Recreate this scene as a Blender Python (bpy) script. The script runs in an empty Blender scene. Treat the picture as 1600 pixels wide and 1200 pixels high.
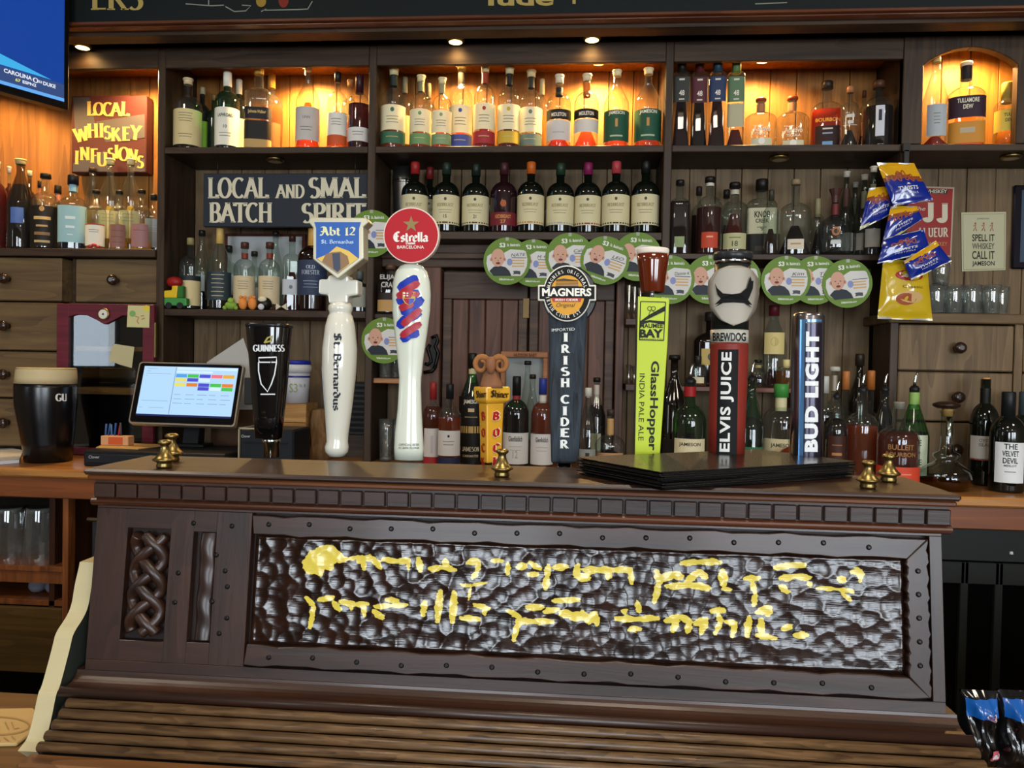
import bpy, bmesh, math, random
from mathutils import Vector, Matrix
import numpy as np

# ------------------------------------------------------------------ camera, world, lights, exposure
SC = bpy.context.scene
COL = SC.collection
E = 1.52                       # eye height of the photographer at the bar
F = 1200.0                     # focal length in pixels of a 1600 px wide frame
PSI, TH, RHO = 0.0788, 0.0203, 0.0187
CAM = Vector((0, 0, E))
fw = Vector((-math.sin(PSI)*math.cos(TH), math.cos(PSI)*math.cos(TH), -math.sin(TH)))
r0 = Vector((math.cos(PSI), math.sin(PSI), 0)); u0 = r0.cross(fw)
RT = math.cos(RHO)*r0 + math.sin(RHO)*u0
UP = math.cos(RHO)*u0 - math.sin(RHO)*r0
cd = bpy.data.cameras.new('camera'); cam = bpy.data.objects.new('camera', cd); COL.objects.link(cam)
cd.sensor_width = 36.0; cd.lens = F/1600*36; cd.clip_start = 0.02
cam.matrix_world = Matrix(((RT.x, UP.x, -fw.x, CAM.x), (RT.y, UP.y, -fw.y, CAM.y), (RT.z, UP.z, -fw.z, CAM.z), (0, 0, 0, 1)))
SC.camera = cam
SC.view_settings.view_transform = 'Standard'; SC.view_settings.look = 'None'
SC.view_settings.gamma = 1.0; SC.view_settings.use_curve_mapping = False
SC.view_settings.exposure = 0.68
W = bpy.data.worlds.new('world'); SC.world = W; W.use_nodes = True
W.node_tree.nodes['Background'].inputs[0].default_value = (0.75, 0.87, 1.0, 1)
W.node_tree.nodes['Background'].inputs[1].default_value = 1.5
try:
    cy = SC.cycles
    cy.max_bounces = 10; cy.diffuse_bounces = 4; cy.glossy_bounces = 4; cy.transmission_bounces = 8; cy.transparent_max_bounces = 24
    cy.caustics_reflective = False; cy.caustics_refractive = False; cy.sample_clamp_indirect = 4.0
    cy.use_denoising = True
except Exception:
    pass

def area(name, loc, target, sx, sy, watts, col):
    l = bpy.data.lights.new(name, 'AREA'); l.shape = 'RECTANGLE'; l.size = sx; l.size_y = sy
    l.energy = watts; l.color = col
    o = bpy.data.objects.new(name, l); COL.objects.link(o); o.location = loc
    o.rotation_euler = (Vector(target)-Vector(loc)).to_track_quat('-Z', 'Y').to_euler()
    return o
WIN = [(-1.55, -0.15), (1.0, 2.6), (2.9, 4.0)]    # windows in the street wall behind the photographer
YB = -4.2
for i, (a, b) in enumerate(WIN):
    area('window_daylight', ((a+b)/2, YB-0.02, 1.85), ((a+b)/2, 0, 1.85), b-a, 1.6, 62, (0.87, 0.94, 1.0))
area('window_daylight', (-4.12, -0.75, 2.05), (0, -0.75, 2.05), 0.6, 1.15, 6, (0.87, 0.94, 1.0))
for (x, y) in ((-1.6, 0.9), (0.2, 0.4), (2.0, 0.9), (-1.2, -1.8), (1.4, -1.8)):  # unseen lamps added overhead to lift the ambient light
    area('ambient_fill_light', (x, y, 3.12), (x, y, 0), 0.45, 0.45, 9, (1.0, 0.87, 0.70))

# ------------------------------------------------------------------ pixel rays -> points in the room
def ray(px, py): return (px-800)*RT - (py-600)*UP + F*fw
def at(px, py, Y): d = ray(px, py); return CAM + d*(Y/d.y)
def onz(px, py, Z): d = ray(px, py); return CAM + d*((Z-E)/d.z)
def onx(px, py, X): d = ray(px, py); return CAM + d*(X/d.x)
def mpp(p): return (Vector(p)-CAM).dot(fw)/F

# ------------------------------------------------------------------ materials
def lin(h):
    if isinstance(h, str):
        h = h.lstrip('#'); c = [int(h[i:i+2], 16)/255 for i in (0, 2, 4)]
        return tuple(x/12.92 if x <= 0.04045 else ((x+0.055)/1.055)**2.4 for x in c)
    return tuple(h)
MATS = {}
def solid(h, rough=0.5, metal=0.0, emit=0.0, coat=0.0, bump=0.0, bscale=200.0):
    k = ('s', h, rough, metal, emit, coat, bump, bscale)
    if k in MATS: return MATS[k]
    m = bpy.data.materials.new('plain'); m.use_nodes = True; nt = m.node_tree; b = nt.nodes['Principled BSDF']
    c = lin(h)
    b.inputs['Base Color'].default_value = (*c, 1); b.inputs['Roughness'].default_value = rough
    b.inputs['Metallic'].default_value = metal
    if rough >= 0.3 and not metal and not coat: b.inputs['Specular IOR Level'].default_value = 0.25
    b.inputs['Coat Weight'].default_value = coat
    if emit:
        b.inputs['Emission Color'].default_value = (*c, 1); b.inputs['Emission Strength'].default_value = emit
        b.inputs['Base Color'].default_value = (0.01, 0.01, 0.01, 1)
    else:
        n = nt.nodes.new('ShaderNodeTexNoise'); n.inputs['Scale'].default_value = bscale; n.inputs['Detail'].default_value = 3
        mr = nt.nodes.new('ShaderNodeMapRange'); mr.inputs['To Min'].default_value = max(0, rough-0.06); mr.inputs['To Max'].default_value = min(1, rough+0.06)
        nt.links.new(n.outputs['Fac'], mr.inputs['Value']); nt.links.new(mr.outputs[0], b.inputs['Roughness'])
        if bump:
            bp = nt.nodes.new('ShaderNodeBump'); bp.inputs['Strength'].default_value = bump; bp.inputs['Distance'].default_value = 0.002
            nt.links.new(n.outputs['Fac'], bp.inputs['Height']); nt.links.new(bp.outputs[0], b.inputs['Normal'])
    MATS[k] = m
    return m
def wood(dark, light, axis='x', scale=9.0, rough=0.42, coat=0.0, bump=0.25, stretch=14.0, rings=True):
    k = ('w', dark, light, axis, scale, rough, coat, bump, stretch)
    if k in MATS: return MATS[k]
    m = bpy.data.materials.new('wood'); m.use_nodes = True; nt = m.node_tree; b = nt.nodes['Principled BSDF']; L = nt.links.new
    g = nt.nodes.new('ShaderNodeNewGeometry'); mp = nt.nodes.new('ShaderNodeMapping')
    s = [scale*stretch/4]*3; s['xyz'.index(axis)] = scale/4
    mp.inputs['Scale'].default_value = s; L(g.outputs['Position'], mp.inputs['Vector'])
    n1 = nt.nodes.new('ShaderNodeTexNoise'); n1.inputs['Scale'].default_value = 1.0; n1.inputs['Detail'].default_value = 7; n1.inputs['Roughness'].default_value = 0.62; n1.inputs['Distortion'].default_value = 0.7
    L(mp.outputs[0], n1.inputs['Vector'])
    n2 = nt.nodes.new('ShaderNodeTexNoise'); n2.inputs['Scale'].default_value = 0.35; n2.inputs['Detail'].default_value = 2
    L(mp.outputs[0], n2.inputs['Vector'])
    mu = nt.nodes.new('ShaderNodeMath'); mu.operation = 'MULTIPLY'; mu.inputs[1].default_value = 9.0; L(n2.outputs['Fac'], mu.inputs[0])
    fr = nt.nodes.new('ShaderNodeMath'); fr.operation = 'FRACT'; L(mu.outputs[0], fr.inputs[0])
    mx = nt.nodes.new('ShaderNodeMix'); mx.data_type = 'FLOAT'; mx.inputs[0].default_value = 0.16
    L(n1.outputs['Fac'], mx.inputs[2]); L(fr.outputs[0], mx.inputs[3])
    cr = nt.nodes.new('ShaderNodeValToRGB'); cr.color_ramp.elements[0].position = 0.28; cr.color_ramp.elements[1].position = 0.72
    cr.color_ramp.elements[0].color = (*lin(dark), 1); cr.color_ramp.elements[1].color = (*lin(light), 1)
    L(mx.outputs[0], cr.inputs[0]); L(cr.outputs[0], b.inputs['Base Color'])
    b.inputs['Roughness'].default_value = rough; b.inputs['Coat Weight'].default_value = coat; b.inputs['Coat Roughness'].default_value = 0.12
    if not coat: b.inputs['Specular IOR Level'].default_value = 0.3
    bp = nt.nodes.new('ShaderNodeBump'); bp.inputs['Strength'].default_value = bump; bp.inputs['Distance'].default_value = 0.0012
    L(n1.outputs['Fac'], bp.inputs['Height']); L(bp.outputs[0], b.inputs['Normal'])
    MATS[k] = m
    return m
def glass(h='#f4fbf8', rough=0.01, dens=0.92, refl=1.0, haze=0.0):
    k = ('g', h, rough, dens, refl, haze)
    if k in MATS: return MATS[k]
    m = bpy.data.materials.new('thin_glass'); m.use_nodes = True; nt = m.node_tree; nt.nodes.clear(); L = nt.links.new
    o = nt.nodes.new('ShaderNodeOutputMaterial'); t = nt.nodes.new('ShaderNodeBsdfTransparent'); gl = nt.nodes.new('ShaderNodeBsdfGlossy')
    c = lin(h); t.inputs[0].default_value = tuple(x*dens for x in c)+(1,); gl.inputs['Roughness'].default_value = rough
    lw = nt.nodes.new('ShaderNodeLayerWeight'); lw.inputs[0].default_value = 0.5
    p = nt.nodes.new('ShaderNodeMath'); p.operation = 'POWER'; p.inputs[1].default_value = 3.2; L(lw.outputs['Facing'], p.inputs[0])
    a = nt.nodes.new('ShaderNodeMath'); a.operation = 'MULTIPLY_ADD'; a.inputs[1].default_value = 0.62*refl; a.inputs[2].default_value = 0.05*refl; L(p.outputs[0], a.inputs[0])
    mx = nt.nodes.new('ShaderNodeMixShader'); L(a.outputs[0], mx.inputs[0]); L(t.outputs[0], mx.inputs[1]); L(gl.outputs[0], mx.inputs[2])
    if haze:
        df = nt.nodes.new('ShaderNodeBsdfDiffuse'); df.inputs[0].default_value = (.8, .82, .8, 1); m3 = nt.nodes.new('ShaderNodeMixShader'); m3.inputs[0].default_value = haze
        L(mx.outputs[0], m3.inputs[1]); L(df.outputs[0], m3.inputs[2]); mx = m3
    L(mx.outputs[0], o.inputs[0])
    MATS[k] = m
    return m
def liquid(h, dens=1.0):
    k = ('l', h, dens)
    if k in MATS: return MATS[k]
    m = bpy.data.materials.new('liquid'); m.use_nodes = True; nt = m.node_tree; nt.nodes.clear(); L = nt.links.new
    o = nt.nodes.new('ShaderNodeOutputMaterial'); t = nt.nodes.new('ShaderNodeBsdfTransparent'); r = nt.nodes.new('ShaderNodeBsdfRefraction'); d = nt.nodes.new('ShaderNodeBsdfTranslucent')
    h = tuple(x*k_ for x, k_ in zip(lin(h), (1.15, .85, .5))) if lin(h)[0] > 1.25*lin(h)[2] else lin(h)
    c = tuple(min(1, x)**0.5 for x in h)
    t.inputs[0].default_value = (*c, 1); r.inputs[0].default_value = (*c, 1); r.inputs['IOR'].default_value = 1.25; d.inputs[0].default_value = (*[min(1, x*1.9) for x in lin(h)], 1)
    m1 = nt.nodes.new('ShaderNodeMixShader'); m1.inputs[0].default_value = 0.5; L(t.outputs[0], m1.inputs[1]); L(r.outputs[0], m1.inputs[2])
    m2 = nt.nodes.new('ShaderNodeMixShader'); m2.inputs[0].default_value = 0.34*dens; L(m1.outputs[0], m2.inputs[1]); L(d.outputs[0], m2.inputs[2])
    df = nt.nodes.new('ShaderNodeBsdfDiffuse'); df.inputs[0].default_value = (*[min(1, x*1.5) for x in lin(h)], 1); m3 = nt.nodes.new('ShaderNodeMixShader'); m3.inputs[0].default_value = 0.07; L(m2.outputs[0], m3.inputs[1]); L(df.outputs[0], m3.inputs[2])
    L(m3.outputs[0], o.inputs[0]); MATS[k] = m
    return m

DARKX = wood('#221710', '#483625', 'x', rough=0.5); DARKZ = wood('#221710', '#483625', 'z', rough=0.5)
TANLITZ = wood('#744a1e', '#a06a2c', 'z', 8.0, rough=0.6, stretch=18)  # warmer copy of the planks, with the puck glow put into its colour
GREYZ = wood('#54432f', '#7d6749', 'z', 8.0, rough=0.6, stretch=18)
DRAWX = wood('#4d3b29', '#77613f', 'x', 8.0, rough=0.55, stretch=12); DRAWZ = wood('#4d3b29', '#7d6748', 'z', 8.0, rough=0.55, stretch=10)
CONX = wood('#180b06', '#3a2013', 'x', 10.0, rough=0.4, coat=0.1, bump=0.4); CONZ = wood('#180b06', '#3a2013', 'z', 10.0, rough=0.4, coat=0.1, bump=0.4)
REDX = wood('#3f1a0c', '#6f3a1c', 'x', 8.0, rough=0.35, coat=0.2); HONEY = wood('#7a4a22', '#b9803f', 'x', 8.0, rough=0.4, coat=0.2); HONEYZ = wood('#5e3016', '#9a5a2b', 'z', 8.0, rough=0.4, coat=0.2)
BRASS = solid('#8d7a4a', 0.33, 1.0); CHROME = solid('#d8dcdf', 0.12, 1.0); BLACKP = solid('#0d0d0f', 0.35); GOLD = solid('#d9b45a', 0.35, 0.6)

# ------------------------------------------------------------------ mesh building
class MB:
    def __init__(s): s.v = []; s.f = []; s.mi = []; s.sm = []
    def add(s, vs, fs, mi=0, sm=False):
        b = len(s.v); s.v += [tuple(v) for v in vs]
        for f in fs: s.f.append([b+i for i in f]); s.mi.append(mi); s.sm.append(sm)
    def box(s, x0, x1, y0, y1, z0, z1, mi=0):
        s.add([(x, y, z) for x in (x0, x1) for y in (y0, y1) for z in (z0, z1)],
              [(0, 1, 3, 2), (4, 6, 7, 5), (0, 4, 5, 1), (2, 3, 7, 6), (0, 2, 6, 4), (1, 5, 7, 3)], mi)
    def rings(s, R, mi=0, sm=True, cap0=True, cap1=True, closed=True):
        n = len(R[0]); b = len(s.v)
        for r in R: s.v += [tuple(p) for p in r]
        fs = []
        for i in range(len(R)-1):
            for j in range(n if closed else n-1):
                k = (j+1) % n
                fs.append((i*n+j, i*n+k, (i+1)*n+k, (i+1)*n+j))
        for f in fs: s.f.append([b+i for i in f]); s.mi.append(mi); s.sm.append(sm)
        if cap0: s.f.append([b+j for j in range(n)][::-1]); s.mi.append(mi); s.sm.append(False)
        if cap1: s.f.append([b+(len(R)-1)*n+j for j in range(n)]); s.mi.append(mi); s.sm.append(False)
    def lathe(s, prof, c=(0, 0, 0), n=20, mi=0, sm=True, sx=1.0, sy=1.0, pw=2.0, a0=None, a1=None, cap0=True, cap1=True):
        R = []
        full = a0 is None
        for r, z in prof:
            row = []
            for j in range(n if full else n+1):
                t = 2*math.pi*j/n if full else a0+(a1-a0)*j/n
                cx, cz = math.cos(t), math.sin(t)
                if pw != 2.0:
                    q = (abs(cx)**pw+abs(cz)**pw)**(-1/pw)
                    cx *= q; cz *= q
                row.append((c[0]+sx*r*cx, c[1]+sy*r*cz, c[2]+z))
            R.append(row)
        s.rings(R, mi, sm, cap0 and full, cap1 and full, closed=full)
    def tube(s, path, r, n=8, mi=0, sm=True):
        P = [Vector(p) for p in path]; R = []; up = None
        for i, p in enumerate(P):
            d = (P[min(i+1, len(P)-1)]-P[max(i-1, 0)]).normalized()
            if up is None: up = Vector((0, 0, 1)) if abs(d.z) < 0.9 else Vector((1, 0, 0))
            a = d.cross(up)
            if a.length < 1e-6: a = d.orthogonal()
            a.normalize(); b = a.cross(d); up = b
            rr = r[i] if isinstance(r, (list, tuple)) else r
            R.append([p+rr*(a*math.cos(2*math.pi*j/n)+b*math.sin(2*math.pi*j/n)) for j in range(n)])
        s.rings(R, mi, sm)
    def prism(s, poly, fn, d0, d1, mi=0, sm=False, side=None):
        n = len(poly); b = len(s.v)
        for d in (d0, d1): s.v += [tuple(fn(u, v, d)) for u, v in poly]
        s.f.append([b+i for i in range(n)]); s.mi.append(mi); s.sm.append(False)
        s.f.append([b+n+i for i in range(n)][::-1]); s.mi.append(mi); s.sm.append(False)
        for i in range(n):
            j = (i+1) % n
            s.f.append([b+i, b+n+i, b+n+j, b+j]); s.mi.append(mi if side is None else side); s.sm.append(sm)
    def poly(s, pts, mi=0): s.add(pts, [tuple(range(len(pts)))], mi)
    def grid(s, nu, nv, fn, mi=0, sm=True):
        b = len(s.v)
        for i in range(nu+1):
            for j in range(nv+1): s.v.append(tuple(fn(i/nu, j/nv)))
        for i in range(nu):
            for j in range(nv):
                s.f.append([b+i*(nv+1)+j, b+(i+1)*(nv+1)+j, b+(i+1)*(nv+1)+j+1, b+i*(nv+1)+j+1]); s.mi.append(mi); s.sm.append(sm)
    def ribbon(s, path, hw, fn, mi=0):
        n = len(path); L = []; Rr = []
        for i in range(n):
            a = path[max(i-1, 0)]; c = path[min(i+1, n-1)]
            dx, dy = c[0]-a[0], c[1]-a[1]; l = math.hypot(dx, dy) or 1e-9
            nx, ny = -dy/l, dx/l
            h = hw(nx, ny) if callable(hw) else (hw[i] if isinstance(hw, (list, tuple)) else hw)
            L.append((path[i][0]+nx*h, path[i][1]+ny*h)); Rr.append((path[i][0]-nx*h, path[i][1]-ny*h))
        b = len(s.v); s.v += [tuple(fn(*p)) for p in L]+[tuple(fn(*p)) for p in Rr]
        for i in range(n-1): s.f.append([b+i, b+i+1, b+n+i+1, b+n+i]); s.mi.append(mi); s.sm.append(False)
    def mesh(s, name, mats, off=(0, 0, 0)):
        me = bpy.data.meshes.new(name)
        ox, oy, oz = off
        me.from_pydata([(x-ox, y-oy, z-oz) for x, y, z in s.v], [], s.f)
        for m in (mats if isinstance(mats, (list, tuple)) else [mats]): me.materials.append(m)
        me.polygons.foreach_set('material_index', s.mi); me.polygons.foreach_set('use_smooth', s.sm)
        me.update()
        bm = bmesh.new(); bm.from_mesh(me); bmesh.ops.recalc_face_normals(bm, faces=bm.faces); bm.to_mesh(me); bm.free()
        return me
    def build(s, name, mats, parent=None, bevel=0.0, seg=1, label=None, local=False):
        off = (0, 0, 0)
        if parent is not None and not local:
            p = parent
            while p.parent: p = p.parent
            off = tuple(p.location)
        o = bpy.data.objects.new(name, s.mesh(name, mats, off)); COL.objects.link(o)
        if parent is not None: o.parent = parent
        if bevel:
            bv = o.modifiers.new('bevel', 'BEVEL'); bv.width = bevel; bv.segments = seg; bv.limit_method = 'ANGLE'; bv.angle_limit = 0.6
        if label: o['label'] = label
        if name in ('print', 'lettering', 'badge_print', 'line_art', 'drawing', 'embossing', 'grey_wash', 'band_print', 'emblem', 'lit_screen'): o['kind'] = 'stuff'
        return o
def tag(o, label=None, cat=None, group=None, kind=None):
    if label: o['label'] = label
    if cat: o['category'] = cat
    if group: o['group'] = group
    if kind: o['kind'] = kind
    return o
def thing(name, label, cat, loc=(0, 0, 0), group=None, kind=None):
    o = bpy.data.objects.new(name, None); COL.objects.link(o); o.location = loc; o.empty_display_size = 0.05
    return tag(o, label, cat, group, kind)
def part(name, mats, parent, *boxes, bevel=0.0, label=None):
    m = MB()
    for b in boxes: m.box(*b)
    return m.build(name, mats, parent, bevel, label=label)
def dup(o, parent=None, loc=None):
    c = o.copy(); COL.objects.link(c); c.parent = parent
    if loc is not None: c.location = loc
    for ch in list(o.children): dup(ch, c)
    return c

# ------------------------------------------------------------------ lettering
TXT = {}
def sans(s, bold=0.0, shear=0.0, space=1.0):
    k = (s, bold, shear, space)
    if k in TXT: return TXT[k]
    c = bpy.data.curves.new('t', 'FONT'); c.body = s; c.offset = bold; c.shear = shear; c.space_character = space; c.resolution_u = 3
    o = bpy.data.objects.new('t', c); COL.objects.link(o)
    dg = bpy.context.evaluated_depsgraph_get(); me = bpy.data.meshes.new_from_object(o.evaluated_get(dg))
    vs = [(v.co.x, v.co.y) for v in me.vertices]; fs = [tuple(p.vertices) for p in me.polygons]
    bpy.data.objects.remove(o); bpy.data.curves.remove(c); bpy.data.meshes.remove(me)
    TXT[k] = (vs, fs)
    return TXT[k]
def arc(cx, cy, rx, ry, a0, a1, n=12):
    return [(cx+rx*math.cos(math.radians(a0+(a1-a0)*i/n)), cy+ry*math.sin(math.radians(a0+(a1-a0)*i/n))) for i in range(n+1)]
ROM = {'A': (.8, [[(.06, 0), (.4, 1)], [(.4, 1), (.74, 0)], [(.18, .36), (.62, .36)]]),
 'B': (.66, [[(.14, 0), (.14, 1)], [(.14, 1)]+arc(.34, .76, .2, .24, 90, -90)+[(.14, .52)], [(.14, .52)]+arc(.34, .26, .25, .26, 90, -90)+[(.14, 0)]]),
 'C': (.74, [arc(.42, .5, .34, .49, 48, 312, 18)]),
 'D': (.78, [[(.14, 0), (.14, 1)], [(.14, 1)]+arc(.3, .5, .4, .5, 90, -90, 16)+[(.14, 0)]]),
 'E': (.6, [[(.14, 0), (.14, 1)], [(.14, .98), (.56, .98)], [(.14, .52), (.46, .52)], [(.14, .02), (.56, .02)]]),
 'F': (.56, [[(.14, 0), (.14, 1)], [(.14, .98), (.54, .98)], [(.14, .5), (.44, .5)]]),
 'G': (.78, [arc(.42, .5, .34, .49, 48, 330, 18), [(.68, .42), (.68, .1)], [(.5, .42), (.76, .42)]]),
 'H': (.78, [[(.14, 0), (.14, 1)], [(.64, 0), (.64, 1)], [(.14, .52), (.64, .52)]]),
 'I': (.32, [[(.16, 0), (.16, 1)]]),
 'J': (.5, [[(.36, 1), (.36, .2)]+arc(.2, .2, .16, .2, 0, -170)]),
 'K': (.74, [[(.14, 0), (.14, 1)], [(.62, 1), (.16, .45)], [(.3, .58), (.68, 0)]]),
 'L': (.58, [[(.14, 0), (.14, 1)], [(.14, .02), (.54, .02)], [(.53, .0), (.55, .16)]]),
 'M': (.96, [[(.12, 0), (.16, 1)], [(.16, 1), (.47, .1)], [(.47, .1), (.78, 1)], [(.78, 1), (.84, 0)]]),
 'N': (.8, [[(.14, 0), (.14, 1)], [(.14, 1), (.66, 0)], [(.66, 0), (.66, 1)]]),
 'O': (.82, [arc(.41, .5, .33, .49, 90, 450, 22)]),
 'P': (.62, [[(.14, 0), (.14, 1)], [(.14, 1)]+arc(.32, .74, .24, .26, 90, -90)+[(.14, .48)]]),
 'R': (.72, [[(.14, 0), (.14, 1)], [(.14, 1)]+arc(.32, .75, .22, .25, 90, -90)+[(.14, .5)], [(.32, .5), (.66, 0)]]),
 'S': (.6, [arc(.3, .75, .2, .24, 40, 250, 12)+arc(.3, .25, .23, .26, 80, -140, 12)]),
 'T': (.66, [[(.33, 0), (.33, 1)], [(.03, .98), (.63, .98)], [(.03, 1), (.02, .84)], [(.63, 1), (.64, .84)]]),
 'U': (.78, [[(.14, 1), (.14, .3)]+arc(.39, .3, .25, .29, 180, 360)+[(.64, 1)]]),
 'V': (.76, [[(.06, 1), (.38, 0)], [(.38, 0), (.7, 1)]]),
 'W': (1.05, [[(.06, 1), (.3, 0)], [(.3, 0), (.52, .9)], [(.52, .9), (.76, 0)], [(.76, 0), (1.0, 1)]]),
 'Y': (.72, [[(.06, 1), (.36, .5)], [(.66, 1), (.36, .5)], [(.36, .5), (.36, 0)]]), ' ': (.36, [])}
BLK = {'A': (.72, [[(.05, .05), (.2, 0), (.3, .3), (.36, .95)], [(.3, .98), (.44, .9), (.58, .1), (.68, 0)], [(.12, .42), (.6, .42)], [(.1, .9), (.25, .98), (.38, .9)]]),
 'B': (.62, [[(.14, 0), (.14, .95)], [(.02, .9), (.3, 1), (.52, .8), (.46, .6), (.18, .52)], [(.3, .54), (.56, .4), (.52, .1), (.3, 0), (.05, .08)]]),
 'E': (.66, [arc(.4, .5, .32, .48, 60, 300, 14), [(.1, .52), (.5, .55)], [(.3, .95), (.3, .1)]]),
 'D': (.66, [[(.14, 0), (.14, .9)], [(.02, .9), (.36, 1), (.58, .7), (.58, .2), (.36, 0), (.05, .05)]]),
 'S': (.6, [[(.52, .85), (.32, 1), (.1, .86), (.14, .64), (.46, .42), (.5, .14), (.28, 0), (.04, .14)], [(.3, .98), (.28, .02)], [(.08, .5), (.5, .62)]]),
 'O': (.6, [[(.3, 1), (.08, .8), (.08, .2), (.3, 0), (.52, .2), (.52, .8), (.3, 1)]]), 'C': (.58, [[(.5, .82), (.3, 1), (.08, .8), (.08, .2), (.3, 0), (.52, .18)]]),
 'K': (.62, [[(.12, 0), (.12, 1)], [(.5, .95), (.16, .5)], [(.2, .52), (.55, 0)]]),
 'a': (.46, [[(.06, .5), (.22, .6), (.36, .5), (.36, .1), (.44, .0)], [(.36, .36), (.1, .28), (.07, .1), (.2, 0), (.36, .1)]]),
 'b': (.46, [[(.08, 1), (.08, .1), (.22, 0), (.38, .12), (.38, .46), (.24, .58), (.08, .48)]]),
 'd': (.46, [[(.1, .96), (.38, .6), (.38, .12), (.22, 0), (.07, .12), (.07, .46), (.22, .58), (.38, .46)]]),
 'e': (.42, [[(.08, .3), (.36, .4), (.34, .52), (.22, .6), (.07, .48), (.07, .12), (.22, 0), (.38, .1)]]),
 'h': (.48, [[(.08, 1), (.08, .0)], [(.08, .46), (.26, .6), (.4, .48), (.4, .08), (.34, -.12)]]),
 'i': (.22, [[(.03, .52), (.1, .6), (.1, .08), (.2, 0)], [(.08, .8), (.14, .74)]]), 'l': (.22, [[(.04, .94), (.1, 1), (.1, .08), (.2, 0)]]),
 'm': (.7, [[(.03, .52), (.1, .6), (.1, 0)], [(.1, .46), (.26, .6), (.36, .5), (.36, 0)], [(.36, .46), (.52, .6), (.62, .5), (.62, .06), (.7, 0)]]),
 'n': (.46, [[(.03, .52), (.1, .6), (.1, 0)], [(.1, .46), (.26, .6), (.38, .5), (.38, .06), (.46, 0)]]),
 'r': (.36, [[(.03, .52), (.1, .6), (.1, 0)], [(.1, .44), (.24, .6), (.34, .5)]]),
 's': (.4, [[(.34, .5), (.2, .6), (.07, .48), (.12, .34), (.32, .26), (.34, .1), (.18, 0), (.05, .08)]]),
 't': (.3, [[(.12, .85), (.12, .1), (.22, 0), (.3, .06)], [(.02, .58), (.26, .6)]]),
 'u': (.46, [[(.03, .52), (.1, .6), (.1, .1), (.22, 0), (.38, .14)], [(.3, .56), (.38, .6), (.38, .08), (.46, 0)]]),
 '1': (.3, [[(.05, .8), (.15, .95), (.15, 0)], [(.05, .02), (.27, .02)]]), '2': (.46, [[(.06, .78), (.2, .95), (.38, .8), (.34, .5), (.06, .06), (.42, .06)]]),
 '.': (.2, [[(.06, .06), (.12, 0)]]), ' ': (.26, [])}
def penfont(s, font, a, b, ang=0.0, serif=0.0, slant=0.0, gap=0.0):
    m = MB(); x = 0.0
    ca, sa = math.cos(math.radians(ang)), math.sin(math.radians(ang))
    hw = lambda nx, ny: math.sqrt((a*(nx*ca+ny*sa))**2+(b*(-nx*sa+ny*ca))**2)
    for ch in s:
        w, st = font.get(ch, font[' '])
        fn = lambda u, v, x=x: (x+u+slant*v, v, 0)
        for si, p in enumerate(st):
            fn = lambda u, v, x=x, si=si: (x+u+slant*v, v, si)
            q = []
            for i in range(len(p)-1):
                k = 3 if len(p) <= 8 else 1
                for t in range(k): q.append((p[i][0]+(p[i+1][0]-p[i][0])*t/k, p[i][1]+(p[i+1][1]-p[i][1])*t/k))
            q.append(p[-1]); m.ribbon(q, hw, fn)
            if serif:
                for e, nb in ((p[0], p[1]), (p[-1], p[-2])):
                    if e[1] in (0, 1) and abs(nb[1]-e[1]) > abs(nb[0]-e[0])*1.2:
                        m.ribbon([(e[0]-serif, e[1]), (e[0]+serif, e[1])], 0.028, fn)
        x += w+gap
    return [tuple(v) for v in m.v], [tuple(f) for f in m.f]
def T(s, style='sans', bold=0.0, shear=0.0, space=1.0):
    if style == 'sans': return sans(s, bold, shear, space)
    k = (s, style, bold, shear)
    if k not in TXT:
        if style == 'serif': TXT[k] = penfont(s, ROM, .085+bold, .032+bold*.4, 0, .15, shear, .02)
        elif style == 'heavy': TXT[k] = penfont(s, ROM, .11+bold, .07+bold, 0, .16, shear, .06)
        else: TXT[k] = penfont(s, BLK, .085+bold, .022+bold*.3, 38, 0, shear, .03)
    return TXT[k]
def subdiv(vs, fs, n):
    for _ in range(n):
        vs = list(vs); out = []; mid = {}
        def md(i, j):
            k = (min(i, j), max(i, j))
            if k not in mid: mid[k] = len(vs); vs.append(tuple((a_+b_)/2 for a_, b_ in zip(vs[i], vs[j])))
            return mid[k]
        for f in fs:
            for t in range(1, len(f)-1):
                a, b, c = f[0], f[t], f[t+1]; x, y, z = md(a, b), md(b, c), md(c, a)
                out += [(a, x, z), (x, b, y), (z, y, c), (x, y, z)]
        fs = out
    return vs, fs
def put(m, s, fn, cx, cy, w=None, h=None, mi=0, rot=0.0, sub=0, **kw):
    """letters centred on (cx, cy) of a surface fn(u, v), fitted to width w and/or cap height h"""
    vs, fs = T(s, **kw)
    if not vs: return
    if sub: vs, fs = subdiv(vs, fs, sub)
    xs = [v[0] for v in vs]; ys = [v[1] for v in vs]
    x0, x1, y0, y1 = min(xs), max(xs), min(ys), max(ys)
    sx = w/(x1-x0) if w else None; sy = h/(y1-y0) if h else None
    sx = sx or sy; sy = sy or sx
    ca, sa = math.cos(rot), math.sin(rot)
    out = []
    for q in vs:
        u = (q[0]-(x0+x1)/2)*sx; v = (q[1]-(y0+y1)/2)*sy
        r = fn(cx+u*ca-v*sa, cy+u*sa+v*ca)
        out.append((r[0], r[1]-(q[2]*1.2e-4 if len(q) > 2 else 0), r[2]))
    m.add(out, fs, mi)
def pxs(Y):                      # picture coordinates (y down) -> upright plane at depth Y
    return lambda u, v: at(u, -v, Y)
def putpx(m, s, px, py, w, h, Y, mi=0, rot=0.0, **kw): put(m, s, pxs(Y), px, -py, w, h, mi, rot, **kw)
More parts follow.
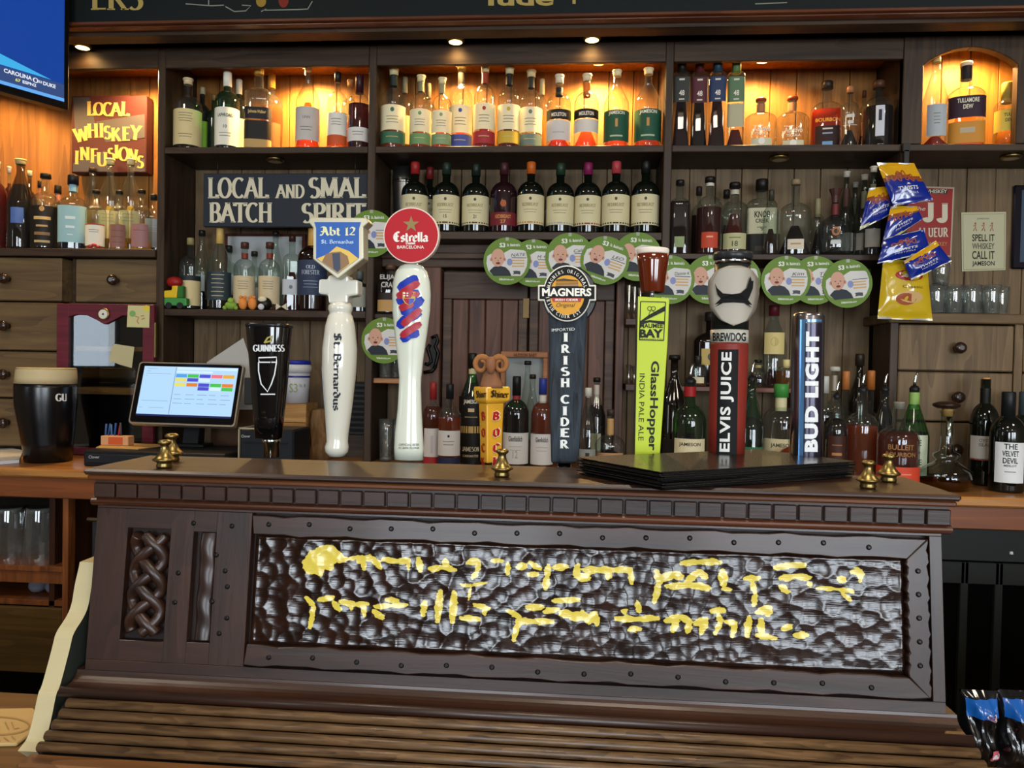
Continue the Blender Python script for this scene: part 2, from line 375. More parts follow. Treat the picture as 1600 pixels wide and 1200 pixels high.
def circ(cx, cy, r, n=28, ry=None, a0=0, a1=360):
    ry = ry or r
    return [(cx+r*math.cos(math.radians(a0+(a1-a0)*i/n)), cy+ry*math.sin(math.radians(a0+(a1-a0)*i/n))) for i in range(n if a1-a0 == 360 else n+1)]
def polypx(m, pts, Y, mi=0): m.poly([at(x, y, Y) for x, y in pts], mi)
def slabpx(m, pts, Y0, Y1, mi=0, side=None, sm=False):   # outline measured at Y0, extruded straight back to Y1
    P = [at(x, y, Y0) for x, y in pts]
    m.prism([(p.x, p.z) for p in P], lambda u, v, d: (u, d, v), Y0, Y1, mi, sm, side)
# ------------------------------------------------------------------ the room
YF, YK = 2.82, 3.06            # front plane of the shelving, face of its back boards
S1, CT = E+0.815, E-0.362      # top lit shelf, counter top
SM, SL, SR, SA = E+0.502, E+0.203, E+0.427, E+0.428   # middle, left, right shelves, alcove shelf
def struct(name, mats, *boxes, bevel=0.0):
    o = part(name, mats, None, *boxes, bevel=bevel); o['kind'] = 'structure'; return o
plaster = solid('#8d7f6c', 0.85, bump=0.2, bscale=60.0)
struct('floor', wood('#2a1c12', '#5a4230', 'x', 5.0, rough=0.4), (-4.2, 4.2, YB-0.2, 3.3, -0.05, 0))
struct('ceiling', solid('#9a8f80', 0.9), (-4.2, 4.2, YB-0.2, 3.3, 3.2, 3.26))
struct('wall_left', plaster, (-4.2, -4.1, YB-0.2, -1.1, 0, 3.2), (-4.2, -4.1, -0.4, 3.3, 0, 3.2), (-4.2, -4.1, -1.1, -0.4, 0, 1.42), (-4.2, -4.1, -1.1, -0.4, 2.68, 3.2))
w = part('window_5', DARKX, None, (-4.18, -4.1, -1.1, -1.05, 1.42, 2.68), (-4.18, -4.1, -0.45, -0.4, 1.42, 2.68), (-4.18, -4.1, -1.1, -0.4, 1.42, 1.47), (-4.18, -4.1, -1.1, -0.4, 2.63, 2.68)); w['kind'] = 'structure'; part('pane', glass('#eef6ff', 0.01, 0.97, 0.5), w, (-4.145, -4.14, -1.05, -0.45, 1.47, 2.63)); struct('wall_right', plaster, (4.1, 4.2, YB-0.2, 3.3, 0, 3.2))
struct('wall_back', solid('#3b2d22', 0.8), (-4.2, 4.2, 3.16, 3.3, 0, 3.2))
fb = [(-4.2, 4.2, YB-0.2, YB, 0, 1.05), (-4.2, 4.2, YB-0.2, YB, 2.65, 3.2)]
ed = [-4.2]+[v for ab in WIN for v in ab]+[4.2]
for i in range(0, len(ed), 2): fb.append((ed[i], ed[i+1], YB-0.2, YB, 1.05, 2.65))
struct('wall_front', plaster, *fb)
for i, (a, b) in enumerate(WIN):
    w = part('window_%d' % (i+1), DARKX, None, (a, a+0.05, YB-0.12, YB-0.04, 1.05, 2.65), (b-0.05, b, YB-0.12, YB-0.04, 1.05, 2.65), (a, b, YB-0.12, YB-0.04, 1.05, 1.1), (a, b, YB-0.12, YB-0.04, 2.6, 2.65), (a, b, YB-0.1, YB-0.05, 2.05, 2.09))
    w['kind'] = 'structure'
    g = part('pane', glass('#eef6ff', 0.01, 0.97, 0.5), w, (a+0.05, b-0.05, YB-0.085, YB-0.08, 1.1, 2.6))
for i, (x, y) in enumerate(((-1.6, 0.9), (0.2, 0.4), (2.0, 0.9), (-1.2, -1.8), (1.4, -1.8))):  # fixtures added to carry the ambient fill, out of view
    t = thing('added_fill_lamp', 'square glass ceiling lamp added as ambient fill over the bar room', 'lamp', (x, y, 3.2), 'added ceiling lamps for ambient fill')
    part('housing', BRASS, t, (x-0.24, x+0.24, y-0.24, y+0.24, 3.17, 3.2), bevel=0.01)
    part('diffuser', solid('#ffe7c4', 0.4, emit=1.2), t, (x-0.2, x+0.2, y-0.2, y+0.2, 3.14, 3.17), bevel=0.008)

# ------------------------------------------------------------------ back bar shelving
bb = thing('back_bar_shelving', 'dark stained wooden back bar shelving with lit upper bays of bottles', 'shelving', (-0.2, YF, CT))
X1, X2, X3, X4 = (-1.592, -1.563), (-0.777, -0.748), (0.311, 0.340), (1.136, 1.164)
ZT = E+1.187
for a, b in (X1, X2, X3, X4): part('post', DARKZ, bb, (a, b, YF, YK, CT if a < 1 else E+0.223, ZT), bevel=0.003)
for a, b in ((-2.5, X1[0]), (X1[1], X2[0]), (X2[1], X3[0]), (X3[1], X4[0])):
    part('fascia_board', DARKX, bb, (a, b, YF, YF+0.02, E+1.113, ZT), bevel=0.002)
    part('bay_ceiling', TANLITZ, bb, (a, b, YF+0.02, YK, E+1.172, ZT))
for a, b in ((X1[1], X2[0]), (X2[1], X3[0]), (X3[1], X4[0]), (X4[1], 2.0)): part('shelf', DARKX, bb, (a, b, YF, YK, S1-0.024, S1), bevel=0.002)
part('shelf', DARKX, bb, (X2[1], X3[0], YF+0.005, YK, SM-0.028, SM), bevel=0.002)
part('shelf', DARKX, bb, (X1[1], X2[0], YF+0.005, YK, SL-0.026, SL), bevel=0.002)
part('shelf', DARKX, bb, (X3[1], X4[0], YF+0.005, YK, SR-0.02, SR), bevel=0.002)
part('shelf', DARKX, bb, (-2.5, X1[0], YF-0.01, YK, SA-0.03, SA), bevel=0.002)
rnd = random.Random(4)
def planks(x0, x1, z0, z1, mat, y=YK, w=0.1):
    n = max(1, round((x1-x0)/w)); s = (x1-x0)/n
    for i in range(n):
        d = rnd.uniform(0, 0.003)
        part('plank', mat, bb, (x0+i*s+0.0012, x0+(i+1)*s-0.0012, y-d, y+0.02, z0, z1), bevel=0.0018)
part('backing_board', solid('#0e0906', 0.9), bb, (-2.5, 2.0, YK+0.025, YK+0.04, CT, ZT))
planks(X1[1], X2[0], S1, E+1.172, TANLITZ); planks(X2[1], X3[0], S1, E+1.172, TANLITZ); planks(X3[1], X4[0], S1, E+1.172, TANLITZ); planks(X4[1], 2.0, S1, E+1.35, TANLITZ)
planks(X1[1], X2[0], CT, S1-0.024, GREYZ); planks(X3[1], X4[0], CT, S1-0.024, GREYZ); planks(X4[1], 2.0, E+0.222, S1-0.024, GREYZ); planks(X2[1], X3[0], CT, S1-0.024, GREYZ)
# lit alcove: back boards and a slanting side of wide boards
xa = at(110, 260, YK).x
planks(xa, X1[0], SA, E+1.172, TANLITZ, w=0.09)
for i in range(4):
    t0, t1 = i/4, (i+1)/4
    A = Vector((xa-0.9*t0, YK-0.42*t0, 0)); B = Vector((xa-0.9*t1+0.002, YK-0.42*t1, 0)); m = MB()
    m.prism([(A.x, A.y), (B.x, B.y), (B.x+0.01, B.y+0.02), (A.x+0.01, A.y+0.02)], lambda u, v, d: (u, v, d), SA, E+1.172)
    m.build('plank', TANLITZ, bb, 0.0015)
# arched front of the end bay
m = MB(); xl, xr = at(1441, 160, YF).x, at(1588, 160, YF).x; zs, zt = at(1500, 102, YF).z, at(1515, 74, YF).z
top = [(xl+(xr-xl)*i/16, zs+(zt-zs)*math.sin(math.pi*i/16)**0.8) for i in range(17)]
fr = lambda u, v, d: (u, d, v)
m.prism([(X4[0], S1), (xl, S1)]+top[:9]+[((xl+xr)/2, E+1.35), (X4[0], E+1.35)], fr, YF-0.004, YF+0.03)
m.prism([(2.0, S1), (2.0, E+1.35), ((xl+xr)/2, E+1.35)]+top[8:]+[(xr, S1)], fr, YF-0.004, YF+0.03)
m.build('arched_front', DARKZ, bb, 0.002)
part('bay_ceiling', TANLITZ, bb, (X4[1], 2.0, YF+0.03, YK, E+1.24, E+1.26))
# cornice: dark cove, reddish moulding, painted frieze above
zc = at(660, 39, 2.66).z; zr = at(660, 23, 2.64).z
m = MB(); prof = [(YF, ZT), (YF-0.03, ZT+0.004), (YF-0.05, ZT+0.02), (YF-0.09, zc-0.02), (2.68, zc-0.012), (2.68, zc), (YF+0.05, zc)]
m.prism(prof, lambda u, v, d: (d, u, v), -2.5, 2.0); m.build('cornice', DARKX, bb, 0.0015)
m = MB(); h = zr-zc; prof = [(2.665, zc), (2.648, zc+h*.2), (2.655, zc+h*.35), (2.64, zc+h*.5), (2.64, zc+h*.85), (2.65, zr), (YF, zr), (YF, zc)]
m.prism(prof, lambda u, v, d: (d, u, v), -2.5, 2.0); m.build('cornice_moulding', REDX, bb, 0.001)
fz = thing('painted_frieze', 'dark green painted sign board with gold lettering above the cornice', 'sign', (-0.2, 2.67, zr))
part('board', solid('#0b1413', 0.6), fz, (-2.5, 2.0, 2.66, 2.70, zr, 3.2))
m = MB(); f2 = pxs(2.6575); G = 0; SIL = 1
put(m, 'ERS', f2, 183, 4, 82, 40, 0, style='serif', bold=.01)
put(m, 'fude', f2, 812, 3, 106, 24, 0, style='sans', bold=.03); m.ribbon([(897, 10), (897, -6)], 2.5, f2, 0)
for p in ([(290, -6), (330, -9), (350, -8)], [(326, 2), (326, -9)], [(352, -10), (366, -18), (384, -17), (392, -9), (378, -8)], [(412, -16), (465, -15), (481, -14), (488, -2)], [(408, -18), (416, -14)], [(1180, -6), (1230, -4)]):
    m.ribbon(p, 0.8, f2, 1)
m.poly([f2(x, -y) for x, y in circ(408, 2, 8, 14, 9)], 2); m.poly([f2(x, -y) for x, y in circ(443, 1, 8, 14, 11)], 3)
m.build('lettering', [solid('#b29a55', 0.5), solid('#8d8f80', 0.6), solid('#9c7a2f', 0.5), solid('#7d2a1c', 0.5)], fz)

# cupboard doors below the middle shelf
def zpx(x, y, Y): return at(x, y, Y).z
def xpx(x, y, Y): return at(x, y, Y).x
RBX = wood('#2c1d15', '#5a4434', 'x', 8.0, rough=0.5); RBZ = wood('#3a241b', '#6d4a3a', 'z', 8.0, rough=0.5)
Yd = 2.97
part('door_lintel', RBX, bb, (X2[1], X3[0], Yd-0.03, YK, zpx(800, 420, Yd), SM-0.028), bevel=0.003)
part('lintel_moulding', RBX, bb, (X2[1], X3[0], Yd-0.05, Yd-0.03, zpx(800, 408, Yd), zpx(800, 398, Yd)), bevel=0.004)
part('door_jamb', RBZ, bb, (X2[1]+0.13, xpx(690, 500, Yd), Yd-0.03, YK, CT, zpx(800, 420, Yd)), bevel=0.003)
part('door_jamb', RBZ, bb, (xpx(962, 500, Yd), xpx(975, 500, Yd), Yd-0.03, YK, CT, zpx(800, 420, Yd)), bevel=0.003)
for (a, b) in ((692, 824), (827, 960)):
    xa_, xb_ = xpx(a, 500, Yd), xpx(b, 500, Yd); zt_ = zpx(800, 425, Yd); zm = zpx(800, 468, Yd)
    d = part('cupboard_door', RBX, bb, (xa_, xb_, Yd, Yd+0.025, zm, zt_), (xa_, xa_+0.035, Yd, Yd+0.025, CT+0.01, zm), (xb_-0.035, xb_, Yd, Yd+0.025, CT+0.01, zm), bevel=0.003)
    n = 4; s = (xb_-xa_-0.07)/n
    for i in range(n): part('plank', RBZ, d, (xa_+0.035+i*s+0.001, xa_+0.035+(i+1)*s-0.001, Yd+0.01, Yd+0.022, CT+0.01, zm), bevel=0.004)
    if a == 692: part('hinge_plate', solid('#6a5430', .45, .6), d, (xpx(817, 480, Yd), xpx(827, 480, Yd), Yd-0.004, Yd, zpx(820, 497, Yd), zpx(820, 466, Yd)), bevel=0.001)
# little shelf for tumblers beside the post
part('glass_shelf', HONEY, bb, (X2[1], xpx(640, 596, YF+0.05), YF+0.02, YK, zpx(600, 599, YF+0.02), zpx(600, 591, YF+0.02)), bevel=0.002)
part('divider', DARKZ, bb, (xpx(640, 560, 2.9), xpx(640, 560, 2.9)+0.02, 2.88, YK, CT, SM-0.03))
# riser step behind the counter bottles
zrz = zpx(1200, 606, 2.84)
part('riser_step', wood('#4a2415', '#7e4a30', 'x', 8, 0.4), bb, (xpx(1062, 606, 2.84), xpx(1262, 606, 2.84), 2.84, YK, zrz-0.018, zrz), (xpx(1062, 606, 2.84), xpx(1068, 606, 2.84), 2.86, YK, CT, zrz-0.018), (xpx(1256, 606, 2.84), xpx(1262, 606, 2.84), 2.86, YK, CT, zrz-0.018), bevel=0.002)

# puck lights: lit ones in the upper bays, dark ones under the shelf
def puck(x, y, z, lit, label, watts=0.0, grp='puck lights'):
    t = thing('puck_light', label, 'light', (x, y, z), grp)
    m = MB(); m.lathe([(0.034, 0), (0.034, -0.006), (0.028, -0.012), (0.024, -0.012)], (x, y, z), 24, cap1=False); m.build('trim_ring', BRASS, t)
    m = MB(); m.lathe([(0.026, -0.004), (0.024, -0.0115)], (x, y, z), 24); m.build('lens', solid('#ffc871', 0.3, emit=6.0) if lit else solid('#cdbf9c', 0.35), t)
    if lit:
        l = bpy.data.lights.new('puck_bulb', 'SPOT'); l.energy = watts; l.color = (1.0, 0.60, 0.22); l.shadow_soft_size = 0.03; l.spot_size = math.radians(165); l.spot_blend = 0.6
        o = bpy.data.objects.new('puck_bulb', l); COL.objects.link(o); o.location = (0, 0, -0.018); o.parent = t
Zb = E+1.172
for px, w, z, lb in ((480, 46, Zb, 'glowing brass puck light in the lit bay above the chalk lettered sign'), (720, 42, Zb, 'glowing puck light above the coloured dot whiskey labels'), (935, 42, Zb, 'glowing puck light above the green labelled bottles'),
                     (1190, 20, Zb, 'dim puck light above the red ball stoppers'), (1520, 34, E+1.24, 'glowing puck light inside the arched niche')):
    puck(xpx(px, 110, 2.96), 2.945, z, True, lb, w)
puck(xpx(215, 140, 2.9), 2.90, Zb, True, 'glowing puck light above the red sign in the alcove', 28.0)
puck(xpx(40, 140, 2.85), 2.74, Zb+0.02, True, 'added puck light hidden behind the television to brighten the alcove', 24.0)  # extra unseen puck added to make the alcove brighter
for px, py in ((430, 248), (1218, 245), (1580, 243)):
    p = onz(px, py, S1-0.024); puck(p.x, p.y, S1-0.0245, False, 'unlit brass rimmed puck light under the long shelf', grp='unlit puck lights')
for px, py in ((130, 77), (712, 69), (925, 65)):
    x = xpx(px, py, YF-0.03); puck(x, YF-0.034, ZT+0.004, True, 'small glowing cornice light in front of the fascia board', 1.2, 'cornice lights')

# ------------------------------------------------------------------ counter and cabinets
HONEYX = wood('#5e3016', '#86491f', 'x', 7.0, rough=0.4, coat=0.2)
ct = thing('back_counter', 'long honey brown wooden counter top under the back bar', 'counter', (-0.2, 2.41, CT))
part('top_board', HONEY, ct, (-2.6, 2.2, 2.41, YK+0.05, CT-0.03, CT), bevel=0.006)
part('apron', HONEYX, ct, (-2.6, 2.2, 2.425, 2.46, CT-0.10, CT-0.03), bevel=0.003)
def drawer_front(par, x0, x1, z0, z1, yf, mat, kx=0.5):
    d = part('drawer', mat, par, (x0, x1, yf-0.012, yf+0.1, z0, z1), bevel=0.004)
    c = (x0+(x1-x0)*kx, yf-0.012, (z0+z1)/2); m = MB()
    R = []
    for r, y in ((0.011, 0), (0.010, -0.012), (0.017, -0.02), (0.021, -0.030), (0.018, -0.040), (0.008, -0.044)):
        R.append([(c[0]+r*math.cos(a*math.pi/8), c[1]+y, c[2]+r*math.sin(a*math.pi/8)) for a in range(16)])
    m.rings(R); m.build('knob', solid('#2b1a12', 0.25, coat=0.3), d)
# right
dr = thing('drawer_cabinet', 'brown ash drawer cabinet with round knobs below the stacked tumblers', 'cabinet', (1.4, YF, CT))
Zd = E+0.222; xa0, xa1, xb0, xb1 = 1.118, 1.146, xpx(1585, 560, YF), xpx(1598, 560, YF)
part('top_board', DRAWX, dr, (xa0-0.01, 2.0, YF-0.012, YK-0.004, Zd-0.035, Zd), bevel=0.004)
part('stile', DARKZ, dr, (xa0, xa1, YF, YF+0.16, CT, Zd-0.035), bevel=0.002); part('stile', DRAWZ, dr, (xb0, xb1, YF, YF+0.2, CT, Zd-0.035), bevel=0.002)
part('carcass', DARKZ, dr, (xa1, 2.0, YF+0.11, YF+0.2, CT, Zd-0.035))
zz = [Zd-0.038]+[zpx(1500, y, YF) for y in (581, 660)]+[CT+0.012]
for i in range(3): drawer_front(dr, xa1+0.003, xb0-0.003, zz[i+1]+0.003, zz[i]-0.003, YF+0.012, DRAWZ)
for i in range(3): drawer_front(dr, xb1+0.003, 2.0, zz[i+1]+0.003, zz[i]-0.003, YF+0.012, DRAWZ)
# left
dl = thing('drawer_cabinet', 'tall column of brown drawers with dark knobs beside the mirror cabinet', 'cabinet', (-2.1, YF, CT))
x0, x1 = -2.5, xpx(97, 500, YF); zz = [SA-0.032]+[zpx(15, y, YF) for y in (471, 548, 622)]+[CT+0.02]
part('carcass', DARKZ, dl, (x0, x1, YF+0.11, YK-0.01, CT, SA-0.032)); kx = (xpx(14, 510, YF)-x0)/(x1-x0)
for i in range(4): drawer_front(dl, x0, x1-0.004, zz[i+1]+0.003, zz[i]-0.003, YF+0.012, DRAWX, kx)
dm = thing('drawer_box', 'single wide drawer with a dark knob above the mirror cabinet', 'drawer', (-1.75, YF, zpx(180, 472, YF)))
xs0, xs1 = xpx(113, 440, YF+0.03), X1[0]-0.001; zb = zpx(180, 473, YF)
part('carcass', DARKX, dm, (max(xs0-0.028, x1+0.008), xs1, YF+0.145, YK-0.012, zb, SA-0.032), (x1+0.008, xs0, YF+0.05, YF+0.1, zb, SA-0.032), (x1+0.008, xs1, YF+0.03, YK-0.012, zb-0.012, zb))
drawer_front(dm, xs0+0.012, xs1-0.003, zb+0.004, SA-0.034, YF+0.042, DRAWX)
# under the counter, left: open glass rack
Yc = 2.47
ug = thing('glass_rack_cabinet', 'open reddish wooden rack of upturned tumblers below the counter', 'cabinet', (-2.0, Yc, 0))
xs = [xpx(97, 850, Yc), xpx(106, 850, Yc)]; zA, zB, zC, zD = zpx(50, 884, Yc), zpx(50, 893, Yc), zpx(50, 912, Yc), zpx(50, 940, Yc)
part('stile', HONEYZ, ug, (xs[0], xs[1], Yc, Yc+0.04, 0.02, CT-0.10), bevel=0.002)
part('shelf', HONEYZ, ug, (-2.6, xs[0], Yc, YK-0.05, zB, zA), bevel=0.002); part('rail', HONEYZ, ug, (-2.6, xs[0], Yc+0.01, Yc+0.03, zC, zB))
part('side_panel', wood('#26130a', '#4a2a17', 'z', 8), ug, (xs[0]+0.004, xs[1]-0.004, Yc+0.04, YK-0.05, 0.02, CT-0.10), (xpx(150, 850, 2.75), xpx(150, 850, 2.75)+0.02, Yc+0.02, YK-0.05, 0.02, CT-0.10))
part('back_panel', solid('#120d09', 0.8), ug, (-2.6, 1.0, YK-0.05, YK-0.03, 0, CT-0.10))
part('bottom_shelf', HONEYZ, ug, (-2.6, xs[0], Yc+0.02, YK-0.05, zD-0.02, zD), bevel=0.002)
part('cupboard_door', wood('#4a3719', '#6d5429', 'x', 8, 0.5), ug, (-2.6, xs[0]-0.002, Yc+0.002, Yc+0.02, zpx(50, 1052, Yc), zD-0.022), bevel=0.003)
# under the counter, right: black bottle cooler
xr0 = xpx(1470, 900, 2.47)-0.2
bc = thing('bottle_cooler', 'black under counter bottle cooler with dark glass doors', 'fridge', (1.5, 2.5, 0))
part('body', solid('#0b0c0b', 0.6), bc, (xr0, 2.2, 2.53, YK-0.06, 0.02, CT-0.11)); part('top_rail', solid('#191b18', 0.5), bc, (xr0, 2.2, 2.49, 2.53, zpx(1550, 878, 2.49), CT-0.11), bevel=0.003)
xv = [xpx(v, 950, 2.49) for v in (1430, 1506, 1560, 1640)]
for i in range(3):
    d = part('cooler_door', solid('#191b18', 0.45), bc, (xv[i]-0.012, xv[i]+0.012, 2.49, 2.525, 0.1, zpx(1550, 880, 2.49)), (xv[i], xv[i+1], 2.49, 2.525, zpx(1550, 914, 2.49), zpx(1550, 880, 2.49)), bevel=0.002)
    part('pane', solid('#050606', 0.12), d, (xv[i]+0.012, xv[i+1]-0.012, 2.505, 2.515, 0.1, zpx(1550, 914, 2.49)))
m = MB(); p = at(1580, 866, 2.488); m.lathe([(0.006, 0), (0.005, 0.008), (0.0, 0.009)], p, 10); m.build('pilot_light', solid('#c9cbc4', 0.3), bc)
# grey bin with a chrome rail beside the rack
ib = thing('steel_bin', 'grey steel bin with a chrome rail beside the glass rack', 'bin', (xpx(165, 830, 2.3), 2.3, 0))
xi = xpx(143, 830, 2.3)
part('body', solid('#33373c', 0.4, 0.5), ib, (xi, xi+0.4, 2.3, 2.40, 0.0, zpx(150, 814, 2.3)), bevel=0.004)
m = MB(); za = zpx(150, 811, 2.3); m.tube([(xi-0.006, 2.29, za), (xi+0.2, 2.29, za)], 0.006); m.tube([(xi, 2.29, za), (xi, 2.305, za-0.01)], 0.004); m.build('rail', CHROME, ib)
# ------------------------------------------------------------------ the carved tap console
XL, XR = -0.622, 0.449
TC = E-0.141                                   # its top surface
A0, A1 = Vector((0, 0.965, E-0.19)), Vector((0, 0.94, E-0.40))
TS = (A0-A1).normalized(); NP = Vector((0, -TS.z, TS.y)); PH = (A0-A1).length
def onp(px, py, h=0.0):                         # picture point -> (X, v) on the sloping front
    d = ray(px, py); P0 = A1+NP*h; t = (P0-CAM).dot(NP)/d.dot(NP); p = CAM+d*t
    return p.x, (p-P0).dot(TS)
def pp(X, v, h): return Vector((X, 0, 0))+A1+TS*v+NP*h+Vector((0, 0, 0))
co = thing('tap_console', 'dark carved oak tap console with gilded script on the bar', 'tap console', (-0.08, 0.95, E-0.5))
def pbox(name, mat, X0, X1, v0, v1, h0, h1, bevel=0.0005, par=None):
    m = MB(); m.add([pp(X, v, h) for X in (X0, X1) for v in (v0, v1) for h in (h0, h1)], [(0, 1, 3, 2), (4, 6, 7, 5), (0, 4, 5, 1), (2, 3, 7, 6), (0, 2, 6, 4), (1, 5, 7, 3)])
    return m.build(name, mat, par or co, bevel)
# body and back
m = MB(); m.prism([(0.985, E-0.17), (1.09, E-0.17), (1.09, E-0.5), (0.90, E-0.5), (0.955, E-0.405)], lambda u, v, d: (d, u, v), XL+0.004, XR-0.004); m.build('carcass', solid('#28302b', 0.6), co)
# measured layout of the front, in metres
ix0, iv1 = onp(397, 838); ix1, iv0 = onp(1419, 1057); _, ivt2 = onp(1419, 872)
iv1 = (onp(397, 836)[1]+onp(1410, 872)[1])/2; iv0 = (onp(397, 1004)[1]+onp(1415, 1060)[1])/2
kx0, kv1 = onp(196, 822); kx1, kv0 = onp(258, 1002); sx0, sv1 = onp(304, 830); sx1, sv0 = onp(336, 1000)
kx0 = onp(194, 900)[0]; kx1 = onp(262, 900)[0]; sx0 = onp(298, 900)[0]; sx1 = onp(334, 900)[0]
bw = 0.028
TKX, TKZ = CONX, CONZ
pbox('top_rail', TKX, XL, XR, iv1+bw, PH, -0.012, 0.0); pbox('bottom_rail', TKX, XL, XR, 0.0, iv0-bw, -0.012, 0.0)
pbox('stile', TKZ, XL, kx0, iv0-bw, iv1+bw, -0.012, 0.0); pbox('stile', TKZ, kx1, sx0, iv0-bw, iv1+bw, -0.012, 0.0)
pbox('stile', TKZ, sx1, ix0-0.004, iv0-bw, iv1+bw, -0.012, 0.0); pbox('stile', TKZ, ix1+bw, XR, iv0-bw, iv1+bw, -0.012, 0.0)
pbox('filler', TKX, kx0, kx1, iv1+0.003, iv1+bw, -0.012, 0.0); pbox('filler', TKX, kx0, kx1, iv0-bw, iv0-0.002, -0.012, 0.0)
pbox('filler', TKX, sx0, sx1, iv1+0.001, iv1+bw, -0.012, 0.0); pbox('filler', TKX, sx0, sx1, iv0-bw, iv0-0.001, -0.012, 0.0)
pbox('backing', wood('#100705', '#26130d', 'x', 10, 0.5), XL+0.003, XR-0.003, 0.003, PH-0.003, -0.02, -0.012)
# nailed border round the carved panel, wavy hand-cut edges
def wavy(t, s): return 0.0011*math.sin(9*t+s)+0.0007*math.sin(23*t+2*s)
def border(name, p0, p1, q0, q1, mat, s):        # p: inner edge, q: outer edge, in (X, v)
    n = 40; m = MB(); poly = []
    inner = []; outer = []
    for i in range(n+1):
        t = i/n; inner.append((p0[0]+(p1[0]-p0[0])*t, p0[1]+(p1[1]-p0[1])*t)); outer.append((q0[0]+(q1[0]-q0[0])*t, q0[1]+(q1[1]-q0[1])*t))
    hz = abs(p1[0]-p0[0]) > abs(p1[1]-p0[1])
    def off(p, t, k): w = wavy(t*6, k); return (p[0], p[1]+w) if hz else (p[0]+w, p[1])
    a = [off(p, i/n, s) for i, p in enumerate(inner)]; b = [off(p, i/n, s+2) for i, p in enumerate(outer)]
    m.prism(a+b[::-1], lambda u, v, d: pp(u, v, d), -0.012, 0.0035)
    return m.build(name, mat, co, 0.0012)
w = bw-0.003
border('nailed_border', (ix0, iv1), (ix1, iv1), (ix0-0.003, iv1+w), (ix1+w, iv1+w), TKX, 0.3)
border('nailed_border', (ix0, iv0), (ix1, iv0), (ix0-0.003, iv0-w), (ix1+w, iv0-w), TKX, 1.7)
border('nailed_border', (ix1, iv0), (ix1, iv1), (ix1+w, iv0-w), (ix1+w, iv1+w), TKZ, 2.9)
nm = MB()
R = [[pp(r*math.cos(a*math.pi/5), r*math.sin(a*math.pi/5), h)-pp(0, 0, 0) for a in range(10)] for r, h in ((0.0034, 0), (0.0030, 0.0012), (0.0015, 0.0019))]
nm.rings(R, cap0=False); nme = nm.mesh('nail', solid('#0c0808', 0.35))
nails = [(ix0+0.02+i*(ix1-ix0)/15.2, iv1+bw*0.5+0.002*math.sin(i*2.1), 0.0035) for i in range(15)]+[(ix0+0.03+i*(ix1-ix0)/14.3, iv0-bw*0.5+0.002*math.sin(i*1.7), 0.0035) for i in range(14)]+[(ix1+bw*0.45, iv0+(iv1-iv0)*(i+.5)/5, 0.0035) for i in range(5)]
nails += [(sx1+0.012+0.012*math.sin(i*2.3), iv0+(iv1-iv0)*(i+.6)/7, 0.0) for i in range(6)]+[(kx1+0.014, iv0+(iv1-iv0)*.62, 0), (kx1+0.012, iv0+(iv1-iv0)*.35, 0), (kx1+0.03, iv1+.012, 0), (sx1+.02, iv1+.01, 0)]
for X, v, h in nails:
    o = bpy.data.objects.new('nail', nme); COL.objects.link(o); o.parent = co; o.location = pp(X, v, h)-co.location
# hammered panel with worn gold lettering: a field of gouge marks, the paint carried as an attribute
NX, NV = 430, 96
gx = np.linspace(ix0, ix1, NX+1); gv = np.linspace(iv0, iv1, NV+1)
GX, GV = np.meshgrid(gx, gv, indexing='ij')
rs = np.random.RandomState(7)
cells = []
st = 0.0125
y = iv0
row = 0
while y < iv1+st:
    x = ix0+(row % 2)*st*0.5
    while x < ix1+st:
        cells.append((x+rs.uniform(-.4, .4)*st, y+rs.uniform(-.4, .4)*st)); x += st*rs.uniform(.8, 1.25)
    y += st*0.82; row += 1
cells = np.array(cells); rad = rs.uniform(.75, 1.25, len(cells)); dep = rs.uniform(.5, 1.3, len(cells)); tx = rs.uniform(-1, 1, len(cells))*0.35; tv = rs.uniform(-1, 1, len(cells))*0.35
Hh = np.full(GX.shape, 1e9)
for (cx_, cv_), r_, d_, ax_, av_ in zip(cells, rad, dep, tx, tv):
    i0, i1 = np.searchsorted(gx, cx_-.03), np.searchsorted(gx, cx_+.03); j0, j1 = np.searchsorted(gv, cv_-.03), np.searchsorted(gv, cv_+.03)
    if i0 >= i1 or j0 >= j1: continue
    dx = GX[i0:i1, j0:j1]-cx_; dv = GV[i0:i1, j0:j1]-cv_
    bowl = -0.0016*d_+((dx*0.9)**2+dv**2)/(0.092*r_)*1.05+ax_*dx*.40+av_*dv*.40
    Hh[i0:i1, j0:j1] = np.minimum(Hh[i0:i1, j0:j1], bowl)
Hh = np.clip(Hh, -0.004, 0.0022)
edge = np.minimum.reduce([GX-ix0, ix1-GX, GV-iv0, iv1-GV]); Hh = Hh*np.clip(edge/.006, 0, 1)-0.0035*np.clip(1-edge/.004, 0, 1)
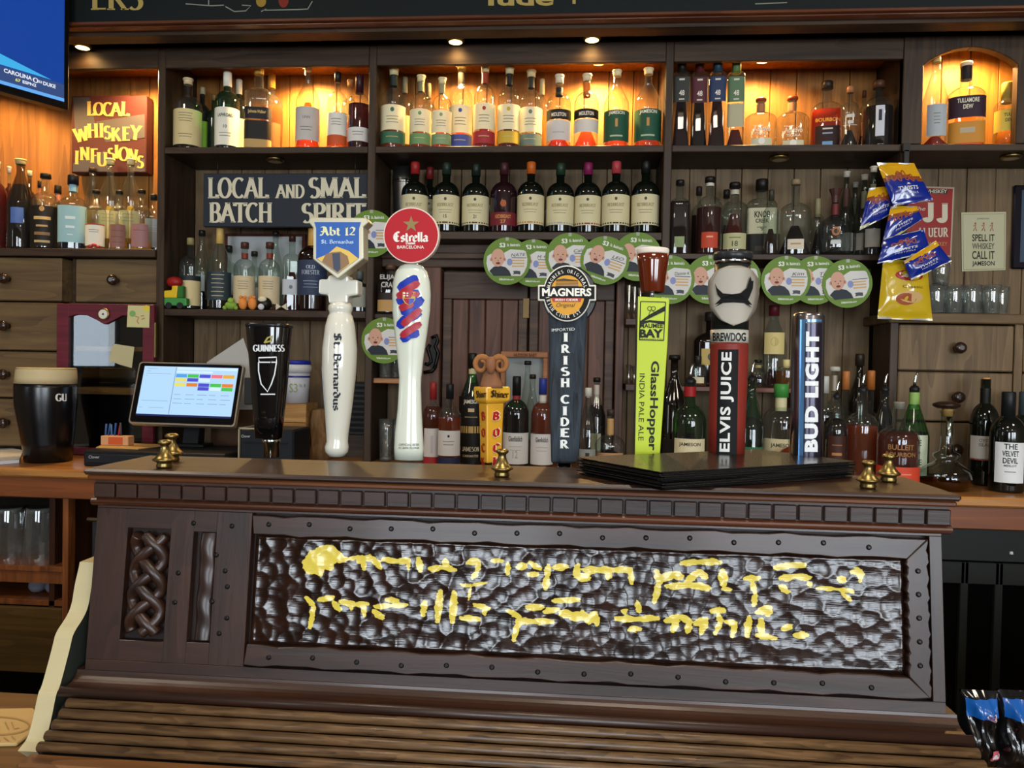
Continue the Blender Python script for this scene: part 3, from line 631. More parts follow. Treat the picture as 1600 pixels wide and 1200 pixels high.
# strokes of the script, traced as a brush would lay them (picture px, half width px)
def A(*p): return [(440+x/3.2, 830+y/3.2) for x, y in p]
def B(*p): return [(900+x/3.2, 830+y/3.2) for x, y in p]
ST = [(A((140, 175), (190, 150), (240, 125)), 20), (A((110, 160), (200, 90), (270, 110), (290, 150)), 7), (A((270, 148), (330, 142), (380, 128)), 3), (A((375, 125), (378, 162)), 2.5), (A((395, 130), (408, 190)), 4.5), (A((410, 135), (450, 140), (488, 180)), 5), (A((500, 140), (580, 155), (635, 145)), 4.5), (A((632, 145), (628, 192)), 3),
 (A((680, 140), (690, 200)), 5), (A((735, 192), (800, 182), (862, 196)), 4.5), (A((815, 145), (818, 180)), 5), (A((930, 160), (975, 148)), 5), (A((985, 155), (975, 205), (950, 240)), 4), (A((890, 270), (950, 275), (1020, 262)), 2.5), (A((940, 290), (932, 350)), 2), (A((1050, 150), (1105, 150)), 3.5), (A((1130, 165), (1128, 215)), 4), (A((1180, 182), (1218, 178)), 5.5), (A((1238, 218), (1278, 220)), 4.5), (A((1240, 160), (1292, 190)), 4), (A((1332, 178), (1328, 230), (1318, 292)), 5), (A((1362, 186), (1425, 180)), 5), (A((1480, 175), (1470, 225), (1540, 240)), 5), (A((1510, 195), (1600, 195)), 4),
 (B((0, 180), (10, 235), (55, 240)), 4.5), (B((45, 195), (100, 198), (180, 195), (280, 198)), 4.5), (B((65, 205), (52, 245)), 4), (B((165, 205), (160, 240)), 5), (B((275, 195), (280, 262)), 4), (B((405, 205), (418, 260), (395, 358)), 5), (B((420, 250), (490, 215), (530, 232)), 6), (B((455, 278), (560, 272), (670, 288)), 5), (B((548, 265), (615, 205), (655, 235)), 5), (B((530, 162), (620, 156), (722, 158)), 4.5), (B((738, 205), (740, 265)), 7), (B((738, 290), (775, 298)), 3), (B((848, 240), (920, 238)), 4), (B((885, 250), (900, 310), (895, 372)), 4), (B((1000, 185), (1080, 172), (1150, 172)), 4.5), (B((1030, 240), (1100, 228), (1172, 235)), 5), (B((1025, 278), (1065, 305)), 4.5), (B((1172, 265), (1178, 272)), 5), (B((1215, 290), (1300, 292), (1392, 305)), 3), (B((1318, 238), (1352, 248)), 4.5), (B((1390, 205), (1432, 200), (1430, 252)), 4.5), (B((1340, 318), (1380, 350)), 3),
 (A((115, 338), (155, 372), (135, 485)), 4), (A((180, 346), (250, 335)), 4), (A((250, 362), (288, 395)), 4), (A((290, 352), (360, 372), (425, 368)), 4), (A((345, 370), (342, 400)), 3), (A((405, 370), (408, 425)), 3.5), (A((460, 382), (540, 376), (620, 372)), 3.5), (A((455, 405), (500, 435)), 5), (A((518, 345), (578, 352)), 3.5), (A((712, 360), (702, 422)), 5), (A((790, 305), (776, 450)), 5.5), (A((860, 310), (850, 455)), 5.5), (A((893, 438), (985, 446)), 4), (A((960, 370), (1032, 392)), 4), (A((1008, 395), (1015, 425)), 3), (A((1130, 398), (1190, 430), (1160, 548)), 4), (A((1175, 452), (1260, 455), (1355, 458)), 4.5), (A((1230, 382), (1300, 385)), 5), (A((1310, 405), (1382, 395)), 4), (A((1358, 352), (1490, 345)), 4), (A((1395, 412), (1440, 420), (1482, 442)), 6), (A((1500, 410), (1542, 460)), 5), (A((1565, 415), (1578, 475)), 5),
 (B((0, 415), (60, 440), (100, 418), (106, 472)), 5), (B((235, 405), (255, 398)), 3.5), (B((308, 362), (318, 405)), 4.5), (B((200, 440), (300, 445), (412, 438)), 4.5), (B((268, 495), (322, 495)), 4), (B((455, 450), (515, 432), (485, 502)), 5), (B((528, 435), (572, 455), (560, 508)), 5), (B((600, 468), (655, 440), (630, 512)), 5), (B((680, 402), (745, 400)), 4.5), (B((712, 418), (728, 460), (700, 512)), 4), (B((760, 460), (802, 465), (785, 528)), 4), (B((870, 435), (860, 528)), 5), (B((915, 410), (972, 388), (965, 420)), 6), (B((930, 445), (930, 532)), 5), (B((910, 525), (1000, 540)), 4), (B((1040, 495), (1082, 478)), 4.5), (B((1100, 525), (1162, 525)), 4.5)]
SD = np.full(GX.shape, 1.0)
for pts, hw in ST:
    P = [onp(*q) for q in pts]; hwm = hw*0.00072
    for (ax, av), (bx, bv) in zip(P[:-1], P[1:]):
        L2 = (bx-ax)**2+(bv-av)**2; t = np.clip(((GX-ax)*(bx-ax)+(GV-av)*(bv-av))/L2, 0, 1)
        SD = np.minimum(SD, np.hypot(GX-ax-t*(bx-ax), GV-av-t*(bv-av))-hwm*(0.75+0.5*np.sin(t*math.pi)))
me = bpy.data.meshes.new('carved_panel')
base = np.array(A1)+0*NP.x
V = np.zeros(((NX+1)*(NV+1), 3)); hh = (Hh-0.0035).ravel()
V[:, 0] = GX.ravel(); V[:, 1] = A1.y+TS.y*GV.ravel()+NP.y*hh; V[:, 2] = A1.z+TS.z*GV.ravel()+NP.z*hh
V -= np.array(co.location)
idx = np.arange((NX+1)*(NV+1)).reshape(NX+1, NV+1)
FQ = np.stack([idx[:-1, :-1], idx[1:, :-1], idx[1:, 1:], idx[:-1, 1:]], -1).reshape(-1, 4)
me.from_pydata(V.tolist(), [], FQ.tolist()); me.polygons.foreach_set('use_smooth', [True]*len(FQ))
at_ = me.attributes.new('gilding', 'FLOAT', 'POINT'); at_.data.foreach_set('value', np.clip(SD.ravel()*250, -4, 4).astype(np.float32))
mt = bpy.data.materials.new('carved_gilded_oak'); mt.use_nodes = True; nt = mt.node_tree; b = nt.nodes['Principled BSDF']; L = nt.links.new
an = nt.nodes.new('ShaderNodeAttribute'); an.attribute_name = 'gilding'
g = nt.nodes.new('ShaderNodeNewGeometry')
n1 = nt.nodes.new('ShaderNodeTexNoise'); n1.inputs['Scale'].default_value = 240; n1.inputs['Detail'].default_value = 4; mpg = nt.nodes.new('ShaderNodeMapping'); mpg.inputs['Scale'].default_value = (.45, 1, 1.3); L(g.outputs['Position'], mpg.inputs['Vector']); L(mpg.outputs[0], n1.inputs['Vector'])
ad = nt.nodes.new('ShaderNodeMath'); ad.operation = 'MULTIPLY_ADD'; ad.inputs[1].default_value = 1.5; L(n1.outputs['Fac'], ad.inputs[0]); L(an.outputs['Fac'], ad.inputs[2])
mr = nt.nodes.new('ShaderNodeMapRange'); mr.inputs['From Min'].default_value = 0.86; mr.inputs['From Max'].default_value = 0.72; L(ad.outputs[0], mr.inputs['Value'])
n2 = nt.nodes.new('ShaderNodeTexNoise'); n2.inputs['Scale'].default_value = 30; n2.inputs['Detail'].default_value = 5; L(g.outputs['Position'], n2.inputs['Vector'])
cr = nt.nodes.new('ShaderNodeValToRGB'); cr.color_ramp.elements[0].color = (*lin('#120906'), 1); cr.color_ramp.elements[1].color = (*lin('#2c1810'), 1); cr.color_ramp.elements[0].position = .3; cr.color_ramp.elements[1].position = .7; L(n2.outputs['Fac'], cr.inputs[0])
mx = nt.nodes.new('ShaderNodeMix'); mx.data_type = 'RGBA'; L(mr.outputs[0], mx.inputs[0]); L(cr.outputs[0], mx.inputs[6]); mx.inputs[7].default_value = (*lin('#d8c451'), 1)
L(mx.outputs[2], b.inputs['Base Color']); b.inputs['Roughness'].default_value = 0.17; b.inputs['Coat Weight'].default_value = 0.12; b.inputs['Coat Roughness'].default_value = 0.07
n3 = nt.nodes.new('ShaderNodeTexNoise'); n3.inputs['Scale'].default_value = 1.0; n3.inputs['Detail'].default_value = 4; mp3 = nt.nodes.new('ShaderNodeMapping'); mp3.inputs['Scale'].default_value = (55, 55, 620); L(g.outputs['Position'], mp3.inputs['Vector']); L(mp3.outputs[0], n3.inputs['Vector'])
bp3 = nt.nodes.new('ShaderNodeBump'); bp3.inputs['Strength'].default_value = 0.22; bp3.inputs['Distance'].default_value = 0.0012; L(n3.outputs['Fac'], bp3.inputs['Height']); L(bp3.outputs[0], b.inputs['Normal'])
me.materials.append(mt)
o = bpy.data.objects.new('carved_panel', me); COL.objects.link(o); o.parent = co
# Celtic plait: three strands weaving over and under in their pocket
KW = (kx1-kx0); KH = iv1-iv0
for k in range(3):
    m = MB(); P = []; n = 70
    for i in range(n+1):
        t = i/n; a = t*2*math.pi*1.2+k*2*math.pi/3
        P.append(pp((kx0+kx1)/2+KW*0.33*math.sin(a), iv0+0.008+(KH-0.014)*t, -0.0035+0.0040*math.cos(2*a+k*0.4)))
    m.tube(P, 0.0076, 10); m.build('carved_strand', CONX, co)
m = MB(); n = 30
def strip(u, v): 
    x = sx0+0.006+(sx1-sx0-0.0065)*u+0.0008*math.sin(v*13); return pp(x, iv0+0.002+KH*0.985*v, -0.010+0.0085*math.sin(math.pi*min(1, max(0, u)))**0.35+0.0007*math.sin(v*23+u*3))
m.grid(10, 60, strip); m.build('carved_strip', CONZ, co)
# top slab with mouldings and dentils
part('top_slab', CONX, co, (XL-0.012, XR+0.016, 0.95, 1.11, TC-0.008, TC), bevel=0.003)
part('top_moulding', wood('#3a1d0c', '#6b3d1d', 'x', 9, 0.35), co, (XL-0.008, XR+0.012, 0.953, 1.10, TC-0.015, TC-0.008), bevel=0.002)
part('dentil_ground', CONX, co, (XL-0.002, XR+0.006, 0.9625, 1.09, TC-0.040, TC-0.015))
n = 36; s = (XR+0.008-(XL-0.002))/n
for i in range(n):
    x = XL-0.002+i*s; part('dentil_block', CONX, co, (x+0.0012, x+s-0.0012, 0.957, 0.9635, TC-0.038, TC-0.019), bevel=0.0012)
m = MB(); R = []
pr = [(0.958+0.010*(1-math.cos(a)), TC-0.046+0.006*math.sin(a)) for a in [math.pi*(i/8-.5) for i in range(9)]]
pr = [(0.967-0.009*math.cos(a), TC-0.044+0.006*math.sin(a)) for a in [math.pi*(i/8-.5) for i in range(9)]]+[(1.08, TC-0.038), (1.08, TC-0.050)]
m.prism(pr, lambda u, v, d: (d, u, v), XL-0.006, XR+0.010); m.build('roll_moulding', wood('#2c150b', '#5a301b', 'x', 9, 0.3, coat=0.3), co)
# cove, bead and the ribbed ledge below
zb0 = E-0.40
m = MB(); cov = [(0.94-0.022*(1-math.cos(a)), zb0-0.013*math.sin(a)) for a in [math.pi/2*i/6 for i in range(7)]]
m.prism(cov+[(0.98, zb0-0.013), (0.98, zb0)], lambda u, v, d: (d, u, v), XL-0.01, XR+0.012); m.build('cove_moulding', wood('#1d0e07', '#43220f', 'x', 9, 0.4, coat=0.15), co)
def roll(name, y, z, r, mat, x0=XL-0.012, x1=XR+0.016, fl=1.0):
    m = MB(); m.prism([(y+r*math.cos(a), z+r*fl*math.sin(a)) for a in [2*math.pi*i/14 for i in range(14)]], lambda u, v, d: (d, u, v), x0, x1, sm=True); return m.build(name, mat, co)
roll('bead', 0.911, zb0-0.017, 0.0065, CONX)
SLT = wood('#2f1e10', '#775938', 'x', 60, 0.4, coat=0.1, bump=.4, stretch=8)
for i in range(5): roll('slat', 0.902-0.0102*i, zb0-0.0265-0.0088*i, 0.0063, SLT, XL+0.004-0.002*i, XR+0.018+0.002*i, 0.9)
m = MB(); m.prism([(0.915, zb0-0.024), (0.862, zb0-0.072), (0.85, zb0-0.1), (0.99, zb0-0.1), (0.99, zb0-0.024)], lambda u, v, d: (d, u, v), XL-0.006, XR+0.012); m.build('ledge_bed', solid('#0d0705', 0.6), co)
FRB = wood('#4a2c17', '#8f6238', 'x', 9, 0.35, coat=0.15)
part('front_board', FRB, co, (XL-0.012, XR+0.03, 0.832, 0.858, zb0-0.1, zb0-0.068), bevel=0.003); part('front_board', FRB, co, (XL-0.006, XR+0.03, 0.80, 0.832, zb0-0.1, zb0-0.079), bevel=0.003)
# pale unfinished edge board on its left side
XB = -0.640
P = [onx(x, y, XB) for x, y in ((151, 879), (149, 890), (143, 915), (139, 945), (131, 965), (114, 990), (110, 1010), (97, 1060), (92, 1077), (88, 1083), (80, 1125), (72, 1155), (62, 1168), (57, 1175))]
Q = [(p.y, p.z) for p in P]
for _ in range(2):
    Q = [Q[0]]+[q for a_, b_ in zip(Q[:-1], Q[1:]) for q in ((a_[0]*.75+b_[0]*.25, a_[1]*.75+b_[1]*.25), (a_[0]*.25+b_[0]*.75, a_[1]*.25+b_[1]*.75))]+[Q[-1]]
m = MB(); m.prism(Q+[(0.90, E-0.5), (1.06, E-0.5), (1.06, P[0].z)], lambda u, v, d: (d, u, v), XB-0.024, XB, 1, side=0); m.build('edge_board', [solid('#b8ac86', 0.75, bump=0.15, bscale=90), solid('#2b312b', .7)], co, 0, label='pale unvarnished edge board')
# brass finials on top
def finial(px, py):
    p = onz(px, py, TC); m = MB(); k = 40*mpp(p)/0.0345
    m.lathe([(r*k, z*k) for r, z in ((0.0095, 0), (0.0105, .003), (0.0095, .006), (0.010, .008), (0.0150, .0105), (0.0152, .012), (0.0120, .0145), (0.0085, .019), (0.0058, .025), (0.0052, .029), (0.0058, .031), (0.0085, .033), (0.0088, .0355), (0.0065, .0375), (0.001, .038))], p, 24)
    m.build('brass_finial', BRASS, co)
for q in ((257, 731), (268, 721), (784, 745), (1356, 763), (1388, 753)): finial(*q)
# the bar the console stands on
bt = thing('bar_counter', 'brown varnished bar counter in front of the taps', 'bar', (0, 0.8, E-0.55))
part('top_board', wood('#3f2a12', '#6f4e26', 'x', 6, 0.35, coat=0.2), bt, (-2.4, 2.4, 0.42, 1.085, E-0.545, E-0.5), bevel=0.006); part('front', DARKX, bt, (-2.4, 2.4, 0.62, 0.66, 0.0, E-0.545)); part('back_edge', DARKX, bt, (-2.4, 2.4, 1.04, 1.075, 0.0, E-0.545))
# ------------------------------------------------------------------ bottles
SH = {'std': (.60, .76, .30, 2), 'tall': (.58, .82, .28, 2), 'wine': (.56, .76, .34, 2), 'dump': (.56, .73, .30, 2), 'sq': (.66, .76, .34, 5), 'kirk': (.82, .88, .50, 4.5),
      'dec': (.40, .62, .22, 2), 'flask': (.58, .72, .30, 3.2), 'slope': (.50, .84, .32, 2), 'oval': (.55, .70, .26, 2.6)}
def profile(shape, R, H, z1=1.0, k=1.0, z0=0.0):
    zs, zn, rn, pw = SH[shape]; P = [(R*.90*k, z0*H), (R*.985*k, z0*H+.012*H), (R*k, z0*H+.03*H)]
    if shape == 'dec': P = [(R*.70*k, z0*H), (R*.92*k, .06*H), (R*k, .16*H), (R*.99*k, .28*H)]
    P.append((R*k*(0.96 if shape in ('dec',) else 1.0), zs*H))
    n = 8
    for i in range(1, n+1):
        t = i/n; e = 2.2 if shape not in ('slope', 'tall') else 1.15
        rr = rn+(1-rn)*max(0, (1-t**e))**(0.75 if e > 2 else 1.1)
        P.append((R*rr*k, (zs+(zn-zs)*t)*H))
    P.append((R*rn*k, z1*H))
    return [p for p in P if p[1] <= z1*H+1e-6], pw
def cyl_fn(R, pw, sy, off=1.012):
    def fn(u, v):
        a = u/R; x, y = math.sin(a), -math.cos(a)
        if pw != 2: q = (abs(x)**pw+abs(y)**pw)**(-1/pw); x *= q; y *= q
        return (R*off*x, R*off*y*sy, v)
    return fn
NB = [0]; PLACED = []
def bottle(desc, px, ytop, w, Zs, Y, shape='std', gl='#f2f8f4', liq=None, lvl=.55, cap=('#caa36a', .08, 1.1), labs=(), txt=(), grp='bottles', rot=0.0, sy=1.0, kind='bottle', neck=None, pour=False, name='liquor_bottle'):
    yb = 600-(Zs-E)/Y*1200
    best = None
    for dy in (0, .012, -.012, .024, -.024, .036, -.036, .05, -.05, .065, -.065, .08, -.08, .1, -.1, .12, .14, .16, -.12, -.14):
        Y_ = Y+dy; q_ = at(px, (ytop+yb)/2, Y_); R_ = w*mpp(q_)/2; x = q_.x
        if Zs > CT+.01 and (Y_-R_ < YF+.004 or Y_+R_ > YK-.006): continue
        if Zs == SL and Y_+R_ > 3.028: continue
        if Zs == SA and Y_+R_ > YK-.015-max(0, .47*(xa-x+R_)): continue
        if Zs < CT+.01 and (Y_-R_ < 2.43 or Y_+R_ > YK-.01): continue
        for a_, b_ in (X1, X2, X3, X4):
            if Zs > CT+.01 and a_-R_-.003 < x < b_+R_+.003 and Y_+R_ > YF: x = a_-R_-.003 if x < (a_+b_)/2 else b_+R_+.003
        cl = min([math.hypot(x-q[0], Y_-q[1])-R_*(1.1 if SH[shape][3] > 2 else 1)-q[2]-.0012 for q in PLACED if abs(q[3]-Zs) < .12]+[1.0])
        if best is None or cl > best[0]+.0005 and best[0] < 0: best = (cl, x, Y_, R_)
        if best[0] >= 0: break
    cl, x, Y, R = best if best else (0, at(px, ytop, Y).x, Y, w*mpp(at(px, ytop, Y))/2)
    if cl < 0: R = max(R*.6, R+cl)
    p = Vector((x, Y, Zs)); PLACED.append((x, Y, R*(1.1 if SH[shape][3] > 2 else 1), Zs)); H = at(px, ytop, Y).z-Zs
    if pour: H *= 0.86
    t = thing(name, desc, kind, (p.x, Y, Zs+0.0005), grp); t.rotation_euler = (0, 0, math.radians(rot)+math.atan2(-p.x, Y)*0.6)
    zs, zn, rn, pw = SH[shape]; n = 22 if pw == 2 else 28
    if shape in ('sq', 'kirk', 'flask'): sy = min(sy, 0.8)
    pr, _ = profile(shape, R, H, .985)
    m = MB(); m.lathe([(0.001, 0)]+pr, n=n, sy=sy, pw=pw)
    gm = solid(gl[1:], 0.06, coat=0.3) if gl.startswith('!') else glass(gl, .01, .94, 1.35, .012)
    m.build('glass', gm, t, local=True)
    if liq and not gl.startswith('!'):
        m = MB(); q, _ = profile(shape, R, H, lvl, .93, 0.02); 
        if q[-1][1] < lvl*H-1e-4: q.append((q[-1][0], lvl*H))
        m.lathe([(0.001, .02*H)]+q, n=n, sy=sy, pw=pw); m.build('liquid', liquid(liq), t, local=True)
    cc, cl, cr = cap[:3]; ck = cap[3] if len(cap) > 3 else 'cyl'; r = R*rn*cr; m = MB(); cm = solid(cc, 0.4)
    if pour:
        m.lathe([(R*rn*.95, .96*H), (R*rn*1.05, 1.0*H), (R*rn*.6, 1.03*H)], n=14); m.build('cap', solid('#17181a', .4), t, local=True)
        m = MB(); m.tube([(0, 0, 1.02*H), (0, 0, 1.08*H), (.003, 0, 1.13*H), (.008, 0, 1.17*H)], [R*rn*.38, R*rn*.30, R*rn*.24, R*rn*.2], 8); m.build('pourer', CHROME, t, local=True)
    elif ck == 'ball':
        m.lathe([(r*.5, .86*H)]+[(r*1.25*math.cos(a), .94*H+.058*H*math.sin(a)) for a in [-1.1+2.5*i/8 for i in range(9)]]+[(.0005, .999*H)], n=18); m.build('stopper', cm, t, local=True)
    elif ck == 'knob':
        m.lathe([(r*.95, (1-cl)*H), (r, (1-.35*cl)*H)], n=16, cap1=False); m.lathe([(r*1.08, (1-.35*cl)*H), (r*1.18, (1-.2*cl)*H), (r*1.1, (1-.04*cl)*H), (r*.7, H)], n=16); m.build('stopper', cm, t, local=True)
    elif ck == 'crown':
        m.lathe([(r*.8, .80*H), (r*.9, .9*H), (r*1.5, 1.0*H), (r*1.2, .99*H), (r*.4, .93*H)], n=10, sm=False); m.build('stopper', cm, t, local=True)
    else:
        m.lathe([(r*1.02, (1-cl)*H), (r*1.02, .985*H), (r*.92, H)], n=16); m.build('cap', cm, t, local=True)
    if neck:
        m = MB(); m.lathe([(R*rn*1.04, neck[1]*H), (R*rn*1.04, neck[2]*H)], n=16, cap0=False, cap1=False); m.build('neck_band', solid(neck[0], .5), t, local=True)
    fn = cyl_fn(R, pw, sy); L0 = None
    for lb in labs:
        z0, z1, c = lb[:3]; sp = (lb[3] if len(lb) > 3 else 150)*math.pi/180*R/2
        m = MB(); m.grid(14, 1, lambda u, v: fn(-sp+2*sp*u, (z0+(z1-z0)*v)*H), sm=True)
        o = m.build('paper_label' if L0 is None else 'label_band', solid(c, .55), t, local=True); L0 = L0 or o
    if txt and L0:
        cols = []; m = MB(); f3 = cyl_fn(R, pw, sy, 1.022)
        for s, zc, wf, hf, c in txt:
            cm = solid(c[1:] if c[0] == '!' else c, .5)
            if cm not in cols: cols.append(cm)
            if s == '-': m.grid(6, 1, lambda u, v: f3(R*wf*(2*u-1), (zc+hf*(v-.5))*H), cols.index(cm))
            elif s == 'o': m.poly([f3(R*wf*math.cos(a*math.pi/7), zc*H+R*wf*1.15*math.sin(a*math.pi/7)) for a in range(14)], cols.index(cm))
            else: put(m, s, f3, 0, zc*H, 2*R*wf, hf*H, cols.index(cm), style='serif' if c[0] == '!' else 'sans', bold=.02 if c[0] != '!' else 0)
        m.build('print', cols, L0, local=True)
    NB[0] += 1
    return t
LN = lambda z, c='#6b6255', n=3, w=.5, d=.035: [('-', z-i*d, w*(1-.12*(i % 2)), .007, c) for i in range(n)]
AM, PALE, DKR, ORG = '#a8541a', '#d9a94e', '#3d1208', '#c8641c'
YA, YB2 = 2.888, 2.985
# --- lit shelf, bay above the chalk sign
g = 'bottles in the lit bay above the chalk sign'
def S(*a, **k): k.setdefault('grp', g); bottle(*a, **k)
S('clear bottle with cork stopper and tall cream label against the post', 290, 123, 42, S1, YA, 'std', liq='#6a3a12', lvl=.12, cap=('#d8c49a', .09, 1.1, 'knob'), labs=[(.06, .54, '#d9c48d', 170)], txt=LN(.48, n=4)+LN(.2, n=2))
S('slim bottle with lime green label behind the cream labelled one', 316, 137, 26, S1, YB2, 'std', gl='#5d7a4a', cap=('#a59a78', .1, 1.1), labs=[(.05, .5, '#8cc03a', 170)])
S('small dark green bottle deep in the lit bay', 333, 148, 18, S1, YB2+.03, 'std', gl='!#14201a', cap=('#5a4a30', .1, 1.1))
S('green whisky bottle with white cap and big white label', 355, 113, 37, S1, YA, 'std', gl='#68b868', liq='#20401a', lvl=.5, cap=('#e8e4d2', .19, 1.15), labs=[(.05, .52, '#e6e2cf', 175)], txt=[('LAPHROAIG', .42, .62, .045, '#2f3b2a'), ('10', .28, .14, .04, '#4b5b3a')]+LN(.2, n=2))
S('second green bottle with white cap standing behind the white label', 373, 125, 28, S1, YB2, 'std', gl='#5aa85a', liq='#18300f', lvl=.5, cap=('#e6dfc4', .19, 1.15), labs=[(.05, .48, '#dcd3b4', 160)])
S('square bottle with slanted gold label, black base panel and cork', 404, 107, 40, S1, YA, 'sq', liq='#9a7a3a', lvl=.2, cap=('#c9a44a', .08, 1.05), labs=[(.02, .12, '#b3935a', 150), (.12, .34, '#1d1913', 150), (.36, .50, '#1f1c22', 150)], txt=[('Johnnie Walker', .44, .6, .05, '#d8b868')])
S('amber bottle with gold capsule behind the square black and gold bottle', 424, 116, 34, S1, YB2, 'std', liq='#a8762c', lvl=.6, cap=('#d29a3a', .17, 1.1), labs=[(.1, .4, '#6b4a22', 120)])
S('orange whisky bottle with pale grey label under the bright puck light', 481, 102, 37, S1, YA, 'tall', liq=ORG, lvl=.56, cap=('#e9dfc0', .07, 1.0), labs=[(.10, .48, '#c3bcb4', 150)], txt=[('LINN', .36, .3, .03, '#8a7a6a')]+LN(.25, n=2))
S('bottle with black neck wrap and white label swept with orange', 527, 114, 31, S1, YA, 'std', liq='#c8743a', lvl=.5, cap=('#1d1815', .13, 1.1), labs=[(.18, .46, '#e5ded0', 150), (.06, .18, '#c8562a', 150)], txt=LN(.38, n=3))
S('dark red bottle with burgundy wax top and low white label', 561, 118, 35, S1, YA, 'std', liq=DKR, lvl=.60, cap=('#35141b', .24, 1.2), labs=[(.1, .28, '#d9d4cb', 150)], txt=LN(.22, n=2))
S('small bottle with tan cork behind the burgundy wax top', 546, 125, 26, S1, YB2, 'std', liq=AM, lvl=.45, cap=('#c68a52', .08, 1.1, 'knob'))
# --- lit shelf, middle bay
g = 'whiskey bottles in the middle lit bay'
def spot(d, px, yt, w, c, wrap, Y=YA, **k):
    S(d, px, yt, w, S1, Y, 'std', liq=k.pop('liq', '#c06a1e'), lvl=.3, cap=('#e2cf9a', .09, 1.25, 'knob'), neck=(wrap, .78, .93), labs=[(.06, .20, c, 165), (.22, .52, '#e9dcb4', 165)], txt=[('o', .46, .16, 0, c)]+LN(.38, n=3)+LN(.14, '#c9b878', 1), **k)
spot('whiskey bottle with green dot and green band against the post', 613, 107, 38, '#3f6a50', '#26302c')
S('dim bottle with grey capsule behind the green dot bottle', 632, 121, 26, S1, YB2, 'std', liq='#c09a4a', cap=('#8f8766', .2, 1.1), labs=[(.15, .5, '#d8c48c', 150)])
spot('shorter whiskey bottle with light green band', 657, 118, 33, '#6f9462', '#7b7758')
S('grey capped bottle behind the light green band bottle', 669, 131, 24, S1, YB2, 'std', liq='#c09a4a', cap=('#7c755a', .2, 1.1), labs=[(.15, .5, '#d8c48c', 150)])
spot('small whiskey bottle with dull green band next to the blue one', 690, 122, 31, '#7c9a72', '#8a8468')
spot('tall whiskey bottle with blue dot and blue band', 720, 101, 36, '#3f4f96', '#23201d', liq='#d2601e')
spot('tall whiskey bottle with red dot, red band and red neck', 757, 102, 34, '#a03238', '#a0402c', liq='#8a2a10')
spot('tall whiskey bottle with yellow dot and yellow band', 795, 105, 35, '#c8a63c', '#211d1a', liq='#7a2a10')
spot('tall whiskey bottle with grey green dot and grey green band', 829, 110, 36, '#6f7f74', '#2a2a24', liq='#cdb06a')
S('bottle with grey capsule half hidden behind the grey green band', 846, 124, 24, S1, YB2, 'std', liq='#c09a4a', cap=('#b8ac80', .2, 1.1))
S('whiskey bottle with pointed black label, white cap and black neck', 873, 117, 38, S1, YA, 'std', liq='#b8541c', lvl=.2, cap=('#e2d6b8', .12, 1.15, 'knob'), neck=('#1f1c1a', .72, .82), labs=[(.10, .36, '#c9c4c0', 165), (.37, .50, '#1d1a19', 165)], txt=[('MIDLETON', .43, .62, .05, '#e8e0d0'), ('-', .2, .5, .006, '#8a7f78')])
S('whiskey bottle with pointed black label and orange neck', 916, 116, 38, S1, YA, 'std', liq='#c8641c', lvl=.3, cap=('#e6d3a8', .1, 1.15, 'knob'), neck=('#c86a28', .70, .88), labs=[(.20, .37, '#cfcac2', 165), (.38, .50, '#1d1a19', 165)], txt=[('MIDLETON', .44, .62, .05, '#e8e0d0')])
for d, px, yt, w in (('whiskey bottle with dark green label beside the orange necked one', 963, 110, 39), ('whiskey bottle with dark green label against the bay side', 1012, 107, 42)):
    S(d, px, yt, w, S1, YA, 'tall', liq='#c8701e', lvl=.5, cap=('#ead9a8', .08, 1.2, 'knob'), labs=[(.08, .46, '#24513c', 165)], txt=[('JAMESON', .42, .66, .055, '#e9e2c8'), ('-', .30, .10, .10, '#b88a4a'), ('-', .14, .5, .02, '#a9b89a')])
# --- lit shelf, right bay
g = 'bottles in the right lit bay'
for d, px, c, cc, lq in (('tall square decanter with dark grey label and black top', 1064, '#3c3d38', '#17140f', '#3a120a'), ('tall square decanter with maroon label and red top', 1092, '#5a2c34', '#5c1f22', '#1c0a08'), ('tall square decanter with navy blue label', 1120, '#2f3c5c', '#1d3a4c', '#35140c'), ('tall square decanter with sage green label and pale panel', 1149, '#5f7a58', '#5f7a44', '#4a1a18')):
    S(d, px, 96, 26, S1, YA, 'kirk', liq=lq, lvl=.62 if px != 1149 else .22, cap=(cc, .14, 1.05), labs=[(.52, .80, c, 110)]+([(.24, .50, '#b9b08f', 110)] if px == 1149 else []), txt=[('-', .77, .3, .02, '#d8d2c0'), ('48', .62, .3, .06, '#e6dfcd'), ('-', .55, .3, .015, '#d8d2c0')])
for d, px, yt, w in (('squat clear tequila bottle with red ball stopper and white oval label', 1188, 152, 48), ('squat clear tequila bottle with red ball stopper and pointed label', 1237, 149, 50)):
    S(d, px, yt, w, S1, YA, 'oval', liq='#8a7a4a' if px > 1200 else '#4a2a18', lvl=.12, cap=('#8e3a1c', .1, 1.08, 'ball'), neck=('#b8734a', .72, .86), labs=[(.03, .17, '#cfc7a6', 70)], txt=[('Adictivo', .34, .5, .09, '#e9e2cc'), ('TEQUILA', .25, .4, .05, '#e9e2cc'), ('o', .12, .2, 0, '#e9e6d8')])
S('wide amber bourbon bottle with gold lettering and dark cork', 1291, 128, 56, S1, YA, 'flask', liq='#c0591a', lvl=.6, cap=('#2a211b', .1, 1.2), labs=[(.04, .36, '#2a1410', 80)], txt=[('BOURBON', .44, .7, .05, '#e0a23a'), ('-', .32, .3, .02, '#c9c2b8'), ('-', .26, .3, .02, '#8a9ab0'), ('-', .12, .3, .06, '#6f9ac0')])
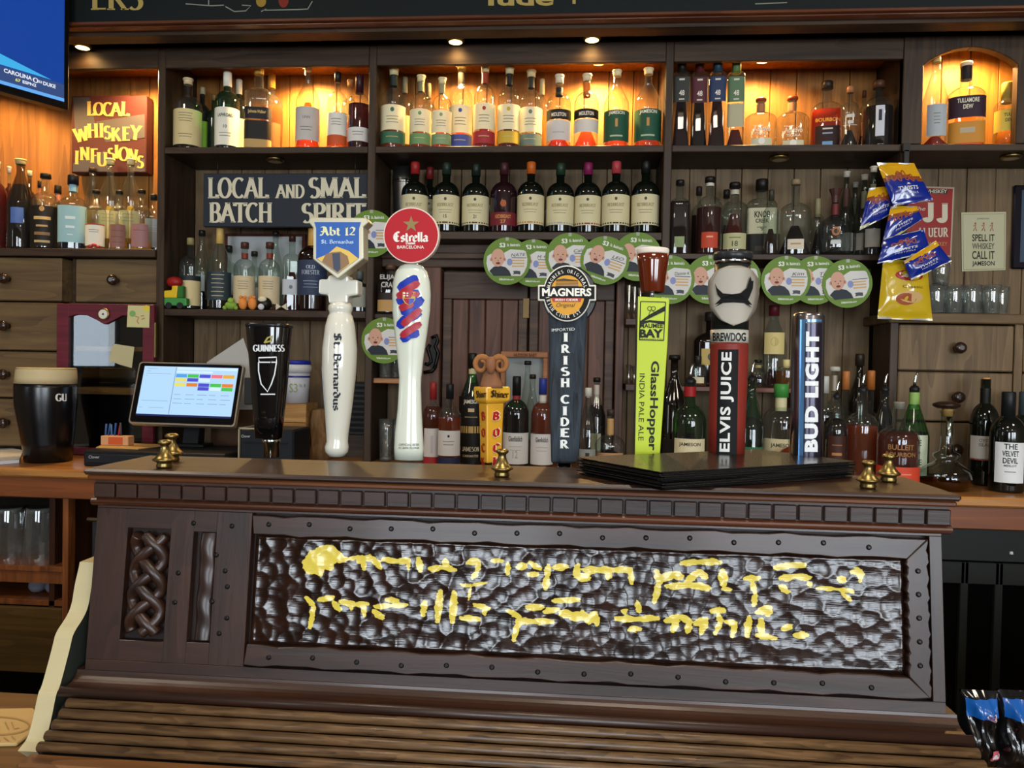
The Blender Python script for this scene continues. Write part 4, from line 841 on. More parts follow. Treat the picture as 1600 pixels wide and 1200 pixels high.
S('slim grey glass bottle with brown cork and silver print', 1327, 136, 28, S1, YA, 'std', liq='#1e1a18', lvl=.3, cap=('#a06a44', .1, 1.2), labs=[(.35, .36, '#b8b4ac', 90)], txt=[('-', .50, .4, .05, '#c9c6c0'), ('-', .40, .3, .05, '#c9c6c0')])
S('narrow bottle with dark liquid behind the grey glass bottle', 1349, 142, 18, S1, YB2, 'std', liq='#1c0c08', lvl=.55, cap=('#5a3018', .1, 1.1), labs=[(.3, .5, '#c9b478', 60)])
S('dark whiskey bottle with upright white bar code strip', 1380, 127, 46, S1, YA, 'std', liq='#2a0e08', lvl=.60, cap=('#4a2c1c', .11, 1.25), labs=[(.14, .58, '#c9ccd4', 32)], txt=[('-', .44, .10, .16, '#2c2c34')])
S('dark bottle half hidden in the corner of the right lit bay', 1402, 140, 24, S1, YB2, 'std', liq='#4a1a0c', lvl=.6, cap=('#3a2418', .1, 1.1))
# --- arched niche
g = 'bottles in the arched niche'
S('tall clear bottle with upright grey label in the arched niche', 1461, 90, 38, S1, YA+.01, 'slope', liq='#8a3a16', lvl=.14, cap=('#e9c878', .06, 1.0), labs=[(.12, .46, '#aeb4b6', 90)], txt=LN(.36, n=4, w=.25))
S('broad whiskey bottle with purple and gold label in the arched niche', 1508, 98, 54, S1, YA+.02, 'flask', liq='#c8852c', lvl=.55, cap=('#e0d2ae', .05, 1.1), neck=('#1f1a1c', .80, .96), labs=[(.34, .58, '#33202c', 120), (.06, .30, '#c98a34', 110)], txt=[('TULLAMORE', .53, .52, .05, '#e9dfc4'), ('DEW', .46, .24, .05, '#e9dfc4'), ('-', .2, .36, .06, '#b9a88a')])
S('pale whiskey bottle with yellow label and gold cap in the arched niche', 1573, 130, 38, S1, YA+.01, 'std', liq='#c8992c', lvl=.5, cap=('#b5a44a', .30, 1.5), labs=[(.24, .56, '#e6c552', 150)], txt=[('TULLA', .48, .4, .05, '#5a4a28'), ('DEW', .40, .3, .05, '#5a4a28')])
# --- middle shelf: dumpy dark bottles with cream labels
g = 'dark cream labelled bottles on the middle shelf'
def red(d, px, yt, cc, Y=YA, w=42, band='#3a2c22', num=None):
    S(d, px, yt, w, SM, Y, 'dump', gl='!#0c120c', cap=(cc, .17, 1.12), neck=('#cfd2c8', .66, .72), labs=[(.11, .52, '#cfc59d', 170), (.125, .145, band, 168)], txt=[('o', .46, .10, 0, '#4a4a3c'), ('REDBREAST', .38, .62, .045, '!#8a7a4c')]+LN(.31, '#8a7f60', 2)+([(num, .22, .12, .05, '#4a4638')] if num else []))
red('dark bottle with cream label and bright red capsule', 648, 254, '#8e1f1f')
red('dark bottle with red capsule tucked behind its neighbour', 671, 262, '#6e1a1c', YB2, 34)
red('dark bottle with green capsule and cream label beside the red capsule', 697, 255, '#1a2a20', num='15')
red('dark bottle with green capsule and cream label beside the maroon bottle', 743, 257, '#16221b', num='21')
S('matt maroon bottle with red band and copper picture', 787, 255, 42, SM, YA, 'dump', gl='!#241015', cap=('#3c1a1e', .17, 1.1), labs=[(.1, .28, '#6f1f28', 170)], txt=[('o', .40, .22, 0, '#a8552a'), ('REDBREAST', .22, .6, .05, '#c98a4a'), ('27', .15, .2, .05, '#c98a4a')])
red('dark bottle with cream label and orange capsule', 829, 254, '#b85a1c', band='#b07a3c')
red('green black bottle with cream label and pale grey lower band', 875, 256, '#1d3324', w=43, band='#9aa09a')
red('dark bottle with cream label and purple capsule', 918, 255, '#7a1c4a', band='#7a2a3c')
red('dark bottle with cream label and pink capsule', 962, 253, '#a83a40', w=43)
red('black topped bottle with cream label against the bay side', 1008, 252, '#10150f', w=43)
# --- left shelf
g = 'bottles on the left shelf'
YL1, YL2 = 2.90, 3.0
S('clear bottle with cork and cream picture label behind the toy car', 297, 372, 32, SL, YL1, 'std', cap=('#8f8558', .1, 1.1), liq='#5a4420', lvl=.2, labs=[(.06, .40, '#cfbd8c', 160), (.40, .47, '#23282a', 160)])
S('thin clear bottle with dark cap at the back of the left shelf', 315, 360, 26, SL, YL2, 'slope', liq='#14100c', lvl=.25, cap=('#1d1c1a', .07, 1.2), labs=[(.25, .45, '#a8b0b4', 60)])
S('clear bottle with gold neck foil and dark blue label', 343, 356, 36, SL, YL1, 'tall', liq='#1d1712', lvl=.3, cap=('#cfae62', .2, 1.1), labs=[(.12, .46, '#2f3a40', 160)], txt=LN(.42, '#b8b08a', 6, .55, .05))
S('clear bottle with brown cap and small white badge beside the dark blue label', 357, 384, 30, SL, YL2, 'std', liq='#0f0c0a', lvl=.3, cap=('#241d18', .1, 1.2), labs=[(.26, .56, '#c9ced0', 80)], txt=[('o', .42, .16, 0, '#5a6a72')])
for d, px, yt in (('clear bottle with red brown stopper and cream label near the orange toy', 382, 379), ('clear bottle with red brown stopper and cream label behind the black toy', 421, 379)):
    S(d, px, yt, 33, SL, YL1, 'std', cap=('#4a2c20', .09, 1.25), neck=('#7a3324', .76, .84), liq='#b08a5a', lvl=.06, labs=[(.10, .50, '#c9b894', 150)], txt=LN(.42, n=4))
S('dark capped clear bottle between the two cream labels', 397, 393, 28, SL, YL2, 'std', cap=('#26211c', .08, 1.2), liq='#b0a08a', lvl=.2, labs=[(.08, .4, '#c6beb4', 80)], txt=[('o', .24, .2, 0, '#a8606a')])
S('tall thin clear bottle with black cap in front of the framed print', 430, 362, 26, SL, YL2, 'slope', cap=('#1b1a18', .06, 1.2), liq='#c8bca8', lvl=.2)
S('bottle half full of red liquid with white badge', 456, 368, 27, SL, YL1+.03, 'sq', cap=('#3a1f18', .08, 1.1), liq='#6e1a10', lvl=.52, labs=[(.22, .42, '#b9bcc0', 110)], txt=[('o', .32, .2, 0, '#6a7078')])
S('dark bottle with gold neck and navy label next to the shield tap', 488, 352, 45, SL, YL1, 'std', gl='!#1a0d0a', cap=('#c89a4c', .32, 1.05), labs=[(.18, .58, '#2c3850', 160)], txt=[('OLD', .50, .3, .04, '!#aeb8c8'), ('FORESTER', .44, .62, .05, '!#aeb8c8')]+LN(.34, '#8894a8', 3))
S('small bottle with grey label behind the shield tap', 562, 424, 28, SL, YL1, 'flask', gl='!#23262a', cap=('#5a5f5a', .2, 1.2), labs=[(.12, .6, '#8d8f80', 120)], txt=LN(.5, '#3a3c38', 3))
# --- alcove shelf
g = 'bottles on the alcove shelf'
S('brown swing top bottle with blue tape label', 32, 249, 38, SA, 2.872, 'slope', gl='#b8a45a', liq='#3a1c08', lvl=.72, cap=('#c9b27a', .06, 1.2, 'knob'), labs=[(.28, .45, '#4a68a8', 55)])
S('round bottle with black and gold striped label', 71, 272, 42, SA, 2.866, 'std', liq='#2a1c10', lvl=.5, cap=('#1d1a17', .06, 1.3), labs=[(.04, .56, '#1f1a14', 170)], txt=[('o', .52, .18, 0, '#b98a4c'), ('-', .40, .6, .04, '#c9a86a'), ('-', .30, .4, .025, '#b9986a'), ('-', .2, .55, .04, '#8a6a44'), ('-', .1, .55, .03, '#b9a070')])
S('red glass swing top bottle at the end of the alcove shelf', -5, 252, 28, SA, 2.846, 'std', liq='#8e1a12', lvl=.8, cap=('#c9c0b0', .08, 1.1, 'knob'))
S('shorter red bottle with white swing stopper beside it', 14, 260, 20, SA, 2.94, 'std', liq='#7a1510', lvl=.8, cap=('#c9c0b0', .08, 1.1, 'knob'))
S('pale green glass bottle behind the blue tape label', 46, 267, 24, SA, 2.957, 'std', gl='#b8b060', liq='#8a7a2a', lvl=.7, cap=('#d8cfa8', .07, 1.2))
S('dark capped bottle behind the striped label', 62, 283, 22, SA, 2.965, 'std', liq='#5a3a1c', lvl=.6, cap=('#2a211a', .1, 1.4), neck=('#a8664a', .76, .9))
S('brown bottle with dark cap beside the pale blue label', 90, 290, 24, SA, 2.985, 'std', liq='#5a2c14', lvl=.6, cap=('#2c241c', .12, 1.4), neck=('#b0745a', .76, .88))
S('broad bottle with pale blue badge label and black cap', 114, 274, 42, SA, 2.864, 'flask', liq='#1c3a6a', lvl=.2, cap=('#14161a', .13, 1.3), neck=('#86b0c4', .78, .87), labs=[(.10, .58, '#8fb6bd', 165)], txt=[('-', .42, .34, .035, '#c9dcdc'), ('-', .30, .3, .03, '#c9dcdc'), ('-', .2, .2, .012, '#c9dcdc')])
S('tall clear bottle with dark cork beside the red sign', 144, 262, 28, SA, 2.985, 'slope', liq='#d8c07a', lvl=.5, cap=('#3a2a1c', .05, 1.2))
S('tall clear round shouldered bottle below the letter O', 172, 248, 36, SA, 2.968, 'tall', liq='#dcc98a', lvl=.5, cap=('#d9c68a', .07, 1.2, 'knob'), labs=[(.15, .44, '#dccf9c', 120)], txt=LN(.4, '#b8a870', 3))
S('tall clear round shouldered bottle below the letter N', 204, 248, 34, SA, 2.97, 'tall', liq='#dcc98a', lvl=.5, cap=('#d9c68a', .07, 1.2, 'knob'), labs=[(.15, .44, '#dccf9c', 120)], txt=LN(.4, '#b8a870', 3))
S('small clear bottle with black cap and white label by the red bow', 150, 297, 30, SA, 2.852, 'std', liq='#c8a05a', lvl=.3, cap=('#1c1815', .06, 1.25), labs=[(.06, .40, '#e0dac8', 130), (.40, .42, '#a0442c', 130)], txt=LN(.32, n=2))
S('small clear bottle with black cap and brown slatted label', 186, 298, 35, SA, 2.866, 'std', liq='#d8b87a', lvl=.45, cap=('#1c1815', .06, 1.25), labs=[(.05, .42, '#8a5f54', 100)], txt=[('-', .32, .6, .006, '#5a3a34'), ('-', .22, .6, .006, '#5a3a34'), ('-', .13, .6, .006, '#5a3a34')])
S('small clear bottle with black cap and dusky pink label', 221, 297, 31, SA, 2.862, 'std', liq='#d8b87a', lvl=.45, cap=('#1c1815', .06, 1.25), labs=[(.05, .42, '#9a6f6c', 100)], txt=[('-', .32, .6, .006, '#5a3a34')])
S('small bottle with silver grey label against the post', 240, 304, 24, SA, 2.94, 'flask', liq='#2a3a4a', lvl=.2, cap=('#23211f', .1, 1.3), labs=[(.10, .58, '#a9b0b8', 150)], txt=LN(.44, '#d0d6da', 3))
# --- right shelf
g = 'bottles on the right shelf'
S('faceted bottle of dark spirit against the bay side', 1061, 282, 32, SR, YA, 'sq', liq='#4a1c0c', lvl=.72, cap=('#1c1714', .07, 1.2), labs=[(.10, .24, '#8a9a6a', 50)])
S('amber bourbon bottle with orange label', 1108, 277, 40, SR, YA, 'std', liq='#7e2c10', lvl=.60, cap=('#191615', .07, 1.3), neck=('#c9c2b0', .88, .92), labs=[(.08, .28, '#b8432a', 75)], txt=[('-', .22, .25, .02, '#e0a080')])
S('dark capped bottle behind the orange label', 1091, 292, 22, SR, YB2, 'std', liq='#5a1c0c', lvl=.6, cap=('#2a2220', .12, 1.4))
S('red amber bourbon bottle with pale green label', 1147, 286, 44, SR, YA, 'std', liq='#9a3a14', lvl=.58, cap=('#191615', .07, 1.3), neck=('#b8b0a0', .84, .9), labs=[(.09, .30, '#b3b083', 100)], txt=[('18', .16, .2, .07, '#4a4a3a'), ('-', .24, .4, .012, '#6a6a50')])
S('small dark capped bottle behind the pale green label', 1134, 297, 22, SR, YB2, 'std', liq='#3a1c10', lvl=.5, cap=('#221c18', .12, 1.5))
S('square bottle with cream label and black lower half', 1189, 281, 46, SR, YA, 'sq', liq='#3a2418', lvl=.26, cap=('#16130f', .14, 1.2), labs=[(.04, .30, '#1c1815', 100), (.30, .62, '#c9c2a2', 100)], txt=[('KNOB', .54, .46, .08, '#1f1c16'), ('CREEK', .46, .40, .05, '#1f1c16'), ('9', .36, .10, .05, '#4a463a'), ('-', .38, .3, .01, '#6a6450'), ('-', .12, .4, .06, '#3c342c')])
S('thin clear bottle behind the cream square label', 1204, 297, 24, SR, YB2, 'std', cap=('#3a342c', .16, 1.2), liq='#5a3a20', lvl=.4)
S('wide round bourbon decanter with small white label', 1242, 281, 62, SR, YA+.01, 'oval', liq='#2c120a', lvl=.40, cap=('#8a7a5a', .07, 1.1), labs=[(.08, .21, '#cfc4ae', 55)], txt=[('-', .15, .3, .02, '#b08a5a')], sy=.75)
S('brass capped bottle between the decanter and the crowned bottle', 1277, 311, 20, SR, YB2, 'std', cap=('#9a8f6a', .3, 1.5), liq='#4a3018', lvl=.5)
S('round clear bottle with crown stopper and copper emblem', 1304, 296, 66, SR, YA+.01, 'dec', gl='#d8dede', liq='#3a3a38', lvl=.12, cap=('#4a2c28', .1, 1.2, 'crown'), neck=('#6a2a2c', .62, .78), labs=[(.22, .24, '#b8b8b0', 30)], txt=[('o', .36, .24, 0, '#a86a3c'), ('o', .36, .13, 0, '#2c2a28'), ('-', .20, .3, .05, '#c9ccc8')], sy=.75)
for d, px, yt, c, nk in (('slender bottle with white cork and pink neck behind the crowned bottle', 1321, 268, '#cfc6b4', '#8a5a58'), ('slender clear bottle with silver top behind the crowned bottle', 1335, 285, '#a9a8a0', '#7a7a74'), ('slender bottle with white neck label beside the snack bags', 1349, 273, '#b9b2a0', '#c9c2ac'), ('slender bottle with tall white cork behind the snack bags', 1363, 260, '#cfc8b4', '#c9c0a8')):
    S(d, px, yt, 26, SR, YB2, 'slope', gl='#d8dcd4', liq='#8a8a84', lvl=.4, cap=(c, .07, 1.2, 'knob'), neck=(nk, .6, .8), labs=[(.1, .3, '#a8a294', 110)])
# --- counter, between the white tap and the black tap
g = 'bottles on the counter behind the taps'
YC1, YC2 = 2.66, 2.80
S('amber bottle with red capsule and white label', 676, 597, 32, CT, YC1, 'std', liq='#8f4818', lvl=.72, cap=('#8e2626', .2, 1.1), labs=[(.16, .48, '#cfcac4', 100), (.04, .16, '#a02a30', 100)], txt=[('-', .3, .12, .2, '#b9b4b8')])
S('amber bottle with black capsule and white and navy label', 702, 600, 36, CT, YC1, 'std', liq='#bc681e', lvl=.62, cap=('#17181a', .17, 1.1), labs=[(.20, .48, '#d0cdc8', 140), (.02, .18, '#242c48', 140)], txt=[('o', .42, .1, 0, '#2a3040')]+LN(.36, n=2))
S('tall black labelled bottle with green shoulders', 737, 552, 40, CT, YC2, 'tall', gl='#58b060', liq='#0a1a08', lvl=.66, cap=('#15170f', .13, 1.2), neck=('#b8b288', .74, .86), labs=[(.04, .62, '#15130f', 165), (.30, .36, '#b99a5a', 160)], txt=[('JAMESON', .57, .62, .045, '#d8d2c0'), ('-', .50, .24, .03, '#c9b48a'), ('-', .44, .5, .01, '#8a7a5a'), ('JAMESON', .16, .7, .04, '!#d8cda8'), ('CASKMATES', .10, .62, .02, '#c9b88a')])
S('dark green malt bottle with black capsule and white label', 806, 588, 40, CT, YC1, 'std', gl='#4c9a54', liq='#0a140a', lvl=.66, cap=('#171816', .2, 1.1), neck=('#8a2a30', .72, .80), labs=[(.10, .42, '#cfcdc8', 160)], txt=[('Glenfiddich', .36, .55, .055, '#4a4844'), ('12', .2, .2, .08, '#a8a49a')]+LN(.28, '#b0aca4', 2))
S('amber malt bottle with blue capsule and white label', 847, 591, 36, CT, YC1, 'std', liq='#ac5e20', lvl=.74, cap=('#2c3a86', .17, 1.15), neck=('#c9c4b8', .74, .82), labs=[(.10, .42, '#cfcdc8', 150)], txt=[('Glenfiddich', .36, .55, .05, '#4a4844')]+LN(.28, '#b0aca4', 2))
S('thin clear bottle inside the wooden frame display', 823, 564, 26, CT, 2.865, 'slope', cap=('#1c1a17', .04, 1.3), liq='#c8ccc8', lvl=.3)
S('clear bottle with brown cap beside the blue capsule', 831, 585, 26, CT, YC2, 'slope', cap=('#2a1e18', .05, 1.2), liq='#a8a49a', lvl=.3)
S('slender clear bottle with silver capsule behind the black tap', 918, 606, 30, CT, YC1, 'slope', gl='#dfe4dc', liq='#8a7a5a', lvl=.3, cap=('#c9c8bc', .10, 1.1), labs=[(.06, .30, '#8a8c86', 110)], txt=[('-', .2, .2, .12, '#2a2c2a')])
S('dark bottle with black cap and white neck label behind it', 931, 590, 30, CT, YC2, 'tall', liq='#2a140c', lvl=.7, cap=('#15140f', .05, 1.3), neck=('#b8b2a4', .72, .92), labs=[(.2, .4, '#b9b09a', 60)])
S('short round amber bottle with peach label', 953, 640, 48, CT, YC1, 'dec', liq='#4a1c10', lvl=.36, cap=('#3a3028', .1, 1.1), neck=('#b8925c', .60, .86), labs=[(.12, .34, '#b08860', 110)], txt=LN(.28, n=2))
# --- counter, right group
g = 'bottles on the counter before the riser step'
pd_ = at(1486, 700, 2.53); PLACED.append((pd_.x, 2.53, 39*mpp(pd_)+.002, CT))
S('broad dark rum bottle with black cap beside the green tap', 1052, 555, 42, CT, YC2-.04, 'tall', gl='!#120d0b', cap=('#15120f', .04, 1.5), labs=[(.1, .3, '#201814', 100)])
S('green whiskey bottle with red neck, steel pourer and cream label', 1077, 570, 52, CT, YC1-.03, 'wine', gl='#6cc05a', liq='#123010', lvl=.46, neck=('#a01f22', .84, .94), labs=[(.04, .42, '#d8cfa8', 120)], txt=[('JAMESON', .36, .66, .045, '#4a4030'), ('-', .24, .10, .10, '#8a2a24'), ('-', .14, .4, .01, '#8a8060')], pour=True)
S('clear tequila bottle with gold and black neck on the riser step', 1090, 556, 28, zrz, 2.87, 'std', liq='#b88a5a', lvl=.3, cap=('#26221d', .28, 1.3), labs=[(.1, .3, '#d8c8a0', 80)])
S('large dark square bottle with gold seal on the riser step', 1110, 488, 54, zrz, 2.97, 'flask', gl='!#1a1210', cap=('#2c2420', .12, 1.2), labs=[(.28, .50, '#b8a05c', 60)], txt=[('o', .39, .2, 0, '#4a4a48')])
S('green bottle with steel pourer and pale lower label', 1173, 566, 42, CT, YC1-.03, 'slope', gl='#5cc47a', liq='#0f5a24', lvl=.62, labs=[(.02, .16, '#c9c9a8', 110), (.18, .34, '#2c6a44', 110)], txt=[('-', .30, .3, .02, '#a8d8b0'), ('-', .08, .2, .08, '#4a4a3c')], pour=True)
S('dark bottle with black cap on the riser step', 1184, 562, 30, zrz, 2.93, 'slope', liq='#4a2a18', lvl=.4, cap=('#15150f', .12, 1.2), neck=('#c9b070', .7, .8))
S('tall clear whiskey bottle with red wax neck and cream seal label', 1208, 477, 46, zrz, 2.92, 'slope', liq='#7a2c16', lvl=.22, cap=('#5c1a22', .13, 1.2), labs=[(.40, .66, '#d0bd7c', 90)], txt=[('o', .55, .3, 0, '#b9a868')])
S('gold neck bottle on the riser step beside the wax necked one', 1228, 562, 30, zrz, 2.95, 'std', liq='#b8924a', lvl=.6, cap=('#d8c888', .3, 1.2))
S('clear whiskey bottle with green capsule and cream label', 1219, 600, 56, CT, YC1-.03, 'std', liq='#4a2a18', lvl=.16, cap=('#3f8a3c', .14, 1.3), neck=('#cfc89c', .72, .86), labs=[(.06, .44, '#d3c89e', 130)], txt=[('JAMESON', .37, .6, .05, '#4a4234')])
S('round orange liqueur bottle before the green capsule', 1236, 662, 44, CT, YC1-.08, 'dec', liq='#d0601c', lvl=.62, cap=('#2a1410', .08, 1.2), labs=[(.08, .10, '#1c1c1e', 60)])
S('clear bottle with grey capsule behind the silver tap', 1287, 588, 34, CT, YC1, 'std', liq='#2a0f0a', lvl=.66, cap=('#b9bab4', .16, 1.2))
S('clear jar bottle with silver stopper behind the silver tap', 1302, 573, 34, CT, YC2, 'oval', cap=('#b8b4a8', .04, 1.8), neck=('#a89a8c', .78, .92), liq='#5a3018', lvl=.5)
S('dark bottle with steel pourer and gold printed label', 1306, 596, 36, CT, YC1-.02, 'std', liq='#3a140c', lvl=.75, labs=[(.10, .56, '#3a1c12', 90)], txt=[('-', .46, .4, .012, '#8a5a3a'), ('-', .36, .4, .03, '#a8703c'), ('-', .24, .4, .012, '#8a5a3a')], pour=True)
S('clear decanter with tall orange cork before the planks', 1320, 580, 44, CT, YC2, 'dec', cap=('#b8733c', .18, 1.2), liq='#b8741e', lvl=.5)
S('clear decanter with tall orange cork beside the dark neck', 1359, 579, 44, CT, YC2, 'dec', cap=('#a8632c', .18, 1.2), liq='#3a2414', lvl=.4)
S('tall dark bottle neck standing behind the cork decanters', 1341, 553, 34, CT, YC2+.12, 'tall', gl='!#1a1410', cap=('#2a2119', .1, 1.4))
S('square amber bourbon bottle with steel pourer', 1346, 584, 50, CT, YC1-.1, 'std', liq='#dc7420', lvl=.62, labs=[(.05, .06, '#7a2c10', 60)], pour=True)
S('dark green bottle with steel pourer behind the orange label', 1381, 584, 40, CT, YC2-.05, 'slope', gl='#2c5a48', liq='#06180f', lvl=.6, pour=True)
S('big amber bourbon bottle with wide orange label', 1403, 628, 62, CT, YC1-.14, 'dump', liq='#8a3c12', lvl=.66, cap=('#8a8478', .08, .9), labs=[(.06, .28, '#c8452c', 165)], txt=[('BULLEIT', .50, .6, .06, '#9a6a3a'), ('BOURBON', .42, .7, .05, '#9a6a3a'), ('-', .2, .5, .012, '#e08a6a'), ('-', .14, .4, .01, '#e08a6a')])
S('green rye bottle with pale label and steel pourer', 1427, 583, 46, CT, YC1-.08, 'slope', gl='#86cc5a', liq='#1a4a14', lvl=.55, neck=('#8ab05a', .78, .96), labs=[(.10, .52, '#cfd4b8', 100)], txt=[('RYE', .44, .36, .06, '#4a5440'), ('-', .34, .3, .02, '#6a7458'), ('LIVE', .24, .4, .06, '#4a5440')], pour=True)
S('dark red wine bottle with cork and white label', 1538, 590, 42, CT, 2.70, 'wine', gl='!#10140e', cap=('#b98a52', .10, .8), neck=('#10120f', .72, .90), labs=[(.24, .46, '#d2cdc4', 140), (.235, .25, '#b02030', 140)], txt=[('OYSTER', .42, .5, .03, '#7a7068'), ('ISLAND', .38, .5, .03, '#7a7068')], name='wine_bottle')
S('black wine bottle with bold white lettered label', 1574, 612, 50, CT, 2.56, 'wine', gl='!#0d100e', cap=('#15181a', .30, 1.15), labs=[(.10, .50, '#dcdedd', 100)], txt=[('THE', .46, .36, .055, '#1f2022'), ('VELVET', .39, .44, .055, '#1f2022'), ('DEVIL', .32, .40, .055, '#1f2022'), ('MERLOT', .27, .34, .02, '#4a4a4c'), ('-', .21, .3, .008, '#6a6a6c')], name='wine_bottle')
S('wine bottle with blue grey capsule behind the bold label', 1600, 612, 44, CT, 2.70, 'wine', gl='!#161a14', cap=('#3a4448', .28, 1.15), labs=[(.12, .4, '#c9cac6', 120)], name='wine_bottle')
# ------------------------------------------------------------------ beer taps
YT = 1.155
def tap(name, label, px, py, group='beer tap handles'):
    p = at(px, py, YT); return thing(name, label, 'beer tap', (p.x, YT, TC-0.06), group)
def faucet(t, px):
    p = at(px, 716, YT); m = MB()
    m.lathe([(.010, 0), (.013, .01), (.013, .045), (.009, .055)], (p.x, YT, p.z-.062), 14); m.tube([(p.x, YT, p.z-.04), (p.x, 1.105, p.z-.04)], .009); m.build('faucet', CHROME, t)
def lathepx(m, prof, Y, n=28, mi=0, sy=1.0, pw=2.0):   # rows of (centre px, half width px, y px)
    R = []
    for cx, hw, y in prof:
        p = at(cx, y, Y); r = hw*mpp(p); row = []
        for j in range(n):
            c, s = math.cos(2*math.pi*j/n), math.sin(2*math.pi*j/n)
            if pw != 2: q = (abs(c)**pw+abs(s)**pw)**(-1/pw); c *= q; s *= q
            row.append((p.x+r*c, p.y+r*s*sy, p.z))
        R.append(row)
    m.rings(R)
def frontof(prof, Y, sy=1.0, lift=0.0008, pw=2.0):       # picture point -> front surface of such a lathe
    ys = [q[2] for q in prof]
    def fn(u, v):
        y = -v; cx = float(np.interp(y, ys, [q[0] for q in prof])); hw = float(np.interp(y, ys, [q[1] for q in prof]))
        c0 = at(cx, y, Y); r = hw*mpp(c0); d = 0.0
        for _ in range(14):
            p = at(u, y, Y-d); d = .5*d+.5*max(0.0, 1-(abs(p.x-c0.x)/max(r, 1e-6))**pw)**(1/pw)*r*sy
        p = at(u, y, Y-d-lift)
        return (p.x, p.y, p.z)
    return fn
IVORY = solid('#cfcdbf', 0.18, coat=0.4)
# black stout tap
t = tap('beer_tap', 'black glossy stout tap handle with white harp outline and chrome collar', 420, 600)
pr = [(421, 33, 509), (421, 33, 513), (421, 30, 545), (421, 26, 600), (420, 22, 650), (420, 19, 684)]
m = MB(); lathepx(m, pr, YT, 32, sy=.8, pw=3.6); m.build('handle_body', solid('#0a0a0c', 0.08, coat=0.6), t)
m = MB(); lathepx(m, [(421, 33.5, 506), (421, 34, 509), (421, 33.5, 512)], YT, 32, sy=.8, pw=3.6); m.build('rim', solid('#2c2d30', .2, .6), t)
f = frontof(pr, YT, .8, .001, 3.6); m = MB(); put(m, 'GUINNESS', f, 420, -544, 50, 11, 0, style='serif', bold=.05, sub=1)
for p in ([(404, -566), (404, -580), (408, -600), (418, -612), (424, -600), (429, -585), (432, -566)], [(404, -566), (432, -566)], [(405, -566), (404, -559), (432, -558), (432, -566)], [(407, -616), (430, -616)]): m.ribbon(p, 1.0, f, 0)
m.ribbon([(413, -536), (418, -528), (425, -525), (423, -533), (414, -535)], 1.4, f, 1)
m.build('print', [solid('#d9dcdc', .4), solid('#a89a4a', .4)], t)
m = MB(); lathepx(m, [(424, 13, 684), (424, 14, 688), (424, 13, 692), (424, 12, 693), (424, 12, 714)], YT, 24); m.build('collar', CHROME, t); faucet(t, 424)
# white ceramic abbey tap with shield
t = tap('beer_tap', 'white ceramic tap handle with blue shield and black letter script', 527, 600)
pr = [(533, 15, 473), (532, 18.5, 478), (532, 19, 484), (532, 17, 488), (532, 17, 491), (532, 19, 494), (531.5, 23, 510), (531, 27, 545), (530, 26.5, 580), (529, 22, 630), (527, 17, 680), (527, 16.5, 690), (526, 18.5, 698), (526, 17.5, 706), (526, 12, 713)]
m = MB(); lathepx(m, pr, YT, 32); m.build('handle_body', IVORY, t)
f = frontof(pr, YT); m = MB(); put(m, 'St. Bernardus', f, 527, -581, 122, 13, 0, rot=-math.pi/2-.012, style='black', bold=.015); m.build('print', solid('#1a1d24', .4), t)
m = MB(); slabpx(m, [(512, 430), (544, 430), (544, 437), (559, 437), (559, 461), (543, 463), (543, 474), (513, 474), (512, 461), (497, 459), (498, 436), (512, 436)], YT-.014, YT+.014); m.build('cross_block', IVORY, t, .003, 2)
sh = [(482, 344), (486, 339.5), (572, 340), (576, 347), (567.5, 355), (568, 404), (527.5, 436), (489, 405), (489, 356), (482, 347)]
m = MB(); slabpx(m, sh, YT-.032, YT-.004); so = m.build('shield', solid('#b9b39a', .3, .3), t, .002, 2)
inn = [(491, 347), (564, 347), (561, 357), (561, 403), (527.5, 428), (494, 404), (494, 357)]
m = MB(); polypx(m, inn, YT-.0325, 0); Yq = YT-.0330
polypx(m, [(495, 404), (512, 397), (526, 385), (545, 392), (560, 404), (527.5, 427)], Yq, 1); polypx(m, [(503, 409), (509, 397), (519, 394), (532, 393), (543, 400), (546, 412), (527.5, 426)], Yq-.0002, 2); polypx(m, [(519, 396), (531, 395), (532, 420), (527, 425), (521, 420)], Yq-.0004, 3)
putpx(m, 'Abt 12', 527.5, 361, 56, 15, Yq, 4, style='black', bold=.01); putpx(m, 'St. Bernardus', 527, 377.5, 51, 7, Yq, 5, style='black', bold=.02)
m.build('painted_face', [solid('#2a5aa8', .35), solid('#d8b75a', .4), solid('#8a6a4a', .4), solid('#3c4456', .4), solid('#dcdcae', .4), solid('#a9c4e0', .4)], so)
faucet(t, 526)
# white paddle tap with red disc
t = tap('beer_tap', 'white paddle tap handle with red round lager badge and blue red scribble', 640, 600)
pr = [(643, 9, 412), (643, 18, 416), (643, 25, 425), (643, 29, 440), (643, 30.5, 460), (642.5, 30, 485), (642, 26, 520), (641.5, 21, 555), (641, 17.5, 590), (640.5, 17.5, 605), (640, 19, 640), (639, 22, 675), (639, 23.5, 700), (639, 23, 718)]
m = MB(); lathepx(m, pr, YT, 32, sy=.6); m.build('handle_body', solid('#d3d8c8', 0.2, coat=0.4), t)
f = frontof(pr, YT, .6, .0012); m = MB()
def sq(pts, w, mi): 
    q = []
    for i in range(len(pts)-1):
        for k in range(8): q.append((pts[i][0]+(pts[i+1][0]-pts[i][0])*k/8, -(pts[i][1]+(pts[i+1][1]-pts[i][1])*k/8)))
    q.append((pts[-1][0], -pts[-1][1])); n = len(q); m.ribbon(q, [w*min(1, .55+3*min(i, n-1-i)/n) for i in range(n)], f, mi)
f = frontof(pr, YT, .6, .0010)
for pts in (((622, 452), (640, 440), (653, 434)), ((620, 472), (634, 466), (655, 456)), ((626, 488), (642, 482), (661, 466)), ((622, 512), (632, 500), (658, 488)), ((627, 532), (640, 522), (655, 520))): sq(pts, 7.2, 0)
